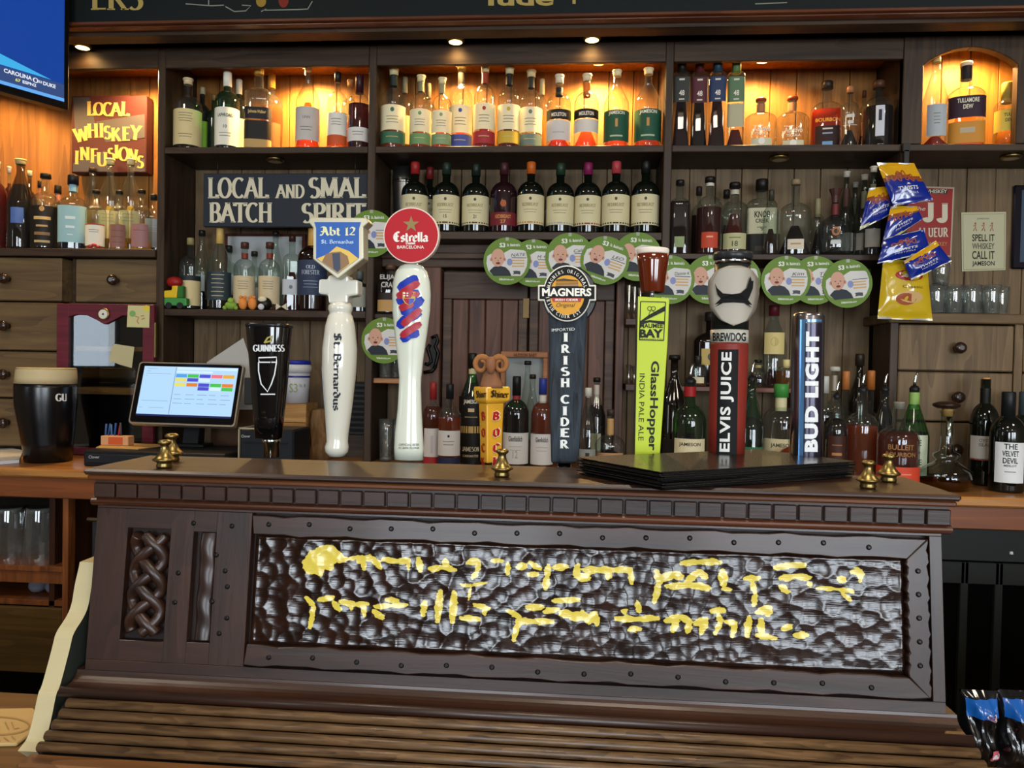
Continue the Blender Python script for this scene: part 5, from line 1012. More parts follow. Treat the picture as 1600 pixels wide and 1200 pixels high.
f = frontof(pr, YT, .6, .0016)
for pts in (((624, 460), (640, 450), (655, 441)), ((620, 464), (628, 460), (655, 460)), ((624, 483), (634, 478), (646, 474)), ((628, 508), (640, 498), (658, 483)), ((626, 526), (640, 516), (658, 505))): sq(pts, 5.6, 1)
f = frontof(pr, YT, .6, .0022)
def pf(pts, mi): m.poly([f(x, -y) for x, y in pts], mi)
pf([(629, 456), (649, 456), (649, 468), (645, 474), (639, 477), (633, 474), (629, 468)], 2)
f = frontof(pr, YT, .6, .0026); pf([(630, 457), (638, 457), (638, 463), (630, 463)], 3); pf([(633.2, 457), (635, 457), (635, 463), (633.2, 463)], 1); pf([(630, 459.2), (638, 459.2), (638, 461), (630, 461)], 1)
for k in range(4): pf([(640+2.4*k, 457), (641.2+2.4*k, 457), (641.2+2.4*k, 463), (640+2.4*k, 463)], 1)
pf([(630, 466.5), (639, 466.5), (639, 476), (634, 473)], 1); pf([(639, 466.5), (648, 466.5), (645, 473), (639, 476)], 0)
put(m, 'OFFICIAL BEER', f, 639, -695, 32, 3.4, 4); put(m, 'FC BARCELONA', f, 639, -700, 32, 3.2, 4)
m.build('print', [solid('#1e35a0', .3), solid('#a52a36', .3), solid('#c9a24a', .4), solid('#e6e2da', .4), solid('#3c4038', .4)], t)
m = MB(); slabpx(m, circ(642.5, 367.5, 43.5, 44), YT-.016, YT-.004, 0); di = m.build('badge_disc', solid('#d9c4b8', .35), t)
m = MB(); polypx(m, circ(642.3, 367.5, 41.8, 44), YT-.0163, 0)
star = [(642.3+(13.5 if i % 2 == 0 else 5.2)*math.sin(i*math.pi/5), 350.5-(13.5 if i % 2 == 0 else 5.2)*math.cos(i*math.pi/5)) for i in range(10)]
polypx(m, star, YT-.0167, 1); putpx(m, 'Estrella', 642, 370, 55, 17, YT-.0168, 2, style='black', bold=.03); putpx(m, 'Damm', 641.5, 379.5, 15, 5.5, YT-.0168, 2, style='black', bold=.03); putpx(m, 'BARCELONA', 641.5, 386, 42, 5, YT-.0168, 2, bold=.01)
m.build('badge_print', [solid('#ab1420', .55), solid('#8a7648', .5), solid('#e6dfd6', .4)], di)
faucet(t, 640)
# yellow two sided tap with a ram
t = tap('beer_tap', 'yellow square tap handle with red lettering and a brown ram head', 769, 680)
# a square post seen on its corner
def corner_post(m, rows, mi=0):
    R = []
    for xl, xc, xr, y in rows:
        a = at(xl, y, YT); b = at(xc, y, YT); c = at(xr, y, YT); w0, w1 = b.x-a.x, c.x-b.x; d = 0.55*max(w0, w1)+.008
        R.append([(a.x, YT+.002, a.z), (b.x, YT-d, b.z), (c.x, YT+.002, c.z), (b.x, YT+d, b.z)])
    m.rings(R, mi, False)
    return R
YEL = solid('#d9a02c', .3, coat=.3); m = MB()
R1 = corner_post(m, [(739.5, 763, 797, 604), (739, 763, 798, 612), (741, 763, 797, 626), (748, 763, 787, 630.5)]); R2 = corner_post(m, [(747.5, 763, 787.5, 630), (748.5, 763, 786, 660), (750, 763, 784, 722)]); m.build('handle_body', YEL, t, .002, 2)
m = MB()
def face(side, px_lo, px_hi, lift=.0009):
    def fn(u, v):
        y = -v
        rows = [(739, 763, 798, 604), (739, 763, 798, 628)] if y < 630 else [(748, 763, 787.5, 630), (750, 763, 784, 722)]
        k = (y-rows[0][3])/(rows[1][3]-rows[0][3]); xl = rows[0][0]+(rows[1][0]-rows[0][0])*k; xc = 763; xr = rows[0][2]+(rows[1][2]-rows[0][2])*k
        a = at(xl, y, YT); b = at(xc, y, YT); c = at(xr, y, YT); d = .55*max(b.x-a.x, c.x-b.x)+.008; yy = YT-d
        for _ in range(5):
            p = at(u, y, yy); s = (p.x-b.x)/((c.x-b.x) if side > 0 else (a.x-b.x)); yy = YT-d+(d+.002)*s
        p = at(u, y, yy-lift-.0006)
        return (p.x, p.y, p.z)
    return fn
fr_, fl_ = face(1, 0, 0, .003), face(-1, 0, 0, .003)
put(m, 'Shiner', fr_, 781, -616, 28, 13, 0, rot=-.04, style='black', bold=.02); put(m, 'Shiner', fl_, 751.5, -616, 16, 13, 0, rot=.08, style='black', bold=.02)
for ch, y in (('B', 650), ('O', 676), ('C', 700), ('K', 722)):
    put(m, ch, face(1, 0, 0, .0006), 776, -y, 13, 17, 2, rot=-.1, style='black', bold=.13); put(m, ch, face(1, 0, 0, .0012), 775.5, -y, 11, 15, 1, rot=-.1, style='black', bold=.07)
    put(m, ch, face(-1, 0, 0, .0012), 755, -y, 6, 15, 1, rot=.1, style='black', bold=.06)
m.build('print', [solid('#2a2014', .4), solid('#a81f1a', .35), solid('#e6d8b0', .4)], t)
m = MB(); RAM = solid('#8a5c3e', .45, bump=.4, bscale=300)
lathepx(m, [(768, 19, 606), (768, 17.5, 600), (767, 14, 590), (767, 11, 580), (767, 9.5, 571), (767, 8.5, 564), (767, 5, 559)], YT-.004, 18, sy=.9); m.build('ram_head', RAM, t)
for s in (-1, 1):
    m = MB(); P = []; rr = []
    for i in range(30):
        t_ = i/29; a = math.radians(150-430*t_); rd = 11.5-6.5*t_; q = at(767+s*(15+rd*math.cos(a)), 570-rd*1.15*math.sin(a), YT-.006-.010*t_); P.append(q); rr.append(.0052-.0032*t_)
    m.tube(P, rr, 10); m.build('horn', solid('#a06a3c', .4, bump=.5, bscale=400), t)
m = MB(); p = at(767, 572, YT-.022); m.lathe([(.002, -.012), (.0055, -.008), (.0075, 0), (.007, .008), (.003, .014)], p, 12); m.build('muzzle', RAM, t)
faucet(t, 767)
# black wood grain cider tap
t = tap('beer_tap', 'dark wood grain tap handle with round yellow and black cider badge', 885, 600)
m = MB(); q = [(857, 486), (918, 486), (914, 560), (909, 640), (904, 724), (861, 724), (858, 600)]
WGR = wood('#0b0f13', '#343f49', 'z', 60, .7, bump=.9, stretch=8)
slabpx(m, q, YT-.016, YT+.014); m.build('handle_body', WGR, t, .003, 2)
m = MB(); slabpx(m, circ(890, 462, 43, 40, 47), YT-.012, YT+.012); bd = m.build('badge_backing', solid('#0e0d0c', .2, coat=.4), t, .002)
def badge(r, bx, by0, by1): 
    pts = []
    for i in range(64):
        a = 2*math.pi*i/64; x, y = 886+.85*r*math.cos(a), 458.5+r*math.sin(a); pts.append((x, y))
    out = []
    for x, y in pts:
        if by0 < y < by1: continue
        out.append((x, y))
    right = [p for p in out if p[0] > 886]; 
    top = [p for p in out if p[1] <= by0]; bot = [p for p in out if p[1] >= by1]
    top.sort(key=lambda p: math.atan2(p[1]-458.5, p[0]-886)); bot.sort(key=lambda p: math.atan2(p[1]-458.5, p[0]-886))
    return top+[(886+0.85*math.sqrt(max(0, r*r-(by0-458.5)**2)), by0), (886+bx, by0), (886+bx, by1), (886+0.85*math.sqrt(max(0, r*r-(by1-458.5)**2)), by1)]+bot+[(886-0.85*math.sqrt(max(0, r*r-(by1-458.5)**2)), by1), (886-bx, by1), (886-bx, by0), (886-0.85*math.sqrt(max(0, r*r-(by0-458.5)**2)), by0)]
m = MB(); slabpx(m, badge(44, 45.5, 445, 470), YT-.026, YT-.0165); rim = m.build('badge_plate', solid('#d6d2c4', .35), t, .0008)
m = MB(); polypx(m, badge(42, 43, 447.5, 467.5), YT-.0263, 0); Yq = YT-.0267
polypx(m, circ(886, 461, 27, 40, 31), Yq, 1); polypx(m, [(869, 437), (881, 435), (903, 438), (904, 448), (868, 448)], Yq-.0002, 2)
for k in range(4): m.ribbon([(868, -(439.5+2.2*k)), (904, -(439.8+2.2*k))], .45, pxs(Yq-.0004), 1)
polypx(m, [(846, 447.5), (926, 447.5), (926, 466), (846, 466)], Yq-.0005, 0); polypx(m, [(862, 465.5), (909, 465.5), (907, 471.5), (864, 471.5)], Yq-.0006, 4)
putpx(m, 'MAGNERS', 885.5, 456.5, 77, 12.5, Yq-.0009, 3, bold=.035); putpx(m, 'IRISH CIDER', 885.5, 468.5, 36, 3.4, Yq-.0009, 3, bold=.02); putpx(m, 'Original', 884, 477.5, 30, 8, Yq-.0009, 2, shear=.35)
def arcput(s, r, a_mid, step, flip):
    n = len(s)
    for i, ch in enumerate(s):
        if ch == ' ': continue
        a = math.radians(a_mid+(i-(n-1)/2)*step*(1 if not flip else -1)); x, y = 886+.86*r*math.sin(a), 458.5-r*math.cos(a)
        put(m, ch, pxs(Yq-.0009), x, -y, None, 5.2, 3, rot=-a if not flip else math.pi-a, style='heavy', bold=-.03)
arcput('MAGNERS ORIGINAL', 35, 0, 9.6, False); arcput('IRISH CIDER EST 1935', 36, 180, 8.4, True)
m.build('badge_print', [solid('#101112', .7), solid('#d09526', .5), solid('#3a2c14', .4), solid('#e6e2d6', .4), solid('#a82a22', .4)], rim)
m = MB()
for ch, y in zip('IRISHCIDER', (527, 545, 563, 580.5, 598, 624, 642, 659, 676, 694)): putpx(m, ch, 884-(y-527)*.012, y, 14 if ch != 'I' else 7, 14, YT-.0170, 0, style='heavy', bold=.02)
putpx(m, 'IMPORTED', 880, 515, 36, 4.5, YT-.0170, 0, rot=.05); m.build('lettering', solid('#dfe0da', .4), t); faucet(t, 882)
# lime green ale tap with a pint on top
t = tap('beer_tap', 'lime green flat tap handle topped by a small amber beer glass', 1016, 600)
m = MB(); slabpx(m, [(996, 463), (1046, 466), (1043, 540), (1031, 713), (991, 713)], YT-.014, YT+.012, 0, 1); m.build('handle_body', [solid('#b4c62c', .4), solid('#3a3d38', .5)], t, .001)
m = MB(); Yq = YT-.0146; f = pxs(Yq)
for a, b in (((1001, 471), (1040, 472)), ((1040, 472), (1037, 532)), ((1037, 532), (999, 531)), ((999, 531), (1001, 471))): m.ribbon([(a[0], -a[1]), (b[0], -b[1])], .7, f, 0)
polypx(m, [(1000, 502), (1014, 492), (1039, 478), (1039, 486), (1020, 495), (1000, 505)], Yq, 0); polypx(m, [(1000, 503), (1015, 500), (1038, 502), (1038, 507), (1015, 503.5), (1000, 508)], Yq, 0)
for cx in (1015, 1021): m.ribbon([(x, -y) for x, y in circ(cx, 482, 3.2, 12)+[(cx+3.2, 482)]], .5, f, 0)
m.ribbon([(1013, -494), (1016, -486), (1021, -486), (1024, -492)], .5, f, 0)
putpx(m, 'MAUMEE', 1018, 509, 36, 7, Yq, 0, bold=.03); putpx(m, 'BAY', 1017.5, 521, 37, 13.5, Yq, 0, bold=.05); putpx(m, 'BREWING CO', 1017.5, 530, 36, 2.5, Yq, 0)
putpx(m, 'GlassHopper', 1020, 634, 140, 16.5, Yq, 0, rot=-math.pi/2-.03, bold=.025); putpx(m, 'INDIA PALE ALE', 1002.5, 636, 105, 8, Yq, 0, rot=-math.pi/2-.02)
m.build('print', solid('#1c2218', .65), t)
m = MB(); lathepx(m, [(1019, 3.5, 453), (1018.5, 3.5, 466)], YT, 12); m.build('peg', solid('#c9cdd0', .2, .8), t)
m = MB(); lathepx(m, [(1020, 1, 389), (1020, 24, 389), (1020, 25.5, 391), (1020, 25, 396), (1020, 25, 398)], YT, 28); m.build('foam', solid('#d9d0c4', .6), t)
m = MB(); lathepx(m, [(1020, 25, 398), (1020, 24, 410), (1019.5, 20, 440), (1019.5, 18.5, 455), (1019.5, 18, 457)], YT, 28); m.build('beer_glass', solid('#5a1e08', .08, coat=.6), t); faucet(t, 1012)
# red and black ipa tap with silver shield
t = tap('beer_tap', 'red round tap handle with silver dog shield and white vertical lettering', 1138, 620)
pr = [(1139.5, 28.5, 536), (1139.5, 29, 539), (1138, 28.5, 600), (1136, 28, 660), (1134.5, 27.5, 722)]
m = MB(); lathepx(m, pr, YT, 32); m.build('handle_body', solid('#7e2a20', .45), t)
f = frontof(pr, YT, 1, .0006); m = MB()
m.grid(8, 10, lambda u, v: f(1122+(1154-1122)*u-3*(1-v), -(722-(722-546)*v)), 0); f = frontof(pr, YT, 1, .0014)
put(m, 'ELVIS JUICE', f, 1136, -628, 156, 21, 1, rot=math.pi/2-.022, bold=.03, space=1.06, sub=2); m.build('print', [solid('#0b0b0d', .7), solid('#dadbd6', .5)], t)
p2 = [(1139.5, 29, 516), (1139.5, 29, 536)]; m = MB(); lathepx(m, p2, YT, 32); bn = m.build('name_band', solid('#c2bfae', .35), t)
f = frontof(p2, YT, 1, .0008); m = MB(); put(m, 'BREWDOG', f, 1139.5, -526.5, 52, 13.5, 0, bold=.03); m.build('band_print', solid('#15161a', .4), bn)
m = MB(); lathepx(m, [(1144.5, 27, 412), (1143, 28, 450), (1141, 28.5, 490), (1140, 28.5, 516)], YT, 32); m.build('neck', solid('#1f211e', .35), t)
m = MB(); lathepx(m, [(1145.5, 29, 395), (1145.5, 30, 399), (1145.5, 30, 405), (1145.5, 28.5, 407)], YT, 32); m.build('top_cap', solid('#26272a', .3), t); m = MB(); lathepx(m, [(1145, 28, 407), (1145, 28, 413)], YT, 32); m.build('steel_ring', CHROME, t)
# shield: bowed plate round the neck
pl = [(1117, 423), (1136, 417), (1141, 420), (1147, 421), (1151, 420), (1154, 417), (1172, 422), (1184, 437), (1185, 460), (1179, 485), (1166, 502), (1143, 510), (1122, 501), (1108, 483), (1104, 458), (1105, 440)]
def sf(lift):
    def fn(u, v):
        p = at(u, -v, YT-.03); k = mpp(p); d = (u-1144)*k
        return (p.x, YT-.045+6.0*d*d-lift, p.z)
    return fn
m = MB()
def fill(m, poly, fn, mi, n=14):    # fan of strips so the sheet follows the bow
    ys = [p[1] for p in poly]; y0, y1 = min(ys), max(ys); rows = []
    for i in range(n+1):
        y = y0+(y1-y0)*(i+.001)/(n+.002); xs = []
        for (xa, ya), (xb, yb) in zip(poly, poly[1:]+poly[:1]):
            if (ya <= y < yb) or (yb <= y < ya): xs.append(xa+(xb-xa)*(y-ya)/(yb-ya))
        if len(xs) >= 2: rows.append((y, min(xs), max(xs)))
    k = 10; base = len(m.v)
    for y, a, b in rows: m.v += [tuple(fn(a+(b-a)*j/k, -y)) for j in range(k+1)]
    for i in range(len(rows)-1):
        for j in range(k): m.f.append([base+i*(k+1)+j, base+i*(k+1)+j+1, base+(i+1)*(k+1)+j+1, base+(i+1)*(k+1)+j]); m.mi.append(mi); m.sm.append(True)
fill(m, pl, sf(0), 0, 24); sd = m.build('dog_shield', solid('#8a8376', .5, .5), t); so = sd.modifiers.new('solid', 'SOLIDIFY'); so.thickness = .002; so.offset = 1
m = MB(); f = sf(.0030)
dog = [(1114, 444), (1118, 452), (1126, 460), (1140, 461.5), (1153, 460), (1163, 452), (1169, 433), (1171, 441), (1174, 440), (1173, 452), (1168, 464), (1165, 470), (1172, 478), (1160, 475), (1143, 474), (1122, 475), (1114, 477), (1123, 468), (1118, 462)]
q = [dog[i] for i in range(len(dog))]; m.poly([f(x, -y) for x, y in q], 0)
for pts in ([(1114, 481), (1126, 475), (1124, 473)], [(1172, 483), (1160, 475), (1162, 473)]): m.poly([f(x, -y) for x, y in pts], 0)
m.build('emblem', solid('#08090b', .85), sd); faucet(t, 1136)
# silver blue can shaped tap
t = tap('beer_tap', 'shiny silver and blue round tap handle with bold white vertical lettering', 1262, 620)
pr = [(1263, 18, 489), (1263, 23, 491), (1263, 24.5, 495), (1262, 24.5, 560), (1261, 24.5, 640), (1259, 24.5, 720)]
m = MB(); lathepx(m, pr, YT, 32); m.build('handle_body', solid('#8a878b', .22, .95), t)
f = frontof(pr, YT, 1, .0006); m = MB(); m.grid(6, 10, lambda u, v: f(1250+8*u-3*(1-v), -(714-(714-500)*v)), 0); m.grid(8, 10, lambda u, v: f(1258.5+26*u-3*(1-v), -(714-(714-505)*v)), 1); m.grid(8, 1, lambda u, v: f(1250+34*u, -(503-4*v)), 0)
f = frontof(pr, YT, 1, .0014); put(m, 'BUD LIGHT', f, 1268.5, -612, 188, 21, 2, rot=math.pi/2-.012, bold=.055, space=1.1, sub=2)
m.build('print', [solid('#5f93c8', .15, .6), solid('#2b2636', .2, .5), solid('#dfe3e2', .35)], t); faucet(t, 1260)
# ------------------------------------------------------------------ signs
CREAM = solid('#cfc8ae', .5)
t = thing('chalk_sign', 'dark slate blue sign lettered in cream capitals in the left bay', 'sign', tuple(at(450, 353, 2.85)))
xr_ = X2[0]-.002; q = [at(318, 271, 2.85), at(322, 354, 2.85)]
part('board', solid('#232a33', .6), t, (q[0].x, xr_, 2.85, 2.87, q[1].z, q[0].z), bevel=.002)
m = MB(); f = pxs(2.8492)
for s, x0, x1, y0, y1 in (('LOCAL', 325, 421, 277, 310), ('AND', 430, 476, 288, 310), ('SMAL', 482, 573, 277, 310), ('BATCH', 327, 425, 316, 348), ('SPIRIT', 471, 573, 317, 349)): put(m, s, f, (x0+x1)/2, -(y0+y1)/2, x1-x0, y1-y0, 0, style='serif', bold=.03)
m.build('lettering', CREAM, t)
for x in (340, 555):
    p = at(x, 272, 2.86); m = MB(); m.tube([(p.x, 2.86, p.z-.002), (p.x, 2.86, S1-.0245)], .0012, 6); m.build('hanging_wire', solid('#3a332a', .4, .8), t)
t = thing('whiskey_sign', 'maroon and grey box sign with wavy cream letters in the alcove', 'sign', tuple(at(170, 270, 2.95)))
a, b = at(112, 150, 3.0), at(228, 270, 3.0)
part('board', solid('#4c2422', .6, bump=.2, bscale=25), t, (a.x, b.x, 3.0, 3.05, b.z, a.z), bevel=.003)
m = MB(); f = pxs(2.999)
for pts in ([(114, 152), (140, 152), (150, 200), (118, 215)], [(150, 190), (226, 178), (226, 215), (165, 222)], [(114, 255), (165, 235), (175, 268), (114, 268)], [(196, 255), (226, 248), (226, 268), (205, 268)]): m.poly([f(x, -y) for x, y in pts], 0)
m.build('grey_wash', solid('#4f4a4b', .6), t); m = MB(); f = pxs(2.998)
CL = solid('#cdb25c', .6)
for s, x, y, h, r in (('L', 143, 169.5, 22, 0), ('O', 154, 170, 21, 0), ('C', 167, 170.5, 22, 0), ('A', 181, 171, 22, 0), ('L', 196.5, 170, 22, -.05), ('W', 127, 210, 22, .22), ('H', 145, 204, 22, .04), ('I', 158.5, 203.5, 22, 0), ('S', 168, 207, 21, -.04), ('K', 182, 210, 22, 0), ('E', 197, 209, 22, 0), ('Y', 212, 207, 23, -.1),
                      ('I', 120, 246, 21, -.03), ('N', 132.5, 240, 21, 0), ('F', 147, 243, 22, 0), ('U', 159.5, 249, 22, 0), ('S', 174, 240, 18, .1), ('I', 182, 237, 21, 0), ('O', 193.5, 240.5, 22, 0), ('N', 207, 243, 21, -.15), ('S', 219.5, 253, 20, -.15)):
    put(m, s, f, x, -y, None, h, 0, rot=r, style='serif', bold=.04)
m.build('lettering', CL, t)
t = thing('tin_sign', 'red tin whiskey sign with big raised double J letters', 'sign', tuple(at(1440, 400, YK-.01)))
Yq = YK-.012; m = MB(); slabpx(m, [(1386, 289), (1492, 292), (1487, 402), (1384, 400)], Yq, YK-.004); m.build('plate', solid('#a89a84', .4), t, .002)
m = MB(); polypx(m, [(1389, 292), (1489, 295), (1484.5, 399), (1387, 397)], Yq-.0006, 0); polypx(m, [(1400, 294), (1481, 296), (1480, 303), (1400, 301)], Yq-.001, 1)
putpx(m, 'WHISKEY', 1462, 299, 36, 6, Yq-.0014, 2, bold=.02); putpx(m, 'J', 1450, 332, 18, 31, Yq-.0014, 2, style='heavy', bold=.04); putpx(m, 'J', 1472, 333, 18, 31, Yq-.0014, 2, style='heavy', bold=.04); putpx(m, 'LIQUEUR', 1459, 363, 46, 15, Yq-.0014, 2, style='heavy'); putpx(m, 'WHISKEY', 1465, 381, 30, 6, Yq-.0014, 3); putpx(m, 'The', 1437, 326, 18, 6, Yq-.0014, 2, shear=.3)
m.build('print', [solid('#8e1f1a', .3), solid('#1d1a17', .4), solid('#c9c0a8', .35), solid('#b8863a', .4)], t)
t = thing('card_poster', 'small cream card poster with dark narrow capitals on the planks', 'poster', tuple(at(1537, 424, YK-.004)))
m = MB(); slabpx(m, [(1502, 332), (1572, 331), (1571, 422), (1503, 424)], YK-.0055, YK-.0035); m.build('card', solid('#b8b594', .7), t)
m = MB(); Yq = YK-.0062; f = pxs(Yq)
for u, v in (((1504.5, 335), (1570, 334)), ((1570, 334), (1569, 420)), ((1569, 420), (1505.5, 421.5)), ((1505.5, 421.5), (1504.5, 335))): m.ribbon([(u[0], -u[1]), (v[0], -v[1])], .4, f, 1)
for s, y, h, c in (('SPELL IT', 371.5, 11, 0), ('WHISKEY', 384.5, 9.5, 2), ('CALL IT', 398.5, 13, 0), ('JAMESON', 412.5, 9, 0)): putpx(m, s, 1536.5, y, 35, h, Yq, c, bold=.02)
putpx(m, 'JAMESON', 1536, 342, 19, 3, Yq, 2)
for x in (1523, 1536, 1549):
    for p in ([(x-2, -361), (x+1, -355), (x+3, -361)], [(x+1, -355), (x+2, -351), (x-2, -353)]): m.ribbon(p, .8, f, 3)
    m.poly([f(u, -v) for u, v in circ(x+1, 349, 1.6, 8)], 3)
m.build('print', [solid('#2c2c24', .6), solid('#8a8468', .6), solid('#5a584a', .6), solid('#9a5a4a', .6)], t)
t = thing('framed_sign', 'dark metal framed sign hung beside the cream card poster', 'picture', tuple(at(1595, 420, YK-.01)))
a, b = at(1585, 289, YK-.014), at(1590, 420, YK-.014)
part('frame', solid('#23202a', .2, .7), t, (a.x, a.x+.30, YK-.016, YK-.004, b.z, a.z), bevel=.005); part('print', solid('#3a4a5c', .3), t, (a.x+.026, a.x+.274, YK-.018, YK-.015, b.z+.025, a.z-.02))
# wooden frame display among the counter bottles
t = thing('framed_display', 'light wooden frame display with a grey back behind the bottles', 'frame', (at(818, 600, 2.86).x, 2.86, CT))
x0, x1 = xpx(782, 570, 2.915), xpx(856, 570, 2.915); z1 = zpx(820, 549, 2.915); w = .024; FW = wood('#7a4a2a', '#a87048', 'x', 9, .5)
part('frame', FW, t, (x0, x1, 2.915, 2.955, z1-w, z1), (x0, x0+w*.8, 2.915, 2.955, CT+.001, z1-w), (x1-w*.8, x1, 2.915, 2.955, CT+.001, z1-w), bevel=.003); part('back', solid('#8c9290', .6), t, (x0+.004, x1-.004, 2.95, 2.957, CT+.002, z1-.004))
m = MB(); putpx(m, 'HUDSON BABY', 821, 555, 36, 5.5, 2.914, 0, bold=.03); m.build('lettering', solid('#4a2614', .6), t)

# ------------------------------------------------------------------ charity coasters
SKIN = solid('#c99a82', .5); GRN = solid('#62822a', .5); CP = [GRN, solid('#cfcdc8', .5), SKIN, solid('#1f2630', .5), solid('#c9a060', .4), solid('#32363c', .4), solid('#6a2c28', .5), solid('#7c86b8', .4), solid('#e6e8dc', .4)]
def coaster(cx, cy, r, rot, Y, nm, desc, par_z=None):
    p = at(cx, cy, Y); t = thing('coaster', desc, 'coaster', tuple(p), 'round charity coasters taped along the shelves')
    k = mpp(p)*r; ca, sa = math.cos(rot), math.sin(rot)
    def F2(l): return lambda u, v: (p.x+k*(u*ca-v*sa), Y-l, p.z+k*(u*sa+v*ca))
    m = MB(); m.prism(circ(0, 0, 1, 40), lambda u, v, d: (p.x+k*u, d, p.z+k*v), Y, Y+.0022); m.build('disc', GRN, t)
    m = MB(); f = F2(.0004)
    m.poly([f(*q) for q in [(-.2, .30), (0, .42), (.15, .5), (.72, .46), (.8, .40), (.87, .1), (.85, -.2), (.74, -.46), (.6, -.62), (-.55, -.62), (-.78, -.42), (-.87, -.1), (-.84, .2), (-.7, .3)]], 1); f = F2(.0008)
    m.poly([f(*q) for q in [(-.74, -.42), (-.55, -.24), (-.28, -.2), (-.05, -.26), (.12, -.42), (.2, -.62), (-.55, -.63)]], 3); m.poly([f(*q) for q in circ(.12, -.04, .12, 14, .15)], 7); f = F2(.0012)
    m.poly([f(*q) for q in circ(-.38, .14, .29, 22, .38)], 2); m.poly([f(*q) for q in circ(-.08, .06, .05, 8, .08)], 2); m.poly([f(*q) for q in circ(-.68, .06, .05, 8, .08)], 2); f = F2(.0016)
    for x in (-.48, -.27): m.poly([f(*q) for q in circ(x, .12, .035, 8, .022)], 5)
    m.poly([f(*q) for q in circ(-.37, -.09, .09, 12, .05)], 6); m.poly([f(*q) for q in circ(-.37, .02, .03, 6, .02)], 6)
    for i in range(3): m.ribbon([(.22, .03-.12*i), (.74, .03-.12*i)], .028, f, 4)
    m.ribbon([(.2, .14), (.82, .14)], .012, f, 5)
    m.poly([f(*q) for q in [(.26, -.42), (.42, -.40), (.58, -.42), (.58, -.56), (.42, -.54), (.26, -.56), (.31, -.49)]], 5)
    if nm: put(m, nm, f, .48, .27, min(.16*len(nm), .62), .13, 5, rot=.06, shear=.25)
    put(m, 'S3', f, -.2, .67, .24, .19, 8, bold=.03); put(m, "St. Baldrick's", f, .27, .68, .56, .12, 8, bold=.02); put(m, 'StBaldricks.org', f, 0, -.78, .62, .11, 8, bold=.02)
    m.build('print', CP, t)
    m = MB(); m.add([(p.x-.006, Y-.0003, p.z+k*.86), (p.x+.006, Y-.0003, p.z+k*.86), (p.x+.006, Y-.0003, p.z+k*1.0), (p.x-.006, Y-.0003, p.z+k*1.0), ], [(0, 1, 2, 3)]); m.build('tape', solid('#9aa08a', .3), t)
Yc0 = YF+.0015
for i, (cx, cy, r, rot, nm, d) in enumerate(((792, 408, 37, 0, 'NATE', 'green rimmed charity coaster marked NATE below the middle shelf'), (833, 411, 37, 0, 'M + M', 'charity coaster marked M + M tucked behind its neighbour'), (890, 402, 38, .03, 'Calum', 'charity coaster with a smiling child above the cider badge'), (945, 407, 38, -.33, 'LEO', 'tilted charity coaster marked LEO'), (996, 401, 38, -.05, '', 'charity coaster half hidden behind the little beer glass'),
      (1047, 437, 38, -.02, 'Dannie K', 'charity coaster marked Dannie K on the right shelf'), (1109, 437, 38, 0, 'Ada', 'charity coaster beside the silver dog shield'), (1151, 437, 38, 0, '', 'charity coaster almost covered by the silver dog shield'), (1228, 438, 38, 0, 'Kim', 'charity coaster marked Kim'), (1274, 438, 38, .03, 'Terri', 'charity coaster marked Terri'), (1324, 443, 38, .10, '', 'tilted charity coaster without a name beside the snack bags'),
      (580, 365, 37, 0, '', 'charity coaster on the post behind the red lager badge'), (600, 532, 36, 0, '', 'charity coaster on the little glass shelf behind the white paddle'))):
    dz = (0, .0085, .0043, 0, .0043, 0, .0043, .0085, 0, .0043, 0, -.002, -.014)[i]
    coaster(cx, cy, r, rot, Yc0-.012+dz if i < 11 else (YF-.008 if i == 11 else YF-.005), nm, d)

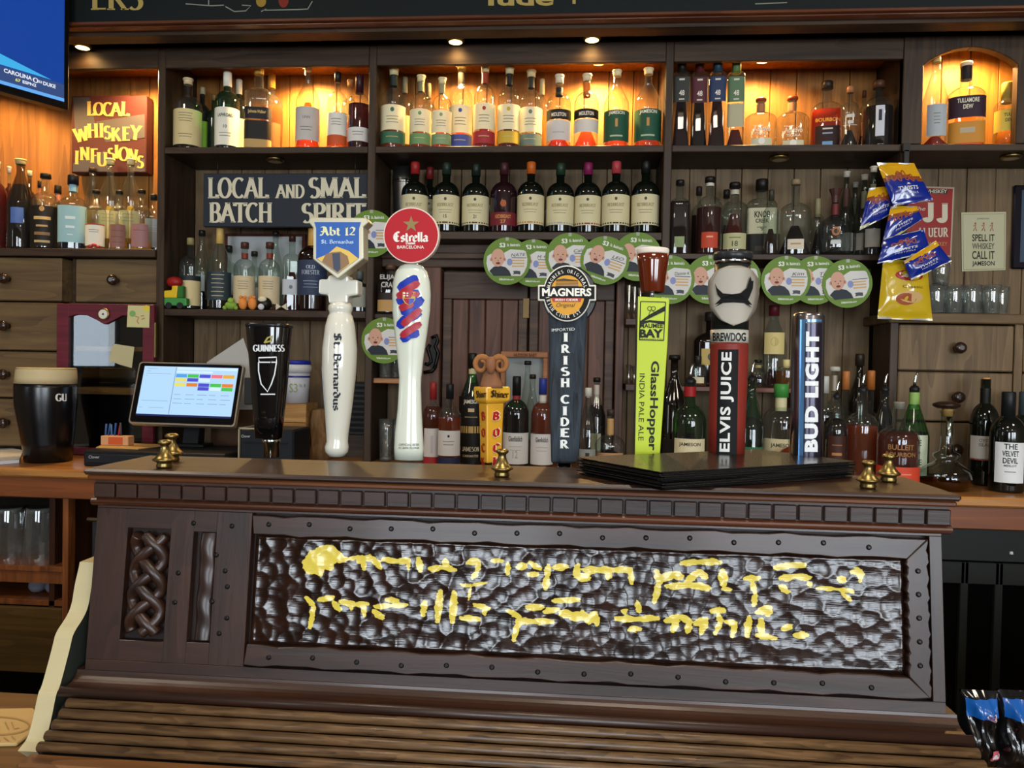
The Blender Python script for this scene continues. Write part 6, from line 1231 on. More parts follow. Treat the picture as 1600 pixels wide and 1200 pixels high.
# ------------------------------------------------------------------ snack bags on a hanging strip
t = thing('display_strip', 'thin black plastic display strip holding the snack bags', 'strip', tuple(at(1417, 238, 2.80)))
p = at(1417, 238, 2.80); q = at(1412, 470, 2.80)
m = MB(); m.box(p.x-.008, p.x+.008, 2.8, 2.803, q.z, S1-.026); m.build('strip', solid('#17171a', .4), t); m = MB(); m.box(p.x-.012, p.x+.012, 2.8, 2.8195, S1-.03, S1-.004); m.build('clip', solid('#17171a', .4), t)
def bag(name, desc, cs, Y, th, bands, extra=None, seed=0, mats=None, dY=0.0):
    C = [at(x, y, Y+(dY if i < 2 else -dY)) for i, (x, y) in enumerate(cs)]          # tl tr br bl
    cen = sum(C, Vector())/4; t = thing(name, desc, 'snack bag', (cen.x, cen.y, min(c.z for c in C)), 'snack bags on the strip'); rn = random.Random(seed); ph = [rn.uniform(0, 6) for _ in range(6)]
    def surf(side, lift=0.0):
        def fn(u, v):
            p = C[3]*(1-u)*(1-v)+C[2]*u*(1-v)+C[1]*u*v+C[0]*(1-u)*v
            e = max(0, math.sin(math.pi*u))**.55*max(0, math.sin(math.pi*min(1, max(0, (v-.05)/.9))))**.6
            wr = .10*math.sin(9*u+5*v+ph[0])+.08*math.sin(14*v-6*u+ph[1])+.06*math.sin(23*u+ph[2])*math.sin(17*v+ph[3])
            cr = .0012*math.sin(u*90) if (v < .05 or v > .95) else 0
            return (p.x, p.y-side*(th*e*(1+wr)+cr)-lift, p.z)
        return fn
    ms = [solid(c, .16, coat=.5) for _, c in bands]+[solid('#b9bcc0', .2, .7)]
    m = MB(); NU, NV = 16, 22; f = surf(1)
    b0 = len(m.v)
    for i in range(NU+1):
        for j in range(NV+1): m.v.append(tuple(f(i/NU, j/NV)))
    for i in range(NU):
        for j in range(NV):
            v = (j+.5)/NV+.10*math.sin(i/NU*5+ph[4])*(.5 if len(bands) > 1 else 0); k = 0
            for n_, (lim, c) in enumerate(bands):
                if v >= lim: k = n_
            m.f.append([b0+i*(NV+1)+j, b0+(i+1)*(NV+1)+j, b0+(i+1)*(NV+1)+j+1, b0+i*(NV+1)+j+1]); m.mi.append(k); m.sm.append(True)
    m.grid(10, 10, surf(-.6), len(bands)); m.build('pouch', ms, t)
    if extra:
        m = MB(); extra(m, surf(1, .0012)); m.build('print', [solid('#d8d8d8', .3), solid('#9a4a2a', .4), solid('#a81f24', .3), solid('#c9a46a', .4), solid('#5a4a20', .4)], t)
    return t
def pret(m, f):
    for cx, cy in ((.3, .62), (.62, .60), (.46, .70)): m.ribbon([(cx+.11*math.cos(a*.3), cy+.075*math.sin(a*.6)*(1+.3*math.cos(a*.3))) for a in range(22)], .016, f, 1)
    put(m, 'TWISTS', f, .5, .36, .5, .09, 0, bold=.02, shear=.1); put(m, 'PRETZELS', f, .5, .24, .4, .05, 0)
PB = [(0, '#0d2688'), (.55, '#8a4a2a'), (.66, '#d9a41c')]
PB2 = [(0, '#c9c080'), (.06, '#0d2688'), (.62, '#8a4a2a'), (.74, '#d9a41c')]
bag('pretzel_bag', 'blue and yellow pretzel bag clipped topmost on the strip', [(1370, 254), (1428, 255), (1458, 313), (1396, 322)], 2.735, .016, PB, pret, 1, dY=.01)
bag('pretzel_bag', 'blue pretzel bag sticking out towards the slender bottles', [(1358, 294), (1396, 290), (1402, 330), (1343, 360)], 2.77, .013, PB2, pret, 2)
bag('pretzel_bag', 'blue pretzel bag below the topmost one', [(1392, 322), (1432, 322), (1442, 342), (1377, 386)], 2.75, .013, PB2, pret, 3)
bag('pretzel_bag', 'blue pretzel bag with a wide silver lower edge', [(1382, 372), (1443, 358), (1455, 394), (1371, 412)], 2.742, .014, [(0, '#c9c9c4'), (.06, '#0d2688')], pret, 4)
bag('pretzel_bag', 'blue pretzel bag jutting over the tumblers', [(1412, 408), (1462, 376), (1487, 408), (1424, 438)], 2.728, .013, [(0, '#c9c9b0'), (.05, '#0d2688'), (.80, '#d9a41c')], pret, 5)
def chips(m, f):
    m.poly([f(*q) for q in circ(.56, .74, .30, 28, .09)], 2); put(m, "Lay's", f, .56, .74, .46, .11, 0, bold=.03, shear=.1); put(m, 'Classic', f, .62, .55, .42, .05, 4)
    m.poly([f(*q) for q in circ(.48, .34, .20, 14, .10)], 1); m.poly([f(*q) for q in circ(.58, .38, .24, 14, .10)], 3)
bag('chip_bag', 'yellow potato chip bag hanging lowest on the strip', [(1380, 405), (1448, 408), (1457, 501), (1371, 498)], 2.775, .020, [(0, '#c9a91e')], chips, 6)

# ------------------------------------------------------------------ glassware
TG = glass('#f4f8f6', .02, .96, 2.2, .04)
def tumbler(px, ytop, w, Zs, Y, desc, grp, flip=False, n=18):
    yb = 600; p = at(px, ytop, Y); H = p.z-Zs; R = w*mpp(p)/2; t = thing('tumbler', desc, 'glass', (p.x, Y, Zs+.0004), grp)
    P = [(R*.80, 0), (R*.84, .05*H), (R*.97, .75*H), (R, H)]; Q = [(R*.93, H), (R*.88, .7*H), (R*.70, .14*H), (.001, .12*H)]
    if flip: P = [(R, 0), (R*.97, .25*H), (R*.84, .95*H), (R*.80, H)]; Q = []
    m = MB(); m.lathe(P+Q if not flip else P, n=n, cap0=not flip, cap1=flip); m.build('glass_wall', TG, t, local=True)
    m = MB()
    if not flip: m.lathe([(R*.78, .006), (R*.80, .1*H), (.001, .11*H)], n=n)
    else: m.lathe([(R*.80, .90*H), (R*.79, .985*H)], n=n)
    m.build('thick_base', glass('#e6ecea', .03, .92, 2.4, .12), t, local=True)
Zd_ = Zd
for i, px in enumerate((1462, 1490, 1518, 1549)): tumbler(px, 446, 29, Zd_, 2.87, 'clear tumbler in the row on the drawer cabinet', 'tumblers on the drawer cabinet')
for i, px in enumerate((1474, 1503, 1532, 1562)): tumbler(px, 449, 29, Zd_, 2.965, 'clear tumbler in the row on the drawer cabinet', 'tumblers on the drawer cabinet')
zt2 = at(1466, 446, 2.87).z
tumbler(1470, 412, 29, zt2+.001, 2.875, 'clear tumbler stacked on the row behind the chip bag', 'tumblers on the drawer cabinet')
for px, Y in ((14, 2.56), (62, 2.57), (88, 2.68), (38, 2.70)): tumbler(px, 792, 46, zA, Y, 'upturned clear tumbler in the open rack below the counter', 'tumblers in the rack', True)
zs1 = zpx(600, 591, YF+.02)
for px, Y in ((603, 2.875), (618, 2.95)): tumbler(px, 553, 22, zs1, Y, 'small tumbler on the little shelf behind the white paddle', 'tumblers on the little shelf')
for px, Y in ((604, 2.872), (618, 2.955)): tumbler(px, 655, 24, CT, Y, 'tall tumbler on the counter beside the post', 'tumblers by the post')
# decanter on the counter
t = thing('glass_decanter', 'clear glass ship decanter with cork and metal stem on the counter', 'decanter', (at(1486, 700, 2.53).x, 2.53, CT))
m = MB(); k = mpp(at(1486, 700, 2.56)); zc_ = CT; R = 39*k
H = at(1486, 642, 2.56).z-CT
m.lathe([(R*.7, .001), (R*.95, .06*H), (R, .16*H), (R*.93, .25*H), (R*.5, .34*H), (R*.36, .38*H), (R*.50, .42*H), (R*.48, .46*H), (R*.27, .49*H), (R*.22, .6*H), (R*.23, .95*H), (R*.28, H)], (t.location.x, 2.56, CT), 26, cap1=False); m.build('glass', glass('#e6ece6', .02, .92, 1.4), t)
m = MB(); m.lathe([(R*.65, .004), (R*.9, .06*H), (R*.93, .12*H)], (t.location.x, 2.56, CT), 26); m.build('liquid', liquid('#8a5a1e'), t)
m = MB(); m.lathe([(R*.2, .93*H), (R*.2, 1.03*H)], (t.location.x, 2.56, CT), 14); m.build('cork', solid('#b08a52', .7), t)
m = MB(); m.lathe([(R*.34, 1.03*H), (R*.5, 1.06*H), (R*.5, 1.09*H), (R*.2, 1.12*H)], (t.location.x-.004, 2.56, CT), 14); m.build('stopper', solid('#2a1a12', .3), t)
m = MB(); m.tube([(t.location.x+.003, 2.552, CT+.44*H), (t.location.x+.003, 2.552, CT+.93*H)], R*.11, 8); m.build('metal_stem', CHROME, t)
# bottle on a second little shelf behind the coaster
zsc = zpx(605, 491, YF+.03); part('glass_shelf', DARKX, bb, (X2[1], xpx(640, 491, YF+.05), YF+.03, YK, zsc-.015, zsc))
bottle('brown bourbon bottle with silver script on the little shelf', 607, 414, 40, zsc, 2.875, 'flask', liq='#3a1c10', lvl=.7, cap=('#5a4030', .1, 1.3), labs=[(.05, .28, '#b08a52', 110), (.28, .42, '#241812', 110)], txt=[('ELIJAH', .72, .7, .12, '#b9b6b0'), ('CRAIG', .58, .6, .11, '#b9b6b0')], grp='bottles on the little shelf')
# jigger racks, bracket
for py0, py1, n_, lab in ((446, 498, 3, 'small wooden rack of steel jiggers high on the plank wall'), (570, 600, 3, 'small wooden rack of steel jiggers low on the plank wall')):
    zt_, zb_ = zpx(980, py0, 2.9), zpx(980, py1, 2.9); x0, x1 = xpx(977, py1, 2.9), xpx(1004, py1, 2.9); t = thing('jigger_rack', lab, 'rack', ((x0+x1)/2, 2.9, zb_))
    part('ledge', wood('#2a160c', '#4a2a18', 'x', 9), t, (x0, x1-.004, 2.885, YK-.006, zb_-.024, zb_), bevel=.002)
    for i in range(n_):
        x = x0+.012+i*.021; h = (zt_-zb_)*(1-.04*i); m = MB(); m.lathe([(.014, 0), (.004, h*.48), (.004, h*.52), (.012, h)], (x, 2.90, zb_), 14, cap1=False); m.build('jigger', solid('#b9b2a4', .2, .95), t)
t = thing('iron_bracket', 'black iron bottle opener bracket on the door jamb', 'opener', tuple(at(675, 560, Yd-.04)))
m = MB()
for pts in ([(674, 528), (682, 524), (684, 533), (680, 541), (685, 552), (681, 568), (678, 577)], [(672, 538), (668, 545), (672, 556), (674, 565), (668, 570), (664, 568)], [(662, 582), (675, 580), (681, 572)]): m.tube([at(x, y, Yd-.042) for x, y in pts], .007, 8)
m.build('bracket', solid('#100e0d', .4, .6), t); part('mount', solid('#100e0d', .5), t, (xpx(674, 540, Yd-.03), xpx(682, 540, Yd-.03), Yd-.042, Yd-.0305, zpx(678, 575, Yd-.03), zpx(678, 530, Yd-.03)))
# steel shaker and plates on the middle shelf
t = thing('steel_shaker', 'dull steel cocktail shaker behind the red capsule bottle', 'shaker', (xpx(630, 300, 2.98), 2.985, SM)); H = zpx(630, 263, 2.98)-SM
m = MB(); m.lathe([(.034, .0005), (.040, .5*H), (.043, .78*H), (.043, H)], t.location, 22); m.build('cup', solid('#8d8d88', .25, .95), t); m = MB(); m.lathe([(.0445, .78*H), (.0445, .82*H)], t.location, 22); m.build('seam_ring', CHROME, t)
for px, d in ((770, 'white plate standing behind the maroon bottle'), (875, 'white plate standing behind the green black bottle')):
    r = .072 if px == 770 else .075; p = Vector((xpx(px, 330, 3.04), 3.035, SM+r+.001)); t = thing('white_plate', d, 'plate', (p.x, p.y, SM), 'white plates on the middle shelf'); m = MB(); R = [[(p.x+q*r*math.cos(a*math.pi/16), p.y+y, p.z+q*r*math.sin(a*math.pi/16)) for a in range(32)] for q, y in ((1, 0), (.98, -.006), (.7, .002), (.001, .003))]
    m.rings(R, cap0=False, cap1=False); m.build('dish', solid('#b9b8b2', .25), t); m = MB(); R = [[(p.x+q*r*math.cos(a*math.pi/16), p.y+y, p.z+q*r*math.sin(a*math.pi/16)) for a in range(32)] for q, y in ((.55, .004), (.55, .010))]; m.rings(R); m.build('foot_ring', solid('#b9b8b2', .25), t)
# framed pale print behind the left shelf bottles
t = thing('framed_print', 'pale print in a thin red brown frame leaning behind clear bottles', 'picture', (xpx(415, 430, 3.04), 3.045, SL)); a, b = at(352, 365, 3.04), at(478, 365, 3.04)
part('frame', wood('#3a140c', '#6a2a1a', 'x', 9), t, (a.x, b.x, 3.036, 3.052, SL+.001, a.z), bevel=.002); part('sheet', solid('#b4b6b4', .5), t, (a.x+.014, b.x-.014, 3.033, 3.037, SL+.015, a.z-.012))
# little toys
def toy(name, d, px, Y=2.845): p = at(px, 475, Y); return thing(name, d, 'toy', (p.x, Y, SL), 'little toys along the left shelf'), p.x
def ball(m, c, r, sx=1, sy=1, sz=1, n=12):
    R = []
    for i in range(1, 8):
        a = -math.pi/2+math.pi*i/8; R.append([(c[0]+sx*r*math.cos(a)*math.cos(2*math.pi*j/n), c[1]+sy*r*math.cos(a)*math.sin(2*math.pi*j/n), c[2]+sz*r*math.sin(a)) for j in range(n)])
    m.rings(R)
t, x = toy('toy_car', 'green toy car with yellow hood and red top on the left shelf', 279, 2.85); k = mpp((x, 2.85, SL))
m = MB(); m.box(x-18*k, x+18*k, 2.824, 2.852, SL+5*k, SL+17*k); m.build('chassis', solid('#3f8a44', .35), t, .003, 2)
m = MB(); m.prism([(x-18*k, SL+17*k), (x+2*k, SL+17*k), (x+4*k, SL+36*k), (x-5*k, SL+36*k), (x-6*k, SL+29*k), (x-18*k, SL+28*k)], lambda u, v, d: (u, d, v), 2.823, 2.851); m.build('hood', solid('#d8b420', .35), t, .003, 2)
part('cab', solid('#2f6a2a', .4), t, (x+3*k, x+12*k, 2.825, 2.851, SL+17*k, SL+36*k), bevel=.003); m = MB(); ball(m, (x-4*k, 2.838, SL+42*k), 11*k, 1.2, .8, .8); m.build('top_figure', solid('#8e1a16', .4), t)
for dx in (-10, 8):
    m = MB(); R = [[(x+dx*k+5*k*math.cos(a*math.pi/8), y, SL+5.2*k+5*k*math.sin(a*math.pi/8)) for a in range(16)] for y in (2.8205, 2.828)]; m.rings(R); m.build('wheel', solid('#1d2020', .5), t)
t, x = toy('toy_frog', 'small lime green toy frog on the left shelf', 361); m = MB(); ball(m, (x, 2.845, SL+7*k), 9*k, 1.1, .8, .75); m.build('body', solid('#7da03a', .5), t)
m = MB(); ball(m, (x+1*k, 2.838, SL+14*k), 5*k); m.build('head', solid('#86ab3e', .5), t)
for dx in (-9, 9): m = MB(); ball(m, (x+dx*k, 2.84, SL+3.2*k), 3.4*k); m.build('foot', solid('#7da03a', .5), t)
t, x = toy('toy_feet', 'pair of orange toy feet on the left shelf', 387)
for dx, r_ in ((-7.5, .2), (7.5, -.2)):
    m = MB(); ball(m, (x+dx*k, 2.845, SL+10*k), 9.5*k, .72, .6, 1.02); m.build('foot', solid('#d8863c', .5), t)
    for j in (-1, 1): m = MB(); ball(m, (x+dx*k+j*3*k, 2.842, SL+20*k), 2.6*k); m.build('toe', solid('#d8863c', .5), t)
t, x = toy('toy_penguin', 'round black and white toy on the left shelf', 411, 2.85); m = MB(); ball(m, (x+2*k, 2.852, SL+10.5*k), 10.5*k, 1.1, .9, 1); m.build('body', solid('#15130f', .4), t)
m = MB(); ball(m, (x+1*k, 2.836, SL+17*k), 6*k, 1.15, .6, .8); m.build('face', solid('#d8d0b0', .5), t); m = MB(); ball(m, (x, 2.832, SL+5.2*k), 5*k, 1, .7, 1); m.build('belly', solid('#c9c8cc', .5), t)
t, x = toy('toy_bow', 'small cream bow tie shaped ornament on the left shelf', 440)
for s in (-1, 1): m = MB(); m.prism([(x, SL+6*k), (x+s*9*k, SL+.6*k), (x+s*8*k, SL+11.5*k)], lambda u, v, d: (u, d, v), 2.84, 2.85); m.build('bow_wing', solid('#c9bfa4', .6), t, .002, 2)
t = thing('gift_bow', 'small crumpled red bow at the edge of the alcove shelf', 'ornament', (xpx(146, 381, 2.83), 2.83, SA)); k2 = mpp(t.location); m = MB()
for i in range(5):
    a = i*1.26; ball(m, (t.location.x+6*k2*math.cos(a), 2.833+.008*math.sin(a), SA+4.5*k2+2.5*k2*math.sin(a*1.7)), 4.2*k2, 1, .7, .7, 8)
m.build('ribbon_loops', solid('#a03c34', .4), t)
# louvred vent
t = thing('louvre_vent', 'black louvred vent beside the post behind the white tap', 'vent', (xpx(556, 680, 2.99), 2.99, zpx(556, 681, 2.98))); x0, x1 = xpx(536, 640, 2.98), X2[0]-.004; z0, z1 = zpx(556, 680, 2.98), zpx(556, 597, 2.98)
part('case', solid('#0c0b0b', .6), t, (x0, x1, 2.995, YK-.004, z0, z1)); 
for i in range(10): z = z0+(z1-z0)*(i+.2)/10; part('louvre', solid('#1d1c1b', .4), t, (x0, x1, 2.978, 2.995, z, z+(z1-z0)*.045))
part('pedestal', DARKX, t, (x0, x1, 2.98, YK-.004, CT, z0))

# ------------------------------------------------------------------ left counter: pint display, humidor, till
t = thing('pint_display', 'oversized black stout pint display with cream head on the counter', 'display glass', (xpx(75, 700, 2.6), 2.6, CT)); dz = 0
ybm = 600
def lowz(px, Y):   # picture row where the counter meets depth Y
    y = 700
    for _ in range(30): y += (at(px, y, Y).z-CT)*400
    return y
yb_ = lowz(75, 2.6); s_ = (yb_-576)/(722-576)
pr = [(72, 43, 599), (72, 43.5, 605), (72, 43, 632), (73.5, 39, 662), (75, 35.5, 692), (76, 33, 576+(722-576)*s_)]
m = MB(); lathepx(m, pr, 2.6, 30); m.build('glass_body', solid('#0a0a0b', .25), t)
m = MB(); lathepx(m, [(73, 41, 576), (73, 41.5, 578), (72.5, 42.5, 590), (72, 43, 599)], 2.6, 30); m.build('foam_head', solid('#c6b489', .5), t); m = MB(); lathepx(m, [(73, 40, 574.5), (73, 41.6, 576.5)], 2.6, 30); m.build('rim', solid('#b3a175', .5), t)
f = frontof(pr, 2.6, 1, .002); m = MB(); put(m, 'GU', f, 96, -621, 19, 12, 0, style='serif', bold=.06, sub=1); m.build('print', solid('#d9d9d2', .4), t)
t = thing('humidor_cabinet', 'burgundy framed glass door humidor cabinet with dial on the counter', 'cabinet', (xpx(165, 650, 2.775), 2.775, CT)); Yh = 2.775; BUR = wood('#47121c', '#6e2230', 'x', 9, .4)
xh1 = X1[0]-.005
px_, pz_ = lambda x: xpx(x, 560, Yh), lambda y: zpx(165, y, Yh)
part('case', solid('#150e0c', .7), t, (px_(103), px_(105), Yh+.02, 2.98, CT+.001, pz_(483)), (xh1-.004, xh1, Yh+.02, 2.98, CT+.001, pz_(483)), (px_(103), xh1, 2.975, 2.98, CT+.001, pz_(483)), (px_(103), xh1, Yh+.02, 2.98, pz_(486), pz_(483)))
d = part('glass_door', BUR, t, (px_(88), px_(106), Yh, Yh+.02, CT+.003, pz_(475)), (px_(222), px_(240), Yh, Yh+.02, CT+.003, pz_(475)), (px_(106), px_(222), Yh, Yh+.02, CT+.003, CT+.03), bevel=.002)
m = MB(); sc = [(px_(222), pz_(475)), (px_(106), pz_(475)), (px_(106), pz_(496)), (px_(118), pz_(492)), (px_(135), pz_(493)), (px_(150), pz_(500)), (px_(163), pz_(507)), (px_(175), pz_(501)), (px_(190), pz_(493)), (px_(208), pz_(492)), (px_(222), pz_(496))]
m.prism(sc, lambda u, v, q: (u, q, v), Yh, Yh+.02); m.build('scalloped_rail', BUR, d, .0015); part('pane', glass('#e8eef0', .01, .9, 1.1), d, (px_(106), px_(222), Yh+.010, Yh+.012, CT+.03, pz_(492)))
m = MB(); c = at(163, 491, Yh); R = [[(c.x+r*math.cos(a*math.pi/12), Yh+y, c.z+r*math.sin(a*math.pi/12)) for a in range(24)] for r, y in ((.0225, 0), (.0225, -.006), (.018, -.008), (.017, -.005))]; m.rings(R); dial = m.build('dial', BRASS, d)
m = MB(); m.poly([(c.x+.0175*math.cos(a*math.pi/12), Yh-.0082, c.z+.0175*math.sin(a*math.pi/12)) for a in range(24)], 0); m.poly([(c.x+.004*math.cos(a*math.pi/6), Yh-.0086, c.z+.004*math.sin(a*math.pi/6)) for a in range(12)], 1); m.build('dial_face', [solid('#d6d2c4', .4), solid('#3a3630', .4)], dial)
part('hinge', BRASS, d, (px_(240.5), px_(243), Yh, Yh+.012, pz_(557), pz_(503))); part('shelf', HONEY, t, (px_(106), xh1-.005, Yh+.04, 2.97, pz_(617), pz_(606))); part('shelf', HONEY, t, (px_(106), xh1-.005, Yh+.04, 2.97, pz_(548), pz_(541)))
t = thing('sticky_note', 'plain pale yellow sticky note on the humidor glass', 'note', tuple(at(190, 556, Yh+.005))); m = MB(); polypx(m, [(177, 537), (210, 542), (206, 575), (188, 570), (170, 563)], Yh+.0085); m.build('note_sheet', solid('#b9b088', .8), t)
t = thing('drawn_card', 'small card with green and yellow drawing on the humidor frame', 'card', tuple(at(217, 495, Yh-.002))); m = MB(); slabpx(m, [(200, 477), (234, 478), (233, 512), (198, 511)], Yh-.0022, Yh-.001); m.build('card_sheet', solid('#c6c08a', .7), t)
m = MB(); polypx(m, circ(207, 490, 5, 12), Yh-.0028, 0); polypx(m, circ(229, 482, 5, 12), Yh-.0028, 1); f = pxs(Yh-.0028)
for p in ([(211, -494), (217, -496), (214, -502), (217, -506)], [(220, -494), (225, -493)], [(221, -499), (226, -497)]): m.ribbon(p, .7, f, 2)
m.build('drawing', [solid('#7aa860', .7), solid('#d8c440', .7), solid('#b06a4a', .7)], t)
# till: cash drawer, terminal, printer
BLK_ = solid('#1b2026', .4); t = thing('cash_drawer', 'wide black cash drawer below the till screen', 'cash drawer', (xpx(240, 720, 2.5), 2.5, CT)); x0, x1 = xpx(130, 715, 2.5), xpx(352, 715, 2.5); zt_ = zpx(230, 706, 2.5)
part('case', solid('#14171b', .45), t, (x0, x1, 2.5, 2.77, CT+.001, zt_), bevel=.004); part('drawer_front', BLK_, t, (x0+.01, x1-.03, 2.494, 2.5, CT+.012, zt_-.012), bevel=.003); m = MB(); putpx(m, 'Clover', 147, 702+12, 17, 4.5, 2.4935); m.build('badge_print', solid('#b9c0c4', .4), t)
Zcd = zt_
t = thing('till_screen', 'tilted touch screen till with lit colourful buttons', 'till', (xpx(290, 680, 2.66), 2.66, Zcd))
TL, TR_, BR_, BL_ = at(219, 566, 2.745), at(382, 570, 2.725), at(367, 668, 2.61), at(201, 662, 2.625)
nn = (TR_-TL).cross(BL_-TL).normalized(); nn = nn if nn.y < 0 else -nn
def sc_(u, v, l=0.0): return tuple(TL*(1-u)*(1-v)+TR_*u*(1-v)+BR_*u*v+BL_*(1-u)*v+nn*l)
def rr(u0, u1, v0, v1, r, ar=.6): 
    P = []
    for cx, cy, a in ((u1-r*ar, v1-r, 0), (u0+r*ar, v1-r, 90), (u0+r*ar, v0+r, 180), (u1-r*ar, v0+r, 270)):
        for k_ in range(5): P.append((cx+r*ar*math.cos(math.radians(a+22.5*k_)), cy+r*math.sin(math.radians(a+22.5*k_))))
    return P
m = MB(); m.prism(rr(0, 1, 0, 1, .05), lambda u, v, l: sc_(u, v, l), -.014, .004); m.build('silver_frame', solid('#b0a898', .3, .7), t)
m = MB(); m.poly([sc_(u, v, .0045) for u, v in rr(.012, .988, .02, .975, .045)]); m.build('bezel', solid('#0a0a0c', .12), t)
m = MB(); U = lambda u0, u1, v0, v1, mi, l=.0055: m.add([sc_(u0, v0, l), sc_(u1, v0, l), sc_(u1, v1, l), sc_(u0, v1, l)], [(0, 1, 2, 3)], mi)
def em(h): return solid(h, .3, emit=.75)
SCM = [em('#a9cdec'), em('#c8dff2'), em('#4a9ad8'), em('#44b848'), em('#4a48c4'), em('#e0707c'), em('#dca03c'), em('#d8cf68'), em('#7c94b0'), em('#181c50'), em('#d8792c')]
U(.06, .955, .07, .845, 0, .005); U(.06, .955, .845, .875, 9, .005); U(.365, .372, .08, .84, 8); U(.38, .95, .08, .12, 1); U(.38, .72, .135, .17, 1)
cw = .112
for r_, row in enumerate(((2, 3, 4, 5, 6), (7, 4, 1, 0, 0), (7, 10, 4, 3, 10), (0, 0, 4, 1, 3))):
    for c_, k_ in enumerate(row):
        if k_: v0 = (.19, .255, .335, .395)[r_]; U(.378+c_*cw, .378+c_*cw+cw*.93, v0, v0+.055, k_)
for i in range(3):
    for j in range(5): U(.39+j*.11, .39+j*.11+.06+.015*((i+j) % 3), .52+i*.07, .528+i*.07, 8, .006)
for v, a, b in ((.11, .1, .19), (.15, .09, .13), (.19, .09, .33), (.23, .09, .11), (.63, .09, .34), (.74, .08, .11), (.74, .17, .31)): U(a, b, v, v+.006, 8, .006)
m.build('lit_screen', SCM, t)
m = MB(); cb = (BL_+BR_)/2; m.box(cb.x-.06, cb.x+.06, 2.66, 2.74, Zcd+.0005, Zcd+.012); m.prism([(2.68, Zcd+.012), (2.73, Zcd+.012), (2.74, Zcd+.12), (2.705, Zcd+.12)], lambda u, v, d: (d, u, v), cb.x-.03, cb.x+.03); m.build('stand', solid('#101113', .4), t, .002)
part('side_reader', solid('#2a2c2c', .4), t, (xpx(383, 620, 2.70), xpx(397, 620, 2.70), 2.69, 2.73, zpx(390, 632, 2.7), zpx(390, 590, 2.7)), bevel=.003)
t = thing('receipt_printer', 'black receipt printer with pale edges beside the cash drawer', 'printer', (xpx(420, 690, 2.55), 2.55, CT)); x0, x1 = xpx(372, 690, 2.55), xpx(458, 690, 2.55); zt_ = zpx(420, 671, 2.55)
part('case', BLK_, t, (x0+.004, x1, 2.555, 2.72, CT+.001, zt_), bevel=.006); part('edge_trim', solid('#a8a48c', .4), t, (x0, x0+.004, 2.55, 2.7, CT+.001, zt_+.003), (x0, x0+.09, 2.55, 2.556, zt_-.001, zt_+.004)); m = MB(); putpx(m, 'Clover', 384, 681.5, 14, 4, 2.5535); m.build('badge_print', solid('#c9cdd0', .4), t); part('slot', solid('#0a0c0e', .5), t, (x0+.02, x1-.02, 2.552, 2.556, zt_-.05, zt_-.045))
t = thing('wooden_crate', 'plain pale wooden crate behind the printer', 'crate', (xpx(462, 660, 2.84), 2.84, CT)); x0, x1 = xpx(440, 660, 2.82), xpx(478, 660, 2.82); zt_ = zpx(462, 631, 2.82); PINE = wood('#8a6234', '#bd9258', 'x', 9, .6)
nb = 3
for i in range(nb): part('board', PINE, t, (x0, x1, 2.82, 2.835, CT+.001+(zt_-CT-.001)*i/nb, CT+.001+(zt_-CT-.001)*(i+1)/nb-.002), bevel=.002)
part('side', PINE, t, (x0, x0+.012, 2.835, 2.95, CT+.001, zt_-.002), (x1-.012, x1, 2.835, 2.95, CT+.001, zt_-.002), (x0, x1, 2.82, 2.95, zt_-.002, zt_))
t = thing('charity_bucket', 'white plastic charity bucket with blue lid on the crate', 'bucket', (xpx(463, 600, 2.88), 2.885, zt_)); k2 = mpp(t.location); R = 21*k2; H = zpx(463, 563, 2.885)-zt_; xb_ = t.location.x
m = MB(); m.lathe([(R*.86, .001), (R*.97, .72*H)], (xb_, 2.885, zt_), 28); m.build('tub', solid('#b9bcc4', .4), t); m = MB(); m.lathe([(R*1.06, .72*H), (R*1.08, .86*H), (R, .9*H)], (xb_, 2.885, zt_), 28); m.build('collar', solid('#c4c4c4', .4), t); m = MB(); m.lathe([(R*1.0, .9*H), (R*1.02, .97*H), (R*.95, H)], (xb_, 2.885, zt_), 28); m.build('lid', solid('#1d2a8a', .4), t); m = MB(); m.lathe([(R*.985, .60*H), (R*.99, .64*H)], (xb_, 2.885, zt_), 28, cap0=False, cap1=False); m.build('handle_band', solid('#1d2a7a', .4), t)
cf = cyl_fn(R, 2, 1, .99); m = MB(); g2 = lambda u, v: tuple(Vector((xb_, 2.885, zt_))+Vector(cf(u, v))); put(m, 'S3', g2, R*.1, .36*H, R*.62, .2*H, 0, bold=.0); put(m, "St. B", g2, R*.78, .42*H, R*.5, .07*H, 1); m.build('print', [solid('#8a9a5a', .5), solid('#7a7c74', .5)], t)
t = thing('paper_bag', 'crumpled brown paper bags beside the crate', 'paper bag', (xpx(492, 700, 2.86), 2.86, CT)); xb0 = xpx(486, 660, 2.86); m = MB()
def bgf(u, v): 
    w_ = .068*(1-.15*v); a = u*2*math.pi; return (xb0+.036+w_*.52*math.copysign(abs(math.cos(a))**.5, math.cos(a))+.004*math.sin(9*v+3*a), 2.875+.045*math.copysign(abs(math.sin(a))**.5, math.sin(a))+.003*math.sin(11*v+a*2), CT+.001+.19*v)
m.grid(28, 12, bgf); m.build('paper', wood('#5a4026', '#8a6a44', 'z', 20, .8), t)
t = thing('paper_sheet', 'white paper sheet leaning behind the till screen', 'paper', (xpx(362, 580, 2.86), 2.86, CT)); m = MB(); slabpx(m, [(323, 566), (380, 528), (398, 582), (398, 640), (330, 640)], 2.86, 2.8615); m.build('sheet', solid('#b3b0aa', .7), t); part('clipboard', solid('#4a3420', .6), t, (xpx(330, 600, 2.863), xpx(398, 600, 2.863), 2.863, 2.868, CT+.001, zpx(360, 580, 2.863)))
t = thing('envelope', 'yellow paper envelopes lying on the cash drawer', 'envelope', tuple(onz(200, 685, Zcd))); m = MB(); zz_ = Zcd+.002
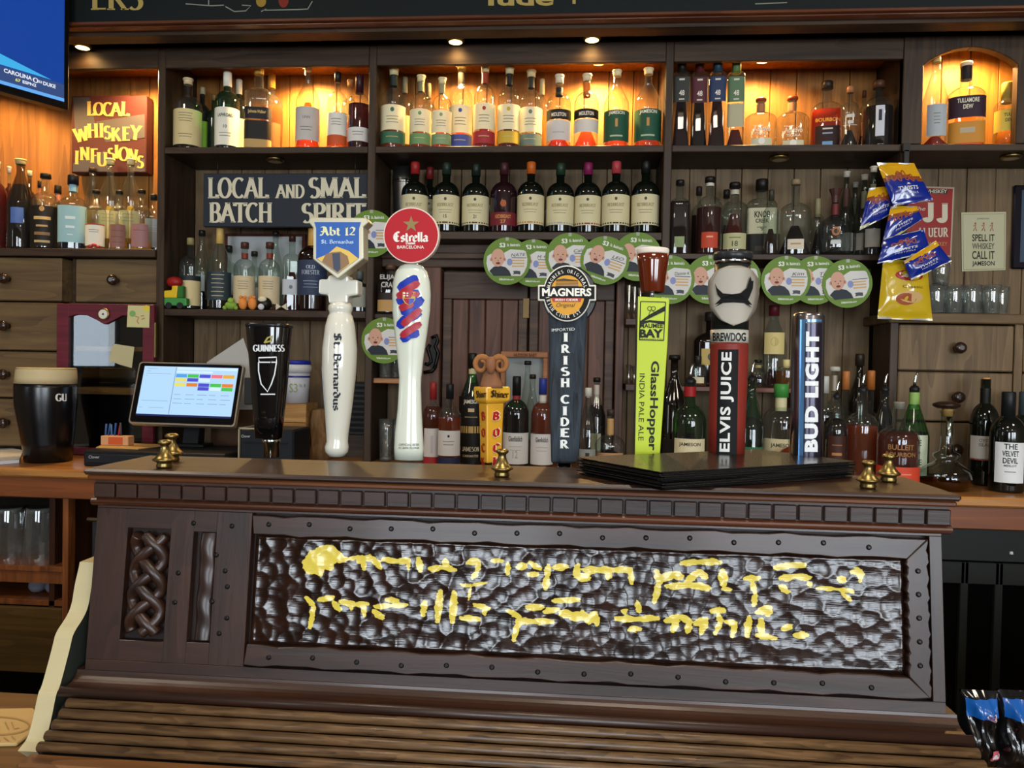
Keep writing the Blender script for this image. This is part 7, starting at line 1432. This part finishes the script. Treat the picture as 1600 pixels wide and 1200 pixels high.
m.prism([(at(x, 690, y).x, y) for x, y in ((150, 2.56), (216, 2.55), (262, 2.70), (205, 2.72), (165, 2.69))], lambda u, v, d: (u, v, d), Zcd+.0008, Zcd+.004); m.build('sheet', solid('#b8935a', .7), t)
t = thing('pen_box', 'orange and cream pen box with blue and red pens', 'pen holder', tuple(at(172, 684, 2.62))); p0 = at(157, 684, 2.62); p1 = at(200, 684, 2.62); zb_ = Zcd+.0045
part('box', solid('#c9966a', .6), t, (p0.x, p1.x, 2.62, 2.66, zb_, zb_+.034), bevel=.002); part('box_panel', solid('#c0562c', .6), t, (p0.x+.03, p1.x-.02, 2.6185, 2.62, zb_+.004, zb_+.03))
for i, (dx, c) in enumerate(((-.004, '#3a5a8a'), (.006, '#2c4a7a'), (.02, '#3f6a9a'), (.03, '#2c4a8a'), (.045, '#a02a2a'), (.055, '#3a3a44'))):
    m = MB(); x = p0.x+.006+dx+.004; m.tube([(x, 2.64, zb_+.03), (x+.006*math.sin(i*2.2), 2.645, zb_+.075+.008*math.sin(i*3))], .0035, 8); m.build('pen', solid(c, .4), t)
t = thing('loose_paper', 'folded white papers at the end of the left counter', 'paper', tuple(onz(10, 716, CT))); m = MB(); m.prism([tuple(onz(x, y, CT+.004).xy) for x, y in ((-30, 706), (20, 703), (36, 707), (30, 722), (-30, 727))], lambda u, v, d: (u, v, d), CT+.001, CT+.012); m.build('sheet', solid('#c3c6cc', .7), t)
# folded towels in the lower rack
for px, d in ((56, 'rolled grey towel in the lower rack opening'), (82, 'second rolled grey towel beside the rack stile')):
    p = at(px, 925, 2.56); t = thing('rolled_towel', d, 'towel', (p.x, 2.56, zD), 'rolled towels in the rack'); m = MB(); r = 12.5*mpp(p); R = [[(p.x+r*q*math.cos(a*math.pi/10), y, zD+r*.95+r*q*.92*math.sin(a*math.pi/10)) for a in range(20)] for q, y in ((.4, 2.548), (.85, 2.553), (1, 2.57), (1, 2.75))]; m.rings(R); m.build('roll', solid('#8d93a4', .95, bump=.6, bscale=120), t)

# ------------------------------------------------------------------ television
t = thing('television', 'wall mounted television showing a blue sports score screen', 'television', tuple(at(60, 160, 2.5)))
br = at(108, 172, 2.62); z0 = br.z; d = ray(0, 142); k_ = (z0-E)/d.z; bl0 = CAM+d*k_; dirv = Vector((bl0.x-br.x, bl0.y-br.y, 0)).normalized(); hh_ = .58; Wd = 1.02
nn2 = Vector((dirv.y, -dirv.x, 0)); nn2 = nn2 if nn2.dot(CAM-br) > 0 else -nn2
def tv(u, v, l=0.0): q = br+dirv*(Wd*u)+Vector((0, 0, hh_*v))+nn2*l; return tuple(q)
m = MB(); m.prism([(0, 0), (1, 0), (1, 1), (0, 1)], lambda u, v, l: tv(u, v, l), -.045, 0); m.build('case', solid('#0a0a0b', .3), t, .004)
m = MB(); SCR = [em('#0b3a8c'), em('#3aa4d8'), em('#2f4474'), em('#5fa0e0'), em('#d8dde6'), em('#d8cf60'), em('#9fd0d8'), em('#141c40')]
def Q(pts, mi, l=.001): m.add([tv(u, v, l) for u, v in pts], [tuple(range(len(pts)))], mi)
Q([(.018, .04), (.985, .04), (.985, .97), (.018, .97)], 0); Q([(.018, .055), (.985, .055), (.985, .145), (.018, .145)], 2, .002); Q([(.018, .04), (.985, .04), (.985, .06), (.018, .06)], 3, .003); Q([(.06, .15), (.985, .15), (.985, .42), (.45, .30)], 1, .002)
Q([(x, y) for x, y in circ(.56, .72, .26, 30, .36)], 6, .0025)
for s, u, v, w_, h_, mi in (('CAROLINA', .165, .122, .085, .024, 4), ('23', .097, .117, .012, .014, 4), ('DUKE', .067, .115, .040, .022, 4), ('67', .165, .088, .016, .018, 5), ('ESPN2', .130, .088, .042, .018, 4)):
    put(m, s, lambda a, b: tv(-a, b, .004), -u, v, w_, h_, mi, bold=.03)
m.ribbon([(.111+.007*math.cos(a*.5), .118+.013*math.sin(a*.5)) for a in range(14)], .002, lambda a, b: tv(a, b, .004), 4)
m.build('lit_screen', SCR, t)
m = MB(); c = tv(.5, .5, -.045); m.tube([c, (c[0], c[1]+.1, 2.9), (c[0], c[1]+.15, 3.2)], .02, 10); m.build('ceiling_mount', BLACKP, t)

# ------------------------------------------------------------------ menus, mat, snack packs on the bar
TCm = TC; hS = .0226
L_, F_, R_ = onz(898, 714, TC+hS), onz(1031, 738, TC+hS), onz(1339, 721, TC+hS); B_ = L_+R_-F_; cM = (L_+R_)/2
nM = 5; cen = cM.xy
for i in range(nM):
    t = thing('menu_folder', ('topmost black leather menu folder in the stack on the console', 'second black menu folder from the top of the stack', 'middle black menu folder in the stack', 'fourth black menu folder from the top of the stack', 'lowest black menu folder lying on the console top')[nM-1-i], 'menu', (cM.x, cM.y, TC), 'black menu folders stacked on the console')
    z0 = TC+.0005+i*hS/nM; a = math.radians((.4, 1.4, -1.0, .8, 0)[i]); s_ = (0.975, 1.0, .985, 1.0, .995)[i]
    def mf(p, s=1.0): d = (p.xy-cen)*s_*s; return (cen.x+d.x*math.cos(a)-d.y*math.sin(a), cen.y+d.x*math.sin(a)+d.y*math.cos(a))
    for nm_, zz0, zz1, mt_, sc2 in (('cover', z0, z0+.0013, solid('#0b0a0b', .28, coat=.2), 1), ('pages', z0+.0013, z0+.0030, solid('#1d1b1a', .7), .95), ('cover', z0+.0030, z0+.0043, solid('#0b0a0b', .28, coat=.2), 1)):
        m = MB(); m.prism([mf(p, sc2) for p in (L_, F_, R_, B_)], lambda u, v, d: (u, v, d), zz0, zz1); m.build(nm_, mt_, t, .0005)
t = thing('bar_mat', 'cream embossed bar mat lying left of the console', 'mat', tuple(onz(10, 1135, E-.5))); zm_ = E-.499
out = [onz(x, y, zm_).xy for x, y in ((-90, 1112), (52, 1110), (60, 1118), (46, 1152), (26, 1166), (-90, 1168))]
m = MB(); m.prism([tuple(p) for p in out], lambda u, v, d: (u, v, d), zm_-.0008, zm_+.004); m.build('mat_sheet', solid('#b59a68', .6), t, .0015)
m = MB(); f = lambda u, v: tuple(onz(u, -v, zm_+.0046)); m.ribbon([(x, -y) for x, y in circ(-4, 1134, 50, 40, 14, 0, 360)+[(46, 1134)]], 1.2, f); [m.ribbon(q, 1.0, f) for q in ([(8, -1128), (14, -1140)], [(18, -1128), (22, -1139), (30, -1137)], [(-6, -1128), (-2, -1140)], [(6, -1152), (14, -1158)], [(18, -1150), (24, -1156)], [(-4, -1152), (0, -1158)])]; m.build('embossing', solid('#9c7f4e', .6), t)
def packb(px, d):
    Yp = 1.02; p = at(px, 1130, Yp); k_ = mpp(p); w_ = 28.5*k_; zt_ = at(px, 1078, Yp).z; zb_ = E-.4995; t = thing('snack_packet', d, 'snack packet', (p.x, Yp, zb_), 'black and blue packets on the bar')
    def sf_(side, l=0.0):
        return lambda u, v: (p.x+w_*(2*u-1)*(1+.04*math.sin(7*v)), Yp-side*(.022*max(0, math.sin(math.pi*u))**.6*max(0, math.sin(math.pi*min(1, v*1.02)))**.5*(1+.25*math.sin(13*v+5*u+px)+.18*math.sin(21*u+9*v)))-l, zb_+(zt_-zb_)*v)
    m = MB(); m.grid(16, 20, sf_(1)); m.grid(8, 10, sf_(-.7)); m.build('pouch', solid('#0b0b0d', .14, coat=.4), t)
    m = MB(); f = sf_(1, .0015); m.grid(10, 6, lambda u, v: f(.08+.84*u, .70+.22*v)); lb = m.build('header_label', solid('#15539c', .2, coat=.4), t)
    m = MB(); f = sf_(1, .003); m.poly([f(*q) for q in circ(.66, .74, .16, 16, .035)], 0); m.poly([f(*q) for q in circ(.66, .74, .12, 16, .022)], 1); put(m, 'i', f, .66, .74, .03, .03, 0); m.poly([f(*q) for q in circ(.75, .24, .2, 16, .07)], 1); m.poly([f(*q) for q in circ(.75, .24, .15, 16, .045)], 0); m.build('print', [solid('#d0c4c8', .3), solid('#b0505c', .3)], lb)
packb(1528, 'shiny black snack packet with blue header against the console'); packb(1586, 'shiny black snack packet with blue header farther from the console');
